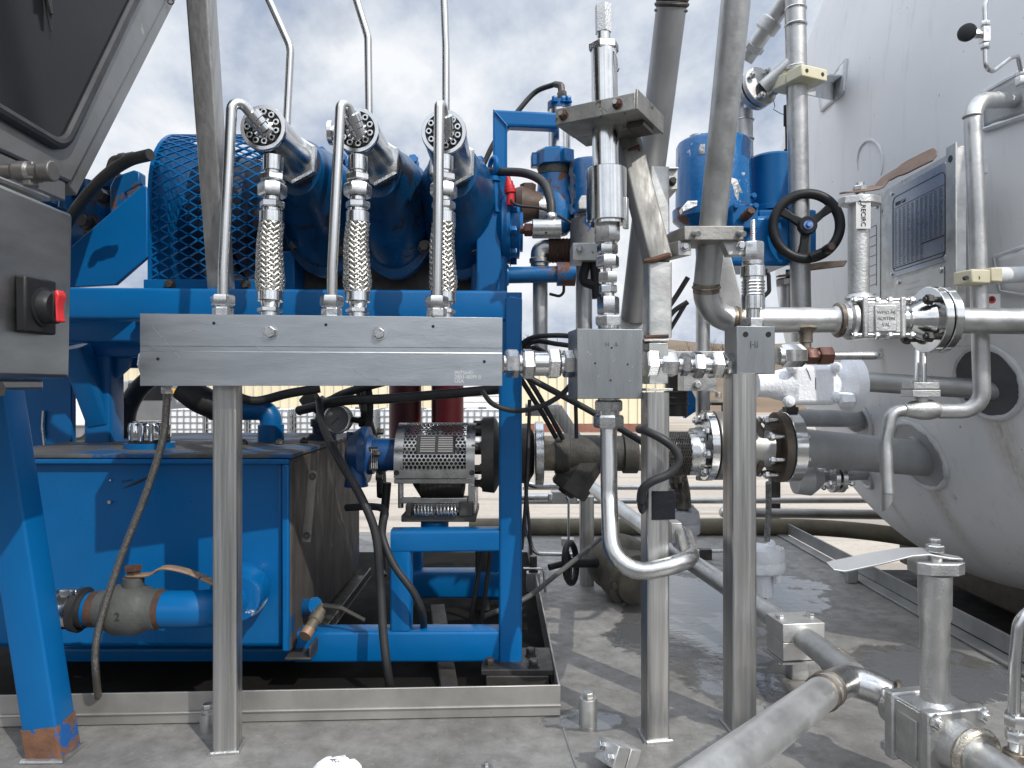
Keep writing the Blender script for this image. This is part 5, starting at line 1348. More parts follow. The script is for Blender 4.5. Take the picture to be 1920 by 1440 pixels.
# relief valve on the small block
ax_, ay_ = 1412, 1.293
def vz(py): return P(ax_, py, ay_)
t = T("relief_valve", "stainless relief valve with bellows rings on the Hi block", "relief valve", vz(612))
A_, B_ = vz(400), vz(613)
pxchain(t, A_, B_, 400, 613, [(413, 456, 5, 't', "stem", FIT), (454, 494, 17, 'h', "hex_cap", FIT), (490, 497, 20, 'c', "washer", FIT), (495, 501, 9, 'c', "neck"), (500, 520, 23, 'c', "collar", POL), (520, 556, 19, 'c', "bellows_core", POL), (555, 580, 21.5, 'c', "body", POL), (578, 600, 13, 'c', "neck"), (597, 613, 18, 'h', "hex_base", FIT)], ay_)
a = MB()
for k in range(5): a.torus(vz(529 + k * 6), Z, S(19, ay_), S(2.4, ay_), 32, 8)
t.p("bellows_ring", POL, a)
a = MB(); q = vz(508) + V(.0215, -.0075, 0); a.cyl(q, q + V(.001, -.0008, 0), .0032, n=12); t.p("cap_hole", BLACK, a)
a = MB(); a.tube([vz(505) + V(.02, .01, 0), vz(512) + V(.032, .01, 0), vz(545) + V(.033, .01, 0), vz(560) + V(.018, .012, 0)], .004, 8, fl=.008); t.p("lock_wire", BLACK, a)
# nuts above and below the square block
def bz(py, y=1.279): return P(1141, py, y)
A_, B_ = P(1138, 412, 1.279), bz(617)
t = T("tall_valve", "tall polished stainless valve standing above the square block", "valve", bz(617))
pxchain(t, A_, B_, 412, 617, [(412, 420, 18, 'c', "neck"), (418, 455, 22, 'h', "hex_body", FIT), (453, 460, 14, 'c', "neck"), (458, 477, 17, 'h', "hex_nut"), (476, 481, 14, 'c', "collar"), (480, 502, 19, 'h', "hex_nut"), (500, 513, 8.5, 'c', "neck"), (511, 530, 17, 'h', "hex_nut"), (529, 537, 11, 'c', "neck"), (535, 550, 15, 'h', "hex_nut"), (549, 559, 12.5, 't', "thread", FIT), (557, 590, 18, 'h', "hex_body", FIT), (588, 594, 15, 'c', "collar"), (592, 611, 22.5, 'h', "hex_nut"), (610, 617, 20, 'c', "collar")], 1.279)
A_, B_ = P(1130.5, 5, 1.279), P(1138, 420, 1.279)
pxchain(t, A_, B_, 5, 420, [(10, 62, 13.5, 'x', "spindle_hex", CAST), (60, 84, 12.5, 'c', "spindle", POL), (82, 98, 25, 'h', "gland_nut", FIT), (92, 210, 24.5, 'c', "bonnet", POL), (200, 325, 25, 'c', "column", POL), (318, 416, 38, 'c', "lower_body", POL), (414, 422, 32, 'c', "lower_rim", POL)], 1.279)
a = MB(); q = P(1151, 95, 1.26); a.tube([q, P(1158, 110, 1.26), P(1158, 135, 1.262), P(1161, 128, 1.26)], .0012, 6); t.p("seal_wire", FIT, a)
a = MB(); q = P(1172, 400, 1.262); a.box(q + V(.001, -.0, 0), .008, .012, .055, -.5); t.p("wrench_flat", FIT, a, bev=.001)
# clamp block on the tall valve
t = T("valve_clamp", "heavy grey split clamp block with rusty bolts round the tall valve", "clamp", P(1137, 250, 1.28))
cu2, cv2 = V(.867, -.497, 0), V(.497, .867, 0)
zc_ = 1.079; cc = V(.174, 1.281, zc_)
o0 = cc - cu2 * .0745 - cv2 * .066
a = MB(); a.ob(o0, cu2 * .149, cv2 * .078, Z * .0290); t.p("front_half", WEATH, a, bev=.0015)
a = MB(); a.ob(o0 + cv2 * .0795 + cu2 * .001, cu2 * .148, cv2 * .054, Z * .0290); t.p("rear_half", WEATH, a, bev=.0015)
a = MB(); a.ob(o0 + cu2 * .1492 + cv2 * .0, cu2 * .004, cv2 * .14, Z * .034 - Z * 0); t.p("side_plate", WEATH, a, bev=.001)
for f in (.017, .118):
    q = o0 + cu2 * f + Z * .0145
    a = MB(); a.cyl(q - cv2 * .0028, q - cv2 * .0002, .0088); a.hex(q - cv2 * .0095, q - cv2 * .0025, .0125); b1 = t.p("rusty_nut", RUSTM, a)
    a = MB(); a.cyl(q - cv2 * .0150, q - cv2 * .009, .0042, n=14); t.p("stud_end", FIT, a, parent=b1)
a = MB(); a.ob(o0 + cu2 * .115 + cv2 * .05 - Z * .012, cu2 * .032, cv2 * .05, Z * .0115); t.p("spacer", DARKM, a, bev=.001)
# brace and galvanised post behind
t = T("post_brace", "angled stainless brace from the clamp block to the rusty post", "brace", P(1232, 500, 1.29))
a = MB(); a.bar(P(1176, 268, 1.345), P(1234, 492, 1.297), .0435, .043, up=V7, r=.004); t.p("tube", mk("brace_steel", (.30, .295, .28), (.17, .165, .155), 9, (5, 5, .5), metal=.6, rough=.6, bump=.2, bs=60, chip=(RU, 10, .64, .8), chip2=((.10, .095, .085), 30, .67, .7)), a)
a = MB(); a.tube([P(1207, 490, 1.272), P(1230, 486, 1.272), P(1253, 478, 1.275), P(1257, 480, 1.31)], [.004, .0055, .0048, .005], 8); t.p("rusty_weld", RUSTM, a)
a = MB(); a.tube([P(1178, 282, 1.318), P(1196, 276, 1.322), P(1201, 292, 1.325)], [.003, .006, .004], 8); t.p("rusty_weld", RUSTM, a)
a = MB(); a.tube([P(1209, 632, 1.276), P(1253, 630, 1.282)], .0032, 8); t.p("rusty_weld", RUSTM, a)
t = T("galvanised_post", "galvanised square post with rust runs behind the square block", "post", P(1232, 635, 1.30))
a = MB(); a.bar(P(1232, 634, 1.30), P(1232, 495, 1.30), .0435, .0405, up=V7, r=.004); t.p("lower_tube", GALV, a)
a = MB(); a.bar(P(1232, 520, 1.36), P(1231, 318, 1.36), .038, .0405, up=V7, r=.004); t.p("upper_tube", GALV, a)
a = MB(); c0 = P(1208, 640, 1.262); a.ob(c0, U7 * .046, V7 * .058, Z * .004); t.p("top_flange", CAST, a, bev=.0006)
a = MB(); a.ob(P(1217, 720, 1.266) , U7 * .036, V7 * .05, Z * .0745); t.p("spigot", GALV, a, bev=.002)
a = MB(); c0 = P(1212, 733, 1.236); a.ob(c0, U7 * .048, V7 * .06, Z * .0045); t.p("base_flange", CAST, a, bev=.0006)
t = T("pipe_block", "small bolted aluminium block at the foot of the dark leaning pipe", "clamp", P(1250, 340, 1.5))
a = MB(); a.ob(P(1222, 355, 1.43), V(.052, 0, 0), V(0, .07, 0), V(0, 0, .041)); t.p("block", ALU, a, bev=.001)
a = MB(); a.ob(P(1214, 316, 1.42), V(.062, 0, 0), V(0, .09, 0), V(0, 0, .003)); t.p("cap_plate", ALU, a, bev=.0005)
a = MB(); a.bolt(P(1260, 341, 1.43), -Y_, .0115, .013); t.p("bolt", DARKM, a)
t = T("cross_bracket", "aluminium bolted bracket plate behind the tall valve", "bracket", P(1100, 480, 1.5))
a = MB(); a.ob(P(1074, 488, 1.47), V(.052, 0, 0), V(0, .07, 0), V(0, 0, .036)); t.p("plate", ALU, a, bev=.001)
a = MB(); a.bolt(P(1086, 467, 1.47), -Y_, .0125, .012); t.p("bolt", FIT, a)
a = MB(); a.tube([P(1100, 492, 1.5), P(1096, 508, 1.5), P(1092, 528, 1.5), P(1118, 536, 1.5)], .010, 10, fl=.01); a.cyl(P(1115, 490, 1.5), P(1120, 560, 1.5), .011); t.p("black_latch", BLACK, a)

# ---- J tube under the square block
t = T("bent_tube", "thick bent stainless tube hanging below the square block, crossing the taped post", "tube", bz(800))
A_, B_ = bz(747), bz(803)
pxchain(t, A_, B_, 747, 803, [(747, 751, 20, 'c', "collar"), (750, 771, 24, 'h', "hex_nut"), (770, 780, 20, 'c', "collar"), (778, 802, 24.5, 'h', "hex_nut")], 1.279)
a = MB(); a.tube([bz(800), P(1142, 930, 1.262), P(1148, 1086, 1.195), P(1298, 1052, 1.20), P(1285, 1005, 1.42), P(1235, 970, 1.75)], .0152, 22, fl=.062); t.p("tube", TUBEM, a)

# ---- leaning pipes
t = T("leaning_pipe", "dark grey leaning pipe with a blackened weld near its top", "pipe", P(1187, 598, 1.71))
a = MB(); a.cyl(P(1187, 597, 1.71), P(1264, -30, 1.40), .0302, n=32); t.p("pipe", PIPED, a)
a = MB(); q0, q1 = P(1259, 14, 1.42), P(1264, -30, 1.40); a.lathe(q0, q1 - q0, [(0, .0305), (.003, .034), (.007, .0345), (.010, .031), (.014, .0335), (.018, .031)], 28); a.torus(P(1258, 20, 1.425), q1 - q0, .0305, .003, 28, 8); t.p("blackened_weld", mk("blackened_weld_scale", (.05, .045, .04), (.10, .09, .08), 30, metal=.6, rough=.6, bump=.6, bs=120), a)
t = T("recirculation_pipe", "leaning grey pipe turning with an elbow into the level line to the tank", "pipe", P(1320, 590, 1.39))
e0 = P(1318, 600, 1.39); pts = [P(1383, -30, 1.20), e0, P(1592, 600, 1.39)]
fp = fillet(pts, .064, 12)
a = MB(); a.tube(fp, .0248, 32); t.p("pipe", PIPE, a)
HEAT = mk("heat_tinted_weld", (.34, .295, .24), (.10, .08, .06), 26, metal=.9, rough=.42, bump=.5, bs=120)
for i_, j_ in ((1, 2), (13, 12)):
    d_ = (fp[i_] - fp[j_]).normalized(); a = MB(); a.torus(fp[i_], d_, .0248, .0028, 32, 8); a.lathe(fp[i_] - d_ * .010, d_, [(0, .0250), (.001, .0253), (.018, .0253), (.019, .0250)], 30, cap0=False, cap1=False); t.p("weld", HEAT, a)
a = MB(); a.tube([P(1342, 0, 1.43), P(1333, 140, 1.47), P(1326, 300, 1.54)], .0006, 5); 
a = MB(); q = P(1510, 622, 1.66); a.lathe(P(1511, 615, 1.385), -Z, [(0, .022), (.007, .015), (.013, .0125), (.028, .0125), (.029, .010), (.042, .010)], 20); t.p("side_outlet", HEAT, a)
# clamp on that pipe
t = T("pipe_clamp", "grey split clamp with bright studs round the leaning elbow pipe", "clamp", P(1325, 440, 1.6))
cy_ = 1.275
a = MB(); o0 = P(1283, 450, cy_); a.ob(o0, V(.107, .0, 0) , V(-.020, .083, 0), Z * .0255); t.p("front_half", WEATH, a, bev=.0015)
for px in (1300, 1384):
    a = MB(); q = P(px, 437, cy_); a.cyl(q + V(0, .002, 0), q - V(-.005, .017, .005), .0052, n=16); t.p("stud", FIT, a)
a = MB(); a.ob(P(1272, 479, 1.29), V(.0235, 0, 0), V(-.05, .10, 0), Z * .027); t.p("left_lug", ALU, a, bev=.001)
a = MB(); a.prism([P(1355, 452, 1.29), P(1396, 452, 1.29), P(1397, 478, 1.29), P(1366, 478, 1.29)], (.0, .025, 0)); t.p("right_lug", ALU, a, bev=.001)
a = MB(); a.bolt(P(1284, 463, 1.289), -Y_, .0105, .009); a.bolt(P(1388, 462, 1.289), -Y_, .0105, .009); t.p("bolt", FIT, a)
a = MB(); a.bar(P(1347, 468, 1.44), P(1378, 588, 1.44), .040, .012, up=V(.3, 1, .2), r=.002); t.p("stay", ALU, a)

# ---- blue actuators
t = T("blue_actuator", "big blue actuator drum with peeled silver patches behind the leaning pipe", "actuator", P(1335, 510, 1.9))
c = P(1338, 400, 1.95); r_ = .103
a = MB(); ztp, zbt = P(0, 268, 1.95).z, P(0, 392, 1.95).z
a.lathe(V(c.x, c.y, zbt), Z, [(0, r_), (ztp - zbt - .012, r_ * .98), (ztp - zbt - .003, r_ * .94), (ztp - zbt, r_ * .86)], 56); t.p("drum", BLUEP, a)
a = MB(); a.lathe(V(c.x, c.y, zbt - .05), Z, [(-.03, r_ * .72), (0, r_ * .86), (.02, r_ * 1.07), (.046, r_ * 1.08), (.049, r_ * 1.02)], 56); t.p("lower_ring", BLUEC, a)
def onr(px, py, lift=.0012):
    # point of the drum's front surface
    x = (px - 960) / F * 1.85; dx_ = max(-.99, min(.99, (x - c.x) / r_)); y = c.y - r_ * math.sqrt(1 - dx_ * dx_); q = P(px, py, y)
    n_ = V(q.x - c.x, q.y - c.y, 0).normalized(); return V(c.x, c.y, q.z) + n_ * (r_ * .985 + lift)
def peel(pts, name="peeled_patch"):
    a = MB(); cen = onr(sum(p_[0] for p_ in pts) / len(pts), sum(p_[1] for p_ in pts) / len(pts), .003); vs = [onr(*p_) for p_ in pts]
    a.add(vs + [cen], [(i, (i + 1) % len(vs), len(vs)) for i in range(len(vs))]); t.p(name, FOIL, a)
peel([(1350, 362), (1356, 340), (1370, 332), (1382, 336), (1389, 350), (1394, 362), (1404, 366), (1410, 358), (1412, 384), (1385, 386), (1352, 384)])
peel([(1264, 302), (1268, 294), (1282, 285), (1284, 292), (1275, 302), (1272, 320), (1266, 316)])
peel([(1310, 282), (1314, 271), (1322, 270), (1322, 288), (1313, 290)])
a = MB(); a.prism([P(x, y, 1.82) for x, y in ((1278, 390), (1290, 376), (1308, 376), (1308, 386), (1294, 392), (1280, 398))], (0, .03, 0)); t.p("ear", FOIL, a, bev=.002)
a = MB(); a.lathe(P(1308, 268, 1.97), Z, [(-.01, .022), (.02, .022), (.021, .018)], 24); t.p("top_port", CAST, a)
a = MB(); a.ob(P(1373, 428, 1.80), V(.066, 0, 0), V(0, .08, 0), V(0, 0, .062)); mb2 = t.p("valve_block", BLUE, a, bev=.003)
a = MB(); a.cyl(P(1395, 408, 1.79), P(1408, 396, 1.755), .0115); a.hex(P(1404, 400, 1.765), P(1409, 394, 1.75), .018); t.p("rusty_plug", RUSTM, a)
for px, py in ((1379, 387), (1416, 387), (1412, 368)): 
    a = MB(); a.bolt(P(px, py, 1.795), -Y_, .012, .009); t.p("bolt", BLUE, a)
a = MB(); a.box(P(1392, 462, 1.92), .20, .17, .13); t.p("gear_housing", BLUE, a, bev=.012)
a = MB(); a.cyl(P(1338, 396, 1.95), P(1338, 560, 1.95), .055, .04); t.p("yoke", BLUE, a)
a = MB(); a.cyl(P(1250, 447, 1.8), P(1275, 440, 1.8), .014); t.p("side_plug", BLUE, a)
t = T("blue_drum", "smooth blue drum right of the peeled actuator, behind the black handwheel", "actuator", P(1447, 500, 2.0))
c2 = P(1449, 350, 2.0); r2 = .066
a = MB(); zt2, zb2 = P(0, 296, 2.0).z, P(0, 400, 2.0).z
a.lathe(V(c2.x, c2.y, zb2), Z, [(0, r2 * 1.05), (.012, r2 * 1.05), (.014, r2), (zt2 - zb2 - .006, r2), (zt2 - zb2, r2 * .93)], 48); t.p("drum", BLUE, a)
a = MB(); a.ob(V(c2.x - .065, c2.y - .07, zb2 - .14), V(.16, 0, 0), V(0, .12, 0), V(0, 0, .135)); t.p("gearbox", BLUE, a, bev=.008)
a = MB(); a.ob(P(1483, 405, 1.93), V(.032, 0, 0), V(0, .05, 0), V(0, 0, .03)); a.bolt(P(1494, 394, 1.94), Z, .016, .012); t.p("lug", BLUE, a, bev=.003)
hc = P(1512, 424, 1.80); hx_ = V(-.12, -1, -.03).normalized()
hu, hv, _ = basis(hx_)
t = T("black_handwheel", "black three spoke handwheel with a crank knob", "handwheel", hc)
a = MB(); a.torus(hc, hx_, .0815, .0125, 56, 14); t.p("rim", BLACK, a)
a = MB(); a.lathe(hc - hx_ * .014, hx_, [(0, .021), (.022, .0235), (.026, .0235), (.030, .020)], 32); t.p("hub", BLACK, a)
for an in (38, 148, 262):
    e = X * math.cos(R(an)) + Z * math.sin(R(an)); e = (e - hx_ * e.dot(hx_)).normalized()
    a = MB(); a.rings([[hc + e * d_ + hx_.cross(e) * x_ * w_ + hx_ * z_ for x_, z_ in ((-1, -.008), (1, -.008), (1, .006), (-1, .006))] for d_, w_ in ((.014, .0115), (.045, .009), (.078, .0125))]); t.p("spoke", BLACK, a, bev=.003)
a = MB(); a.bolt(hc + hx_ * .016, hx_, .011, .008); a.cyl(hc + hx_ * .0155, hc + hx_ * .018, .0115); t.p("hub_bolt", mk("blue_washer", (.02, .12, .4), (.3, .4, .6), 60, metal=.4, rough=.4), a)
kb = P(1546, 470, 1.78); a = MB(); a.lathe(kb + hx_ * .0, hx_, [(0, .009), (.006, .011), (.035, .0125), (.05, .0115), (.054, .008)], 20); a.tube([P(1520, 482, 1.79), P(1546, 471, 1.775)], .011, 10); t.p("crank_knob", BLACK, a)
a = MB(); a.cyl(kb + hx_ * .0535, kb + hx_ * .0548, .0065, n=14); t.p("knob_rivet", RUSTM, a)
a = MB(); a.cyl(hc - hx_ * .13, hc - hx_ * .012, .012); t.p("shaft", DARKM, a)
t = T("green_actuator", "peeling blue actuator behind the tall valve", "actuator", P(1100, 440, 1.62))
c3 = P(1105, 400, 1.66)
a = MB(); a.lathe(V(c3.x, c3.y, P(0, 395, 1.6).z), Z, [(0, .048), (.12, .048), (.128, .044)], 32); t.p("drum", BLUEP, a)
a = MB(); a.lathe(V(c3.x, c3.y, P(0, 470, 1.6).z), Z, [(0, .044), (.082, .046)], 32); t.p("lower_body", mk("flaked_grey_casting", (.25, .25, .24), (.16, .155, .15), 22, metal=.4, rough=.6, bump=.5, bs=90, chip=((.003, .09, .3), 12, .6, .5)), a)
a = MB(); rr = random.Random(9)
pp_ = []
for k in range(9): pp_.append(V(c3.x - .0475 + rr.uniform(-.004, .006), c3.y - .018, P(0, 290 + k * 13, 1.6).z))
pp_ += [V(p_.x + rr.uniform(.008, .016), p_.y - .014, p_.z) for p_ in pp_[::-1]]
a.prism(pp_, (0, .002, 0)); t.p("paint_flake", FOIL, a)
a = MB(); a.prism([P(x, y, 1.59) for x, y in ((1084, 378), (1090, 366), (1104, 366), (1108, 380), (1100, 392), (1085, 392))], (0, .03, 0)); t.p("ear", CAST, a, bev=.002)
t.o.name = "small_actuator"

# ---- rusty valve behind the L bracket
t = T("rusty_valve", "rust flaked blue valve body with a union nut behind the L bracket", "valve", P(1042, 440, 1.68))
cx_ = P(1040, 0, 1.68).x
def rz(py): return P(1040, py, 1.68).z
a = MB(); a.lathe(V(cx_, 1.68, rz(318)), Z, [(0, .034), (.006, .048), (rz(284) - rz(318) - .006, .048), (rz(284) - rz(318), .042)], 8, .2); t.p("union_nut", BLUEC, a)
for an in (185, 305, 65):
    a = MB(); e = V(math.cos(R(an)), math.sin(R(an)), 0); q = V(cx_, 1.68, rz(302)); a.ob(q + e * .03 - e.cross(Z) * .014 - Z * .016, e * .026, e.cross(Z) * .028, Z * .032); t.p("wing", BLUEC, a, bev=.003)
a = MB(); a.cyl(V(cx_, 1.68, rz(330)), V(cx_, 1.68, rz(316)), .040); t.p("ring", IRON, a)
a = MB(); a.lathe(V(cx_, 1.68, rz(440)), Z, [(0, .03), (.02, .046), (.07, .050), (.10, .042), (rz(328) - rz(440), .038)], 28); t.p("body", BLUEC, a)
a = MB(); a.cyl(V(cx_ + .012, 1.69, rz(285)), V(cx_ + .012, 1.69, rz(200)), .0265); t.p("stem_sleeve", POL, a)
a = MB(); a.cyl(V(cx_ + .012, 1.69, rz(204)), V(cx_ + .012, 1.69, rz(190)), .0285); top = t.p("top_cap", BLUEC, a)
for px in (1040, 1056, 1066): 
    a = MB(); a.bolt(P(px, 192, 1.665), Z, .012, .012); t.p("cap_bolt", BLUE, a, parent=top)
a = MB(); a.tube([P(1040, 158, 1.70), P(1052, 160, 1.69), P(1054, 188, 1.685)], [.0075, .009, .0085], 10, fl=.01); a.hex(P(1053, 172, 1.685), P(1055, 188, 1.685), .02); t.p("hose_elbow", DARKM, a)
a = MB(); q = P(985, 385, 1.66); a.lathe(q + V(.04, 0, 0), -X, [(0, .028), (.02, .034), (.048, .044), (.062, .040), (.066, .03)], 20); a.cyl(P(990, 368, 1.66), P(990, 346, 1.66), .017, .019, 6); t.p("brown_plug", mk("brown_plug_paint", (.105, .058, .038), (.07, .042, .03), 20, rough=.6, bump=.4, bs=100), a)
a = MB(); a.cyl(P(1010, 392, 1.66), P(1030, 392, 1.66), .032); t.p("neck_ring", CAST, a)
t = T("sensor_cylinder", "small bluish steel cylinder fitting under the black hose", "fitting", P(1025, 445, 1.5))
a = MB(); a.cyl(P(998, 429, 1.5), P(1052, 429, 1.5), S(18, 1.5), n=32, ch=.0015); t.p("body", TUBEM, a)
a = MB(); a.hex(P(983, 431, 1.5), P(998, 431, 1.5), .026); a.cyl(P(975, 431, 1.5), P(984, 431, 1.5), .009); t.p("side_nut", BROWN, a)
a = MB(); a.ball(P(1034, 408, 1.5), .013); t.p("top_nut", FIT, a)
a = MB(); q = P(1024, 437, 1.5 - S(18, 1.5) * .92); a.cyl(q, q + V(0, .003, 0), .002, n=10); t.p("hole", BLACK, a)
# vertical pipes in the middle
t = T("elbow_pipe", "vertical grey pipe with a threaded elbow below the rusty valve", "pipe", P(1012, 690, 1.7))
a = MB(); a.cyl(P(1013, 700, 1.7), P(1013, 488, 1.7), S(14, 1.7), n=24); t.p("pipe", PIPE, a)
a = MB(); a.tube([P(1012, 500, 1.7), P(1012, 466, 1.7), P(1034, 466, 1.7)], S(17, 1.7), 20, fl=.024); a.cyl(P(1012, 494, 1.7), P(1012, 484, 1.7), S(19.5, 1.7), n=24, ch=.002); t.p("elbow", PIPE, a)
a = MB(); A_, B_ = P(1028, 470, 1.7), P(1072, 470, 1.7); a.lathe(A_, X, [(k * .004, .028 + (.002 if k % 2 else 0)) for k in range(15)], 24); t.p("rusty_thread", RUSTM, a)
a = MB(); a.tube([P(1030, 551, 1.7), P(1050, 556, 1.7), P(1057, 548, 1.7), P(1058, 500, 1.7)], .0035, 8, fl=.012); t.p("drain_wire", DARKM, a)
a = MB(); a.cyl(P(1095, 640, 1.75), P(1095, 480, 1.75), S(15.5, 1.75), n=24); solo("riser_pipe", PIPE, a, "plain vertical grey pipe directly behind the tall valve", "pipe", P(1095, 640, 1.75))
a = MB(); a.cyl(P(1318, 900, 1.98), P(1318, 500, 1.98), S(13, 1.98), n=24); solo("riser_pipe", PIPE, a, "thick vertical pipe on the horizon behind the row of fittings", "pipe", P(1318, 900, 1.98))
t = T("support_shelf", "pale steel cross bracket behind the square block", "bracket", P(1190, 625, 1.74))
a = MB(); a.ob(P(1130, 618, 1.70), V(.11, 0, 0), V(0, .10, 0), V(0, 0, .026)); a.ob(P(1180, 598, 1.70), V(.055, 0, 0), V(0, .10, 0), V(0, 0, .016)); t.p("plate", CAST, a, bev=.001)
t = T("pipe_support", "pale channel bracket with bolts behind the row of fittings", "bracket", P(1320, 700, 1.9))
a = MB(); a.ob(P(1256, 688, 1.8), V(.19, 0, 0), V(0, .08, 0), V(0, 0, .04)); t.p("channel", ALU, a, bev=.001)
a = MB(); a.ob(P(1281, 733, 1.8), V(.085, 0, 0), V(0, .06, 0), V(0, 0, .055)); a.bolt(P(1307, 722, 1.8), -Y_, .016, .012); a.cyl(P(1347, 735, 1.8), P(1347, 745, 1.8), .008); t.p("hanger", CAST, a, bev=.001)
a = MB(); a.prism([P(x, y, 2.15) for x, y in ((1281, 700), (1314, 765), (1285, 785), (1276, 760))], (0, .03, 0)); solo("blue_gusset", BLUE, a, "blue triangular gusset seen left of the big flange pair", "gusset plate", bev=.002)
a = MB(); a.cyl(P(1268, 700, 1.95), P(1268, 780, 1.95), .030); 
for k in range(3): a.torus(P(1268, 735 + k * 11, 1.95), Z, .031, .003, 24, 6)
solo("ribbed_sleeve", DARKM, a, "dark ribbed sleeve behind the second stainless post", "sleeve")
# ================================================================== flanges, strainer, braided coupling (the big suction line)
def flange(t, c, d, r, th, hub=None, bolts=4, br=.75, bolt_af=.018, mat=POL, rot=.4, nut=True, hubmat=None):
    """one flange disc whose back sits at c, growing along d; hub: (length, r0, r1)"""
    d = Vector(d).normalized()
    a = MB(); a.lathe(c, d, [(0, r - .0015), (.0015, r), (th - .0015, r), (th, r - .0015)], 48); fl_ = t.p("flange", mat, a)
    if hub:
        a = MB(); L, r0, r1 = hub; a.lathe(c + d * th, d, [(0, r0), (L * .35, r0 * .92), (L, r1), (L + .006, r1)], 36); t.p("hub", hubmat or mat, a)
    return fl_
def fbolts(t, c, d, R_, n, L0, L1, af, rot=.4, mat=FIT):
    d = Vector(d).normalized(); u, v, _ = basis(d)
    for k in range(n):
        an = 2 * math.pi * k / n + rot; q = c + (u * math.cos(an) + v * math.sin(an)) * R_
        a = MB(); a.cyl(q - d * L0, q + d * L1, af * .31, n=12); a.hex(q - d * (L0 - .004), q - d * (L0 - .004 - af * .62), af); a.hex(q + d * (L1 - .006 - af * .5), q + d * (L1 - .006), af); t.p("stud_bolt", mat, a)
Ys = 1.74
def sy(px, py=850): return P(px, py, Ys)
t = T("y_strainer", "dark cast Y strainer with a stubby angled leg", "strainer", sy(1090, 930))
a = MB(); a.lathe(sy(1040), X, [(0, .046), (.0, .049), (.034, .049), (.036, .043), (.06, .045), (.10, .045), (.165, .043), (.167, .049), (.20, .049)], 32); t.p("body", IRON, a)
e0, e1 = sy(1110, 850), sy(1066, 918); a = MB(); dd_ = (e1 - e0); a.lathe(e0, dd_, [(0, .044), (dd_.length * .75, .044), (dd_.length * .78, .050), (dd_.length, .050), (dd_.length + .004, .046)], 8, .4); a.hex(e1, e1 + dd_.normalized() * .014, .04); t.p("angled_leg", IRON, a)
text(t, "cast_mark", "8", .022, sy(1095, 898) + V(0, -.047, 0), V(.85, 0, .5), V(-.5, 0, .85), SCUFF, None, .001)
t = T("pump_flange", "pair of flanges between blue post and strainer", "flange", sy(1008, 905))
flange(t, sy(1003), X, .078, .020, bolts=0, mat=FIT)
a = MB(); a.lathe(sy(975), X, [(0, .05), (.0, .072), (.022, .074), (.024, .066), (.034, .05)], 36); t.p("rear_flange", DARKM, a)
a = MB(); a.cyl(sy(1018), sy(1042), .043); t.p("nipple", mk("heat_stained_pipe", (.30, .26, .21), (.15, .12, .09), 20, metal=.7, rough=.45), a)
fbolts(t, sy(985), X, .060, 6, .02, .01, .018, mat=FIT)
a = MB(); a.cyl(sy(1170), sy(1240), .043, n=28); a.lathe(sy(1180), X, [(0, .044), (.006, .046), (.012, .044)], 28)
solo("suction_spool", mk("stained_spool_pipe", (.42, .385, .33), (.22, .19, .155), 16, metal=.85, rough=.4, rv=.1), a, "stained pipe spool hidden partly by the bent tube", "pipe", sy(1200, 890))
t = T("braided_coupling", "short thick braided coupling left of the large flange pair", "hose", sy(1262, 895))
a = MB(); a.cyl(sy(1230), sy(1290), .050, n=28); cr = t.p("core", GAPM, a)
BRD = mk("dirty_braid_wire", (.26, .245, .22), (.13, .12, .105), 60, metal=.9, rough=.4, bump=.4, bs=600)
a = MB(); braid(a, [sy(1228), sy(1245), sy(1270), sy(1290)], lambda f: .053, 20, .11, .0012, .0045); t.p("braid", BRD, a, parent=cr, sharp=60)
a = MB(); a.lathe(sy(1288), X, [(0, .047), (.0, .0535), (.022, .0535), (.024, .046), (.034, .046)], 32); t.p("ferrule", FIT, a)
t = T("flange_pair", "large bolted flange pair left of the Hi post", "flange", sy(1335, 900))
c = P(1318, 835, 1.76)
flange(t, c, X, .0865, .020); a = MB(); a.cyl(c + X * .0202, c + X * .0238, .078); t.p("gasket", INK, a)
flange(t, c + X * .024, X, .085, .022, mat=mk("dull_flange_steel", (.33, .315, .29), (.24, .23, .21), 20, metal=.8, rough=.45))
fbolts(t, c, X, .071, 8, .016, .062, .0185, .2)
a = MB(); a.cyl(P(1300, 838, 1.76), c + X * .002, .047); a.cyl(c + X * .045, P(1440, 842, 1.77), .046); t.p("pipe", PIPED, a)
t = T("flange_pair", "large bolted flange pair right of the Hi post, rust dark inside", "flange", P(1465, 900, 1.8))
c = P(1452, 838, 1.80)
RF = mk("rust_dark_flange", (.17, .135, .105), (.09, .075, .062), 20, metal=.4, rough=.65)
flange(t, c, X, .0885, .020, mat=RF); a = MB(); a.cyl(c + X * .0202, c + X * .023, .082); t.p("gasket", mk("teal_gasket", (.03, .10, .10), None, 20, rough=.5), a)
flange(t, c + X * .0232, X, .0885, .030, mat=POL)
fbolts(t, c, X, .0725, 8, .040, .062, .019, .35)
a = MB(); a.lathe(c - X * .062, X, [(0, .05), (.0, .075), (.012, .074), (.03, .05), (.062, .046)], 36); t.p("valve_neck", RF, a)
q, nn = headpx(1722, 853)
a = MB(); a.tube([c + X * .05, q + V(.02, 0, -.01)], S(36, 1.8), 32); t.p("nozzle_pipe", PAD, a)
a = MB(); a.torus(q - X * .02, X, S(36, 1.8), .006, 32, 8); t.p("nozzle_weld", PAD, a)
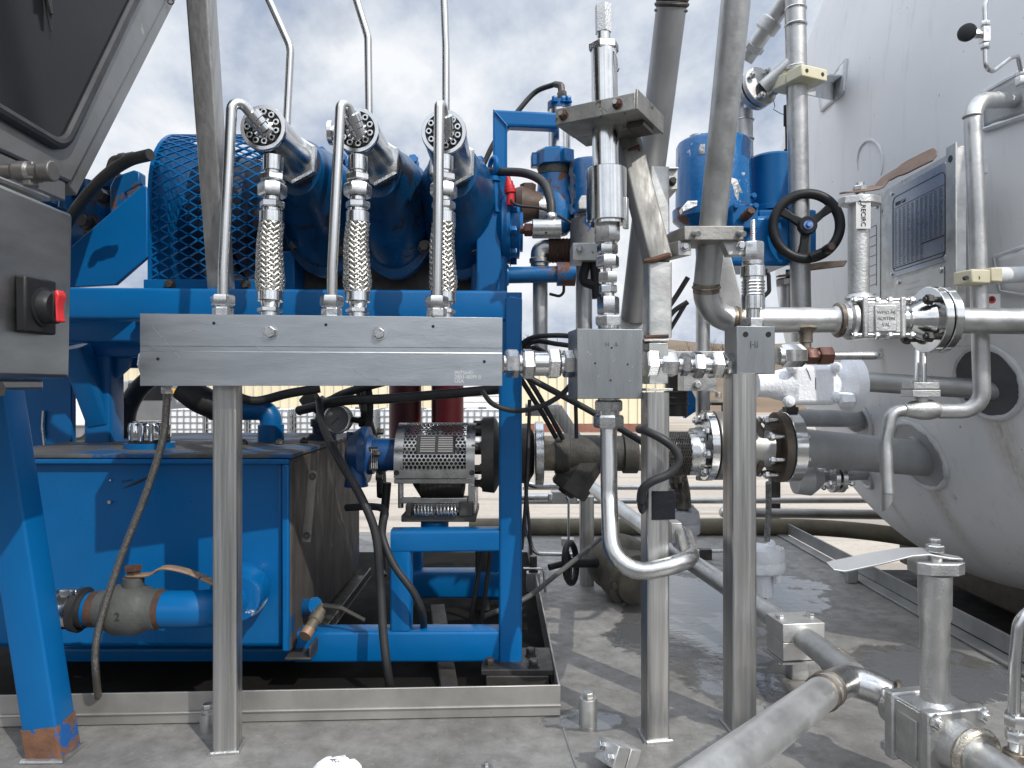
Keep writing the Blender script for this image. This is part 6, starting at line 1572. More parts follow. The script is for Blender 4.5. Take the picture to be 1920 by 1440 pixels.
# smaller nozzles from the tank
q, nn = headpx(1612, 786); a = MB(); a.cyl(P(1470, 783, 2.0), q + X * .02, S(17, 2.0), n=24); a.ball(q - X * .012, .03, .04, .04); solo("nozzle_pipe", PAD, a, "thin grey nozzle pipe entering the tank above the thickest nozzle pipe", "pipe", P(1540, 800, 2.0))
q, nn = headpx(1851, 716); a = MB(); a.cyl(P(1590, 714, 1.72), q + V(.03, -.01, -.02), .0235, .0235, 28); solo("nozzle_pipe", PIPED, a, "long grey pipe from the frosted valve to the dark round nozzle", "pipe", P(1700, 740, 1.72))
t = T("small_flange", "small bolted flange pair on the lowest thin pipe to the tank", "flange", P(1565, 930, 1.95))
c = P(1556, 896, 1.95); flange(t, c, X, .040, .014, mat=FIT); flange(t, c + X * .020, X, .040, .014, mat=FIT); fbolts(t, c, X, .030, 4, .02, .055, .014)
q, nn = headpx(1620, 890); a = MB(); a.cyl(P(1490, 895, 1.95), q + X * .02, .0165); a.lathe(P(1490, 898, 1.92), X, [(0, .04), (.04, .045), (.06, .03), (.075, .0165)], 24); a.cyl(P(1480, 884, 2.02), P(1600, 886, 2.05), .010); t.p("pipe", PAD, a)

# ---- frosted valve
t = T("frosted_valve", "ball valve and flange wholly covered in white frost", "ball valve", P(1530, 790, 1.72))
Yf = 1.70
def fz(px, py): return P(px, py, Yf)
FR2 = FROST
a = MB(); a.box(fz(1516, 722), S(82, Yf), .085, S(74, Yf)); t.p("valve_body", FR2, a, bev=.012)
a = MB(); a.lathe(fz(1418, 722), X, [(0, .028), (.03, .030), (.05, .036), (.07, .040), (.085, .044)], 28); t.p("left_neck", FR2, a)
a = MB(); a.lathe(fz(1552, 722), X, [(0, .040), (.02, .038), (.035, .052), (.042, .062), (.045, .066), (.068, .066), (.072, .058)], 36); t.p("flange", FR2, a)
for px, py in ((1467, 752), (1553, 743), (1553, 690), (1474, 690)):
    a = MB(); a.lathe(fz(px, py) - Y_ * .030, -Y_, [(0, .012), (.012, .0135), (.02, .011), (.024, .005)], 14); t.p("bolt_head", FR2, a)
a = MB(); a.hex(fz(1556, 748) - Y_ * .05, fz(1580, 748) - Y_ * .05, .03); t.p("frosted_nut", FR2, a)
a = MB(); a.cyl(fz(1430, 722), fz(1452, 722), .025); t.p("bare_pipe", FROSTG, a)
a = MB(); a.tube([fz(1497, 690) - Y_ * .043, fz(1502, 700) - Y_ * .0435, fz(1506, 712) - Y_ * .0432], .0008, 5); a.tube([fz(1515, 708) - Y_ * .0432, fz(1515, 730) - Y_ * .0432], .0008, 5); t.p("frost_crack", INK, a)
# dangling frosted flange pieces on the deck
def frosted(lb, px, py, y, r, mat, hose_top=None):
    t = T("frosted_flange", lb, "flange", P(px, py + 70, y))
    c = P(px, py, y)
    a = MB(); rr = random.Random(int(px))
    rs = []
    for h_, r_ in ((.034, r * .5), (.032, r * .92), (.018, r), (.002, r), (-.002, r * .95), (-.006, r), (-.030, r), (-.034, r * .9), (-.036, r * .4)):
        rs.append([c + V(math.cos(k * math.pi / 20) * (r_ + rr.uniform(-.002, .002)), math.sin(k * math.pi / 20) * (r_ + rr.uniform(-.002, .002)), h_ + rr.uniform(-.0015, .0015)) for k in range(40)])
    a.rings(rs); t.p("flange", mat, a, sharp=60)
    a = MB(); a.cyl(c - Z * .10, c - Z * .03, r * .5); t.p("neck", mat, a)
    for k in range(4):
        an = k * math.pi / 2 - .9; q = c + V(math.cos(an) * r * .78, math.sin(an) * r * .78, 0); a = MB(); a.cyl(q - Z * .055, q - Z * .03, .009); a.ball(q + Z * .035, .012); t.p("bolt", mat, a)
    return t
t1 = frosted("grey frosted flange under the hanging braided hose", 1278, 978, 2.05, .052, FROSTG)
t2 = frosted("white frosted flange standing in the puddle behind the Hi post", 1428, 1048, 2.0, .064, FROST)
a = MB(); a.cyl(P(1420, 1110, 2.0), PZ(1420, 1130, .0) , .024); t2.p("drain_pipe", PIPED, a)
t = T("hanging_hose", "dark braided hose hanging down to the grey frosted flange", "hose", P(1278, 950, 2.05))
hp = [P(1262, 860, 1.98), P(1270, 895, 2.04), P(1276, 925, 2.05), P(1278, 952, 2.05)]
a = MB(); a.tube(hp, .0245, 20, sm=6); cr = t.p("core", GAPM, a)
a = MB(); braid(a, hp, lambda f: .027, 16, .075, .001, .0035); t.p("braid", BRD, a, parent=cr, sharp=60)
a = MB(); a.tube([P(1441, 905, 1.95), P(1441, 960, 2.0), P(1438, 1015, 2.0)], .008, 10); solo("chain_hose", mk("frosty_chain", (.3, .3, .3), (.12, .12, .12), 90, rough=.7, bump=1., bs=120), a, "thin frosty hose hanging behind the Hi post to the white flange", "hose")

# ---- recirculation valve, handle, tag, flange pair, line to the tank
Yr = 1.39
def rp(px, py): return P(px, py, Yr)
t = T("recirculation_valve", "stainless ball valve with a tall stem tube and metal tag reading RECIRC", "ball valve", rp(1640, 640))
a = MB(); a.lathe(rp(1560, 600), X, [(0, .0252), (.007, .028), (.017, .0335), (.025, .0335), (.030, .0385), (.038, .0385)], 28); t.p("left_end", CAST, a)
a = MB(); a.torus(rp(1572, 600), X, .029, .006, 28, 8); t.p("weld", HEAT, a)
a = MB(); a.box(rp(1640, 598), S(76, Yr), .071, S(68, Yr)); bd = t.p("body", CAST, a, bev=.008)
a = MB(); a.box(rp(1642, 600) - Y_ * .0365, S(40, Yr), .005, S(48, Yr)); t.p("name_panel", CAST, a, bev=.0015)
text(t, "cast_mark", "WMO MI\nAUSTEN\nVAL", .009, rp(1642, 592) - Y_ * .0393, X, Z, mk("cast_letter_shade", (.3, .295, .28), None, 20, metal=.8, rough=.5), bd, .0005, 'CENTER', 1.3)
for px in (1608, 1672):
    for py in (566, 630):
        a = MB(); q = rp(px, py) - Y_ * .030; a.cyl(q - X * .027, q + X * .027, .0046, n=12); a.hex(q - X * .025, q - X * .017, .0142); a.hex(q + X * .017, q + X * .025, .0142); t.p("body_bolt", FIT, a)
for px in (1606, 1675):
    a = MB(); a.box(rp(px, 598), .011, .076, .078); t.p("end_plate", CAST, a, bev=.003)
a = MB(); a.cyl(rp(1610, 562), rp(1610, 385), .0196, n=28); a.lathe(rp(1612, 560), Z, [(0, .028), (.008, .022), (.010, .0196)], 28); t.p("stem_tube", CAST, a)
a = MB(); a.prism([rp(1612, 385) + V(math.cos(k * math.pi / 12) * .033 * (1.22 if abs(math.cos(k * math.pi / 12)) > .8 else 1), math.sin(k * math.pi / 12) * .028, 0) for k in range(24)], Z * .015); t.p("stop_plate", CAST, a, bev=.0016)
a = MB(); q = rp(1612, 368); a.cyl(q - Z * .003, q + Z * .010, .009); a.hex(q + Z * .010, q + Z * .020, .0215); a.cyl(q + Z * .018, q + Z * .026, .008); t.p("stem_nut", FIT, a)
def strap(pts, wds, th, wdir=Y_, wend=None):
    """a flat bar along pts; its width runs along wdir, turning to wend at the far end"""
    m_ = MB(); rs = []
    for k, (p_, w_) in enumerate(zip(pts, wds)):
        f = k / (len(pts) - 1); d_ = (pts[min(k + 1, len(pts) - 1)] - pts[max(k - 1, 0)]).normalized()
        e = wdir.lerp(wend, min(1., f * 1.6)) if wend else wdir
        e = (e - d_ * e.dot(d_)).normalized(); n_ = d_.cross(e)
        rs.append([p_ - e * w_ + n_ * th, p_ + e * w_ + n_ * th, p_ + e * w_ - n_ * th, p_ - e * w_ - n_ * th])
    return m_.rings(rs)
hq = catmull([rp(1578, 362), rp(1618, 357), rp(1648, 350)], 5) + catmull([rp(1660, 336), P(1700, 314, 1.36), P(1742, 293, 1.33), P(1757, 288, 1.32)], 5)
t.p("lever", HANDB, strap(hq, [.010, .011, .012] + [.0125] * 12 + [.0155, .0165, .0165] + [.0165] * (len(hq) - 21) + [.012, .009, .005], .0018, V(0, 1, .15), V(.1, .62, .78)), bev=.001)
a = MB(); tg0 = P(1605, 424, 1.365); a.ob(tg0 - Z * .005, V(.0285, .0, 0), V(0, .001, 0), V(0, 0, .0510)); tg = t.p("tag", TAGM, a, bev=.0003)
text(t, "tag_text", "RECIRC", .0125, tg0 + V(.0100, -.0007, .0205), -Z, X, INK, tg, .0003)
a = MB(); a.tube([tg0 + V(.010, -.001, .041), tg0 + V(.005, -.003, .048), tg0 + V(.017, .004, .05)], .0009, 6); t.p("tag_wire", INK, a)
t = T("line_flange", "polished bolted flange pair on the recirculation line", "flange", rp(1735, 660))
c = rp(1755, 600); dx_ = V(1, .05, 0).normalized()
a = MB(); a.lathe(rp(1684, 600), X, [(0, .025), (.010, .025), (.013, .0285), (.017, .028), (.042, .038), (.056, .042)], 36); t.p("weld_neck", POL, a)
flange(t, c - dx_ * .021, dx_, .0645, .0160, mat=POL)
a = MB(); a.cyl(c - dx_ * .005, c - dx_ * .002, .055); t.p("gasket", INK, a)
flange(t, c - dx_ * .002, dx_, .0645, .0170, mat=POL)
fbolts(t, c - dx_ * .015, dx_, .050, 4, .032, .038, .0185, .78, DARKM)
a = MB(); a.cyl(c + dx_ * .010, P(2240, 608, 1.315), .0252, n=32); t.p("tank_pipe", PIPE, a)

# ---- bottom fill valve behind
t = T("fill_valve", "stem of a ball valve with lever and tag reading BOTTOM FILL", "ball valve", P(1480, 590, 1.9))
a = MB(); a.cyl(P(1481, 600, 1.9), P(1481, 530, 1.9), .024); t.p("stem_tube", CAST, a)
a = MB(); a.lathe(P(1481, 536, 1.9), Z, [(0, .036), (.016, .037), (.02, .03)], 8); t.p("stop_plate", CAST, a, bev=.001)
a = MB(); a.cyl(P(1481, 525, 1.9), P(1481, 508, 1.9), .012); a.hex(P(1481, 515, 1.9), P(1481, 506, 1.9), .024); t.p("stem_nut", FIT, a)
t.p("lever", TAN, strap([P(1458, 518, 1.88), P(1500, 514, 1.88), P(1512, 502, 1.87), P(1540, 498, 1.83), P(1585, 494, 1.78)], [.012, .014, .013, .014, .011], .002, V(0, 1, 0), V(0, .8, .5)), bev=.001)
a = MB(); q = P(1478, 574, 1.87); a.ob(q, V(.030, 0, 0), V(0, .001, 0), V(0, 0, .054)); tg = t.p("tag", TAGM, a)
text(t, "tag_text", "BOTTOM\nFILL", .0095, q + V(.017, -.0006, .027), -Z, X, INK, tg, .0003)

# ---- tall vertical vent pipe with branches
t = T("vent_pipe", "tall vertical grey pipe with welded branches beside the tank", "pipe", P(1500, 600, 1.85))
a = MB(); a.cyl(P(1503, 640, 1.85), P(1490, -40, 1.78), S(18.5, 1.82), n=32); t.p("pipe", PIPE, a)
a = MB()
for py in (18, 48, 128): 
    q = P(1491 + (py) * .0195, py, 1.785); a.torus(q, Z, S(18.5, 1.81), .0028, 28, 8)
t.p("weld", FIT, a)
a = MB(); a.cyl(P(1480, -8, 1.80), P(1398, 112, 1.9), S(15, 1.85), n=24); a.cyl(P(1485, 118, 1.8), P(1432, 165, 1.84), S(14.5, 1.83), n=24); t.p("branch", PIPE, a)
a = MB(); q0, q1 = P(1450, 36, 1.84), P(1428, 66, 1.86); a.lathe(q0, q1 - q0, [(0, .026), (.004, .029), (.03, .029), (.034, .025)], 20); a.lathe(P(1418, 84, 1.87), P(1400, 110, 1.9) - P(1418, 84, 1.87), [(0, .026), (.014, .026), (.016, .023)], 8); t.p("coupling", CAST, a)
c = P(1428, 160, 1.85); d_ = (P(1404, 180, 1.9) - P(1444, 150, 1.83)).normalized()
flange(t, c, d_, .052, .014, mat=CAST); flange(t, c + d_ * .02, d_, .052, .014, mat=CAST); fbolts(t, c, d_, .040, 4, .02, .05, .016)
a = MB(); a.tube([P(1420, 168, 1.88), P(1394, 190, 1.93), P(1396, 300, 1.93)], .0235, 22, fl=.05); a.torus(P(1396, 226, 1.93), Z, .0235, .0025, 24, 8); a.torus(P(1396, 262, 1.93), Z, .0235, .0025, 24, 8); t.p("drop_pipe", PIPE, a)
t = T("vent_clamp", "yellowed plastic clamp holding the tall vent pipe to the tank bracket", "clamp", P(1500, 165, 1.78))
u_ = V(.80, .35, 0).normalized(); v_ = V(-.35, .8, 0).normalized()
c = P(1496, 152, 1.80); a = MB(); a.box(c - v_ * .028, .085, .052, .030, ax=(u_, v_, Z)); t.p("front_half", YELLOWC, a, bev=.003)
a = MB(); a.box(c + v_ * .026, .085, .052, .030, ax=(u_, v_, Z)); t.p("rear_half", YELLOWC, a, bev=.003)
a = MB(); q, nn = headpx(1566, 158); a.ob(c + u_ * .043 + V(0, .0, .012) - v_ * .03, q - (c + u_ * .043), V(0, .06, 0), Z * .004); a.prism([c + u_ * .043 + V(0, .02, .011), q + V(0, 0, .012), q + V(0, 0, -.05), c + u_ * .043 + V(0, .02, -.018)], V(0, .005, 0)); t.p("bracket_arm", WHITEP, a)
a = MB()
for s in (-1, 1): q = c - v_ * .055 + u_ * .026 * s; a.cyl(q, q + v_ * .006, .005, n=12)
t.p("bolt_hole", INK, a)
a = MB(); a.cyl(P(1474, 200, 1.95), P(1475, 290, 1.95), .0035); a.cyl(P(1474, 198, 1.95), P(1474, 236, 1.95), .007); a.cyl(P(1475, 280, 1.95), P(1475, 296, 1.95), .007); solo("gas_strut", BLACK, a, "thin black strut left of the tall vent pipe", "strut")
a = MB(); a.tube([P(1450, 186, 1.9), P(1453, 200, 1.9), P(1450, 205, 1.9), P(1462, 212, 1.9), P(1470, 215, 1.93)], .001, 5); solo("loose_wire", BLACK, a, "thin loose wire hanging below the vent flange", "wire")

# ---- data plates on the tank
t = T("data_board", "steel board with two tank data plates on the white tank", "sign", V(.92, 1.6, .55))
pa, pb = P(1640, 380, 1.90), P(1806, 305, 1.50)
pw = V(pb.x - pa.x, pb.y - pa.y, 0); pd = pw.normalized(); pn = V(-pd.y, pd.x, 0)
if pn.y > 0 and pn.x > 0: pn = -pn
pn = V(pd.y, -pd.x, 0) if V(pd.y, -pd.x, 0).x < 0 else V(-pd.y, pd.x, 0)
def bp(f, z, off=0.): 
    q = pa + pw * f + pn * off; return V(q.x, q.y, z)
zT, zB = 1.098, .765
def sheetp(f0, f1, z0, z1, off, th): 
    m_ = MB(); m_.ob(bp(f0, z0, off), pw * (f1 - f0), Z * (z1 - z0), pn * th); return m_
brd = t.p("board", GALV, sheetp(-.37, .96, .74, 1.122, 0, .003), bev=.001)
a = MB(); a.ob(bp(.962, .70, -.012), pd * .006, Z * (.426), pn * .035); a.ob(bp(.962, .70, .0235), pd * .036, Z * (.424), pn * .004); fr_ = t.p("channel", GALV, a, bev=.001)
a = MB(); q = bp(1.005, 1.095, .0275); a.cyl(q - pn * .001, q + pn * .001, .0075); t.p("channel_hole", INK, a, parent=fr_)
pl_ = t.p("dark_plate", PLATE, sheetp(.25, .88, .889, 1.108, .0035, .0015), bev=.0004)
ln = MB()
def bar_(m_, f0, f1, z0, z1, o=.0053): m_.ob(bp(f0, z0, o), pw * (f1 - f0), Z * (z1 - z0), pn * .0003)
fr_pts = fillet([bp(f, z, .0054) for f, z in ((.56, 1.088), (.855, 1.088), (.855, .902), (.275, .902), (.275, 1.088), (.56, 1.088))], .015, 5)
ln.tube(fr_pts, .0009, 5)
rr = random.Random(4)
for r_ in range(34):
    z = 1.052 - r_ * .0042
    for cidx in range(11):
        if cidx > 6 and r_ > 24: continue
        bar_(ln, .295 + cidx * .050, .295 + cidx * .050 + rr.uniform(.022, .036), z, z + .0014)
bar_(ln, .285, .845, 1.058, 1.0592); bar_(ln, .61, .845, .945, .9485); bar_(ln, .285, .845, .9085, .911)
t.p("plate_print", INK, ln, parent=pl_)
text(t, "plate_text", "3000 Gal", .014, bp(.30, 1.064, .0054), pd, Z, INK, pl_, .0002, 'LEFT')
a = MB()
for f, z in ((.263, 1.10), (.868, 1.10), (.263, .897), (.868, .897)): q = bp(f, z, .005); a.bolt(q, pn, .008, .003)
t.p("screw", FIT, a)
p2 = t.p("light_plate", PLATEL, sheetp(-.36, .10, .76, 1.105, .0035, .0015), bev=.0004)
a = MB()
for k in range(9): bar_(a, -.20 + .03 * (k % 3), .05, 1.04 - k * .026, 1.0414 - k * .026)
for k in range(12): bar_(a, -.08, .06, .845 - k * .006, .8462 - k * .006)
for f in (-.08, -.01, .06): a.ob(bp(f, .778, .0053), pw * .004, Z * .068, pn * .0003)
a.ob(bp(.05, .88, .0053), pw * .005, Z * .16, pn * .0003)
t.p("plate_lines", INK, a, parent=p2)
a = MB()
for f, z in ((-.32, 1.09), (.06, 1.09)): a.bolt(bp(f, z, .005), pn, .013, .004)
t.p("screw", FIT, a)
p3 = t.p("lower_plate", TAGM, sheetp(.33, .84, .775, .880, .0035, .0015), bev=.0004)
a = MB()
for k in range(5): bar_(a, .42, .42 + rr.uniform(.12, .3), .862 - k * .014, .865 - k * .014)
t.p("plate_lines", PALEINK, a, parent=p3)
a = MB()
for f, z in ((.35, .872), (.82, .872)): a.bolt(bp(f, z, .005), pn, .011, .004)
t.p("screw", FIT, a)

# ---- small bore piping on the tank at the right
t = T("trycock_pipe", "slim grey pipe rising before the data board and curling down to a valve", "pipe", P(1838, 770, 1.42))
a = MB(); a.tube([P(1900, 188, 1.50), P(1822, 188, 1.42), P(1832, 420, 1.42), P(1842, 770, 1.425), P(1760, 770, 1.45)], S(15, 1.42), 20, fl=.06); t.p("pipe", PIPE, a)
a = MB(); a.torus(P(1823, 218, 1.42), Z, S(15, 1.42), .0022, 20, 8); a.torus(P(1868, 188, 1.465), X, S(14, 1.45), .0022, 20, 8); t.p("weld", CAST, a)
a = MB(); a.bolt(P(1894, 186, 1.48), V(-.4, -1, 0), .014, .008); t.p("plug_screw", FIT, a)
t = T("pipe_saddle", "cream plastic clamp holding the slim pipe to a white stub", "clamp", P(1836, 535, 1.33))
a = MB(); a.box(P(1822, 521, 1.405), .043, .046, .027, .18); t.p("left_half", CREAM, a, bev=.003)
a = MB(); a.box(P(1851, 518, 1.410), .026, .046, .027, .18); t.p("right_half", CREAM, a, bev=.002)
a = MB()
for px in (1812, 1833): q = P(px, 521, 1.3825); a.cyl(q + V(0, -.0012, 0), q + V(0, .006, 0), .0042, n=14)
t.p("bolt_hole", INK, a)
a = MB(); a.cyl(P(1862, 517, 1.415), P(2010, 510, 1.55), .0165); t.p("stub", WHITEP, a)
t = T("globe_valve", "small stainless globe valve with a bolted bonnet below the long nozzle pipe", "globe valve", P(1728, 790, 1.38))
Yg = 1.45
def gz(px, py): return P(px, py, Yg)
a = MB(); a.lathe(gz(1697, 768), X, [(0, .013), (S(12, Yg), .017), (S(30, Yg), .021), (S(46, Yg), .021), (S(60, Yg), .017), (S(66, Yg), .013), (S(74, Yg), .013)], 28); t.p("body", CAST, a)
a = MB(); a.ob(gz(1700, 744) - Y_ * .022, V(S(52, Yg), 0, 0), V(0, .045, 0), Z * S(13, Yg)); a.ob(gz(1702, 729) - Y_ * .022, V(S(48, Yg), 0, 0), V(0, .045, 0), Z * S(12, Yg)); a.cyl(gz(1728, 765), gz(1727, 740), .013); t.p("bonnet", CAST, a, bev=.001)
for px in (1706, 1746):
    a = MB(); a.hex(gz(px, 719) - Y_ * .016, gz(px, 713) - Y_ * .016, .009); t.p("bonnet_bolt", FIT, a)
a = MB()
for px, x1 in ((1718, 1720), (1733, 1732)): a.cyl(gz(px, 722), P(x1, 655, 1.5), S(4.6, Yg), n=12)
t.p("stem_rods", PIPE, a)
t = T("pour_tube", "bent tube running from the globe valve down to a slant cut open end", "tube", gz(1664, 960))
a = MB(); a.tube([gz(1700, 768), gz(1672, 772), gz(1660, 830), P(1664, 925, 1.44)], S(11.5, Yg), 18, fl=.06); e = P(1664, 925, 1.44)
a.rings([[e + V(math.cos(k * math.pi / 9) * S(11.5, Yg), math.sin(k * math.pi / 9) * S(11.5, Yg), 0) for k in range(18)], [e + V(math.cos(k * math.pi / 9) * S(11, Yg), math.sin(k * math.pi / 9) * S(11, Yg), -.021 + .016 * math.cos(k * math.pi / 9)) for k in range(18)]]); t.p("tube", PIPE, a)
a = MB(); a.torus(gz(1696, 768), X, .0125, .0022, 20, 8); t.p("weld", CAST, a)
t = T("needle_valve", "small needle valve with a round black knob on thin tubing", "needle valve", P(1846, 90, 1.25))
Yn = 1.25
def nz(px, py): return P(px, py, Yn)
a = MB(); kd = V(-.75, -.66, .08).normalized(); a.lathe(nz(1814, 62), kd, [(-.006, .006), (-.003, .014), (.002, .0155), (.007, .0145), (.009, .008)], 28); t.p("knob", BLACK, a)
a = MB(); a.cyl(nz(1818, 62), nz(1846, 66), .0055); a.hex(nz(1824, 63), nz(1836, 64.5), .0135); a.box(nz(1846, 66), .012, .014, .026); a.hex(nz(1847, 50), nz(1847, 40), .013); a.hex(nz(1847, 82), nz(1847, 92), .013); t.p("body", FIT, a)
a = MB(); a.tube([nz(1847, 44), nz(1846, 12), nz(1856, -20)], .0038, 10, fl=.02); a.tube([nz(1847, 88), nz(1848, 128), P(1862, 134, 1.26), P(1893, 110, 1.28), P(1908, 104, 1.30), P(1916, 140, 1.32)], .0038, 10, fl=.014); t.p("tubing", TUBEM, a)
a = MB(); q = P(1916, 132, 1.32); a.hex(q, q - Z * .012, .016); a.hex(q - Z * .012, q - Z * .03, .019); t.p("end_fitting", FIT, a)
a = MB(); q, nn = headpx(1862, 562); a.ob(P(1845, 578, 1.47), V(.034, .0, 0), V(0, .001, 0), V(0, 0, .030)); t = T("warning_tag", "small white warning tag with a red and black mark beside the slim pipe", "sign", q); tg = t.p("tag", TAGM, a)
a = MB(); a.lathe(P(1860, 562, 1.4695), -Y_, [(0, .008), (.0006, .008)], 18); t.p("red_mark", REDM, a, parent=tg)
a = MB(); a.lathe(P(1860, 561, 1.4688), -Y_, [(0, .0048), (.0005, .0048)], 14); t.p("black_mark", INK, a, parent=tg)
a = MB(); q = P(1842, 318, 1.34); a.ob(P(1837, 325, 1.50), V(.018, 0, 0), V(0, .05, 0), V(0, 0, .034)); solo("white_lug", WHITEP, a, "rough white lug behind the slim pipe near the data board", "lug", bev=.002)

# ================================================================== floor piping, front right
t = T("drain_pipe", "grey pipe running along the deck from the far strainer to the tee", "pipe", P(1450, 1150, 1.6))
te = P(1600, 1268, 1.24)
a = MB(); a.tube([P(1110, 915, 2.6), P(1290, 1050, 2.0), P(1500, 1190, 1.50), te], .0242, 26); t.p("pipe", PIPE, a)
a = MB(); dpp = (te - P(1500, 1190, 1.5)).normalized()
for q in (P(1572, 1246, 1.315), P(1564, 1240, 1.335)): a.torus(q, dpp, .0248, .003, 26, 8)
t.p("weld", HEAT, a)
t = T("floor_clamp", "two part aluminium pipe clamp on a short post over the puddle", "clamp", P(1495, 1260, 1.5))
cq = P(1490, 1192, 1.505); u_ = V(1, .12, 0).normalized(); v_ = V(-.12, 1, 0).normalized()
a = MB(); a.box(cq + Z * .0195, .092, .075, .038, ax=(u_, v_, Z)); t.p("upper_half", ALU, a, bev=.0015)
a = MB(); a.box(cq - Z * .0195, .090, .073, .038, ax=(u_, v_, Z)); t.p("lower_half", ALU, a, bev=.0015)
a = MB(); a.box(cq - Z * .0415, .10, .085, .004, ax=(u_, v_, Z)); t.p("saddle_plate", CAST, a)
for s in (-1, 1):
    a = MB(); q = cq + u_ * .034 * s; a.hex(q + Z * .0386, q + Z * .047, .0155); a.hex(q - Z * .052, q - Z * .044, .0155); a.cyl(q - Z * .058, q - Z * .05, .0042, n=10); t.p("bolt", FIT, a)
a = MB(); b0 = cq - Z * .0435; a.bar(V(b0.x + .005, b0.y, .001), V(b0.x + .005, b0.y, b0.z), .038, .038, up=Y_, r=.004); t.p("stub_post", CAST, a)
t = T("floor_tee", "welded pipe tee with a thick arm coming toward the viewer", "pipe tee", P(1610, 1290, 1.2))
arm = [P(1290, 1490, .70), P(1552, 1292, 1.10), P(1612, 1268, 1.19), P(1690, 1318, 1.135)]
a = MB(); a.tube([arm[0], arm[1]], .0242, 28); t.p("front_arm", mk("scuffed_bright_pipe", (.76, .76, .75), (.60, .60, .59), 9, (1, 1, 1), .9, .40, .1, .25, 120, chip=((.25, .24, .23), 26, .68, .6)), a)
a = MB(); a.tube([arm[1].lerp(arm[0], -.02), P(1590, 1274, 1.17), P(1640, 1290, 1.15), arm[3]], .0246, 28, fl=.05); t.p("elbow", TUBEM, a)
d_ = (arm[1] - arm[0]).normalized()
a = MB()
for q in (arm[1] - d_ * .03, arm[1] + d_ * .002): a.torus(q, d_, .0246, .0032, 28, 8)
a.torus(P(1672, 1305, 1.13), arm[3] - P(1640, 1290, 1.15), .0246, .0035, 28, 8); t.p("weld", HEAT, a)
t = T("floor_valve", "stainless ball valve on the deck with a tall stem and flat lever", "ball valve", P(1750, 1400, 1.04))
vc = P(1752, 1372, 1.045); vd = V(.22, -.975, 0).normalized(); vn = vd.cross(Z).normalized()
if vn.y > 0: vn = -vn
a = MB(); a.lathe(vc - vd * .085, vd, [(0, .0255), (.018, .027), (.03, .036), (.045, .041), (.12, .041), (.135, .037), (.15, .034), (.165, .030)], 28); t.p("end_necks", CAST, a)
a = MB(); a.box(vc + vd * .002, .066, .090, .090, ax=(vd, vn, Z)); t.p("body", CAST, a, bev=.007)
for s in (-.034, .034):
    a = MB(); a.box(vc + vd * s, .018, .100, .100, ax=(vd, vn, Z)); t.p("end_plate", CAST, a, bev=.003)
a = MB(); a.box(vc + vn * .046, .036, .004, .056, ax=(vd, vn, Z)); t.p("name_panel", CAST, a, bev=.001)
for i in (-1, 1):
    for j in (-1, 1):
        a = MB(); q = vc + vn * .040 * i + Z * .040 * j; a.cyl(q - vd * .056, q + vd * .056, .0055, n=12); a.hex(q + vd * .041, q + vd * .052, .0175); a.hex(q - vd * .052, q - vd * .041, .0175); t.p("body_bolt", FIT, a)
a = MB(); a.torus(vc + vd * .072, vd, .033, .0075, 30, 9); t.p("weld", mk("bright_weld", (.62, .58, .50), (.35, .31, .26), 60, metal=1., rough=.33, bump=.8, bs=160), a)
a = MB(); a.cyl(vc + vd * .06, vc + vd * .50 + V(0, 0, -.02), .0242, n=28); t.p("outlet_pipe", PIPE, a)
st = P(1753, 1310, 1.03); zst = P(0, 1073, 1.03).z
a = MB(); a.lathe(st - Z * .01, Z, [(0, .030), (.006, .024), (.010, .0195), (zst - st.z - .058, .0195), (zst - st.z - .054, .0215), (zst - st.z + .008, .0225)], 32); t.p("stem_tube", CAST, a)
a = MB(); top = V(st.x, st.y, zst); u_ = V(.98, -.1, 0)
a.prism([top + V(x * .032, y * .026, 0) for x, y in ((-1.05, -.5), (-.6, -.9), (.6, -.95), (1.1, -.55), (1.1, .5), (.6, .95), (-.6, .95), (-1.05, .5))], Z * .018); t.p("stop_plate", CAST, a, bev=.0018)
a = MB(); a.cyl(top + Z * .018, top + Z * .026, .011); a.hex(top + Z * .030, top + Z * .040, .021); a.hex(top + Z * .040, top + Z * .049, .0125); t.p("stem_nut", FIT, a)
h_ = [top + V(.034, -.006, .0215), top + V(.016, -.002, .0235), top + V(-.014, .0, .0300), top + V(-.04, .002, .0285), P(1640, 1048, 1.01), P(1572, 1062, .985), P(1556, 1062, .98)]
t.p("lever", mk("satin_lever_steel", (.56, .56, .555), (.50, .50, .495), 6, metal=1., rough=.5, rv=.03), strap(h_, [.008, .010, .012, .012, .0130, .0125, .008], .0013, V(.12, .99, 0), V(.12, .90, .34)), bev=.0006)
a = MB(); a.box(vc + vd * .085 - Z * .046, .03, .02, .05, ax=(vd, vn, Z)); t.p("rusty_foot", RUSTM, a, bev=.001)
t = T("purge_tube", "thin bent tube with hex fittings rising at the right front corner", "tube", P(1905, 1420, .95))
a = MB(); a.tube([P(1901, 1350, .95), P(1903, 1240, .95), P(1910, 1165, .95), P(1960, 1120, .95)], S(10.5, .95), 16, fl=.03); t.p("tube", TUBEM, a)
A_, B_ = P(1905, 1335, .95), P(1905, 1425, .95)
pxchain(t, A_, B_, 1335, 1425, [(1338, 1362, 18, 'h', "hex_nut"), (1362, 1372, 12, 'c', "collar"), (1370, 1390, 16, 'h', "hex_nut"), (1388, 1412, 13, 'c', "collar"), (1408, 1424, 21, 'c', "weld_boss", HEAT)], .95)

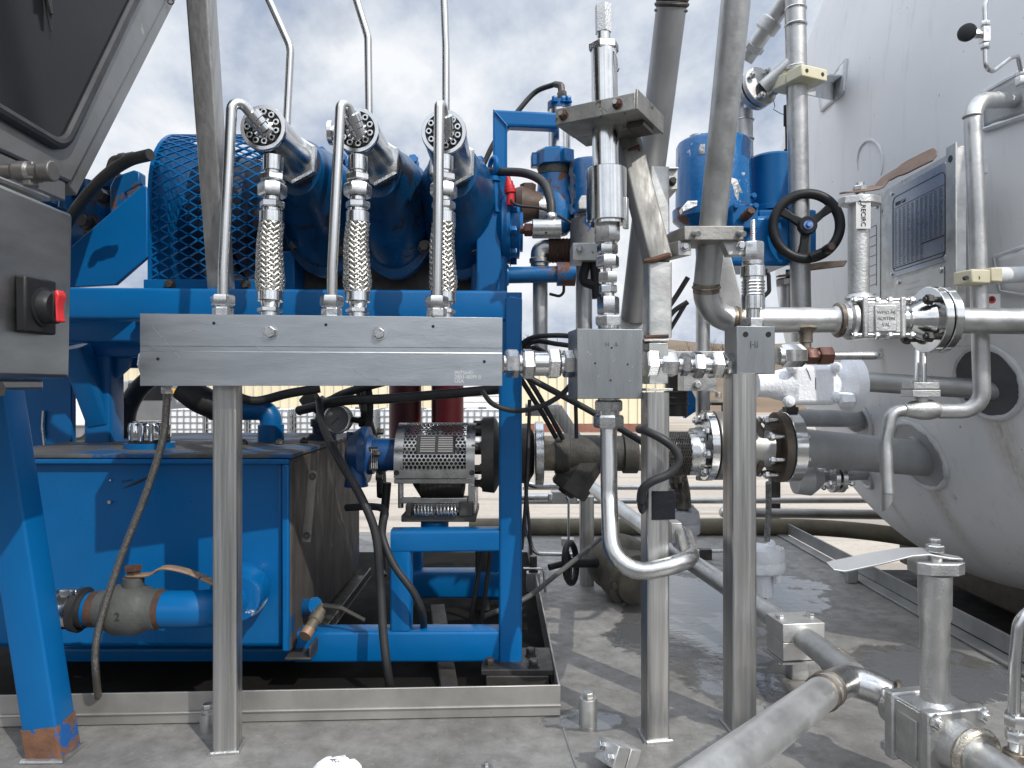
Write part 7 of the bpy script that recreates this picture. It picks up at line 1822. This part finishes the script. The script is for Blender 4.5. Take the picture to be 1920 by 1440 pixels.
# ---- things behind: gate valve, small deck pipes, rails, hose
t = T("gate_valve", "dirty dark valve body with a black handwheel behind the bent tube", "gate valve", P(1150, 1105, 2.05))
c = P(1160, 1055, 2.1); DV = mk("dirty_valve_iron", (.13, .115, .085), (.06, .055, .048), 14, rough=.7, bump=.6, bs=80, chip=((.20, .16, .09), 8, .6, .8))
a = MB(); a.ball(c, .095, .085, .085, 28, 16); a.lathe(c + V(.01, -.02, -.02), V(.35, -1, -.2), [(0, .08), (.07, .08), (.075, .065), (.09, .06), (.092, .03), (.094, .001)], 32); a.box(c + V(.02, -.03, -.085), .11, .1, .02); t.p("body", DV, a)
for k in range(6):
    an = k * math.pi / 3; d_ = V(.35, -1, -.2).normalized(); u_, v_, _ = basis(d_); a = MB(); a.bolt(c + V(.01, -.02, -.02) + d_ * .07 + (u_ * math.cos(an) + v_ * math.sin(an)) * .07, d_, .016, .014); t.p("bolt", DV, a)
wc = P(1070, 1055, 2.0); a = MB(); a.torus(wc, V(.9, -.35, .1), .055, .009, 32, 10); wh = t.p("handwheel", BLACK, a)
a = MB()
for an in (0, 120, 240): 
    d_ = V(.9, -.35, .1).normalized(); u_, v_, _ = basis(d_); e = u_ * math.cos(R(an)) + v_ * math.sin(R(an)); a.tube([wc, wc + e * .054], .006, 8)
a.cyl(wc, c, .014); t.p("spokes_and_stem", BLACK, a)
a = MB(); a.cyl(wc + V(-.01, 0, -.0), wc + V(-.062, -.02, -.008), .009); t.p("crank_handle", BLACK, a, parent=wh)
a = MB(); a.bar(P(1100, 1102, 2.2), P(1100, 930, 2.2), .042, .042, up=Y_, r=.004); solo("short_post", STEEL, a, "short stainless post behind the big bent tube", "post", P(1100, 1102, 2.2))
def tb(name, lb, pts, r, mat=PIPE, fl=.03, cat="tube"):
    q = [P(*p_) for p_ in pts]; a = MB(); a.tube(q, r, 12, fl=fl); return solo(name, mat, a, lb, cat, q[0])
tb("thin_tube", "thin tube bending down to the deck right of the blue post", [(986, 905, 2.1), (988, 990, 2.1), (1000, 1038, 2.1), (1080, 1040, 2.1)], .0065, TUBEM)
tb("thin_tube", "short bright tube from the fitting behind the strainer", [(985, 905, 1.95), (1005, 911, 1.95), (1060, 910, 1.95)], .008, TUBEM)
tb("thin_tube", "level bright tube meeting the small instrument block", [(975, 932, 2.2), (1035, 932, 2.2)], .011, TUBEM)
t = T("instrument_block", "small grey instrument block on thin tubing behind the strainer", "instrument", P(1058, 945, 2.2))
a = MB(); a.ob(P(1034, 944, 2.2), V(.08, 0, 0), V(0, .04, 0), V(0, 0, .036)); t.p("body", CAST, a, bev=.002)
a = MB(); a.hex(P(1027, 932, 2.2), P(1036, 932, 2.2), .026); t.p("nut", FIT, a)
a = MB(); a.tube([P(1062, 930, 2.18), P(1066, 938, 2.18), P(1066, 1022, 2.18)], .0038, 8, fl=.01); t.p("impulse_tube", TUBEM, a)
a = MB(); a.ob(P(1053, 1025, 2.18), V(.04, 0, 0), V(0, .03, 0), V(0, 0, .024)); t.p("lower_block", CAST, a, bev=.002)
t = T("deck_cleat", "small bolted cleat with a wire loop on the deck right of the blue post", "cleat", PZ(1000, 1112))
q = PZ(1000, 1110); a = MB(); a.box(q + Z * .03, .04, .03, .06); t.p("block", CAST, a, bev=.002)
a = MB(); a.bolt(q + Z * .06, Z, .02, .04); t.p("bolt", DARKM, a)
a = MB(); a.tube([q + V(-.03, -.02, .075), q + V(.03, -.02, .075), q + V(.035, -.02, .005)], .004, 8, fl=.012); t.p("wire_loop", FIT, a)
t = T("tube_clip", "small steel tube clip on the deck behind the second post", "clip", PZ(1322, 1048))
q = PZ(1322, 1048); a = MB(); a.box(q + Z * .018, .042, .03, .036); t.p("block", DARKM, a, bev=.002)
a = MB(); a.cyl(q + V(-.09, 0, .028), q + V(.20, 0, .028), .006, n=12); t.p("tube", FIT, a)
a = MB(); q = P(1266, 1013, 1.9); a.ob(P(1259, 1014, 1.45), V(.021, 0, 0), V(0, .04, 0), V(0, 0, .036)); solo("side_lug", ALU, a, "small rough aluminium lug right of the taped post", "lug", bev=.001)
t = T("guard_rail", "level guard rail pipes along the far side of the trailer", "rail", P(1452, 990, 3.15))
a = MB(); a.cyl(P(960, 940, 3.15), P(1640, 938, 3.15), .013); t.p("upper_pipe", PIPE, a)
a = MB(); a.cyl(P(1358, 961, 3.1), P(1720, 966, 3.1), .021); t.p("lower_pipe", PIPED, a)
a = MB(); a.ball(P(1358, 961, 3.1), .024); t.p("pipe_cap", PIPE, a)
a = MB(); a.cyl(P(980, 914, 3.2), P(1360, 914, 3.2), .011); t.p("upper_pipe", PIPE, a)
a = MB(); a.bar(P(1452, 1030, 3.2), P(1452, 895, 3.2), .042, .042, up=Y_, r=.004); t.p("post", DARKM, a)
a = MB(); hq = [P(880, 1012, 2.92), P(1000, 1004, 2.92), P(1120, 1008, 2.92), P(1280, 1006, 2.92), P(1450, 999, 2.92), P(1560, 1005, 2.88), P(1680, 1018, 2.75), P(1790, 1040, 2.55), P(1900, 1055, 2.4)]
for q in hq: q.z = max(q.z, .034)
a.tube(hq, .033, 18, sm=8); solo("transfer_hose", HOSET, a, "long muddy tan hose lying along the far deck edge", "hose", hq[3])
a = MB(); a.bar(P(1357, 880, 2.4), P(1400, 985, 2.3), .02, .02, up=Y_); solo("stay_bar", PIPED, a, "thin slanting stay bar just left of the Hi post", "stay")
t = T("frame_arm", "grey welded steel arm seen between the slanting cables and the yellow wall", "frame", P(1090, 820, 2.3))
a = MB(); a.bar(P(985, 768, 2.3), P(1048, 768, 2.3), .045, .04, r=.004); a.bar(P(1042, 766, 2.3), P(1085, 832, 2.3), .042, .04, up=Y_, r=.004); t.p("arm", STEEL, a)
a = MB(); q0 = P(1335, 790, 2.05); a.ob(P(1335, 760, 2.0), V(.08, 0, 0), V(0, .06, 0), V(0, 0, .008)); a.ob(P(1362, 800, 2.0), V(.012, 0, 0), V(0, .05, 0), V(0, 0, .065)); solo("angle_shelf", DARKM, a, "small dark angle shelf left of the Hi post", "bracket", bev=.001)
a = MB(); a.cyl(P(1480, 770, 1.8), P(1480, 800, 1.8), .009); a.box(P(1482, 768, 1.8), .03, .03, .014); a.box(P(1482, 762, 1.8), .02, .02, .01); solo("drip_fitting", DARKM, a, "small dark fitting hanging under the frosted valve", "fitting", bev=.001)
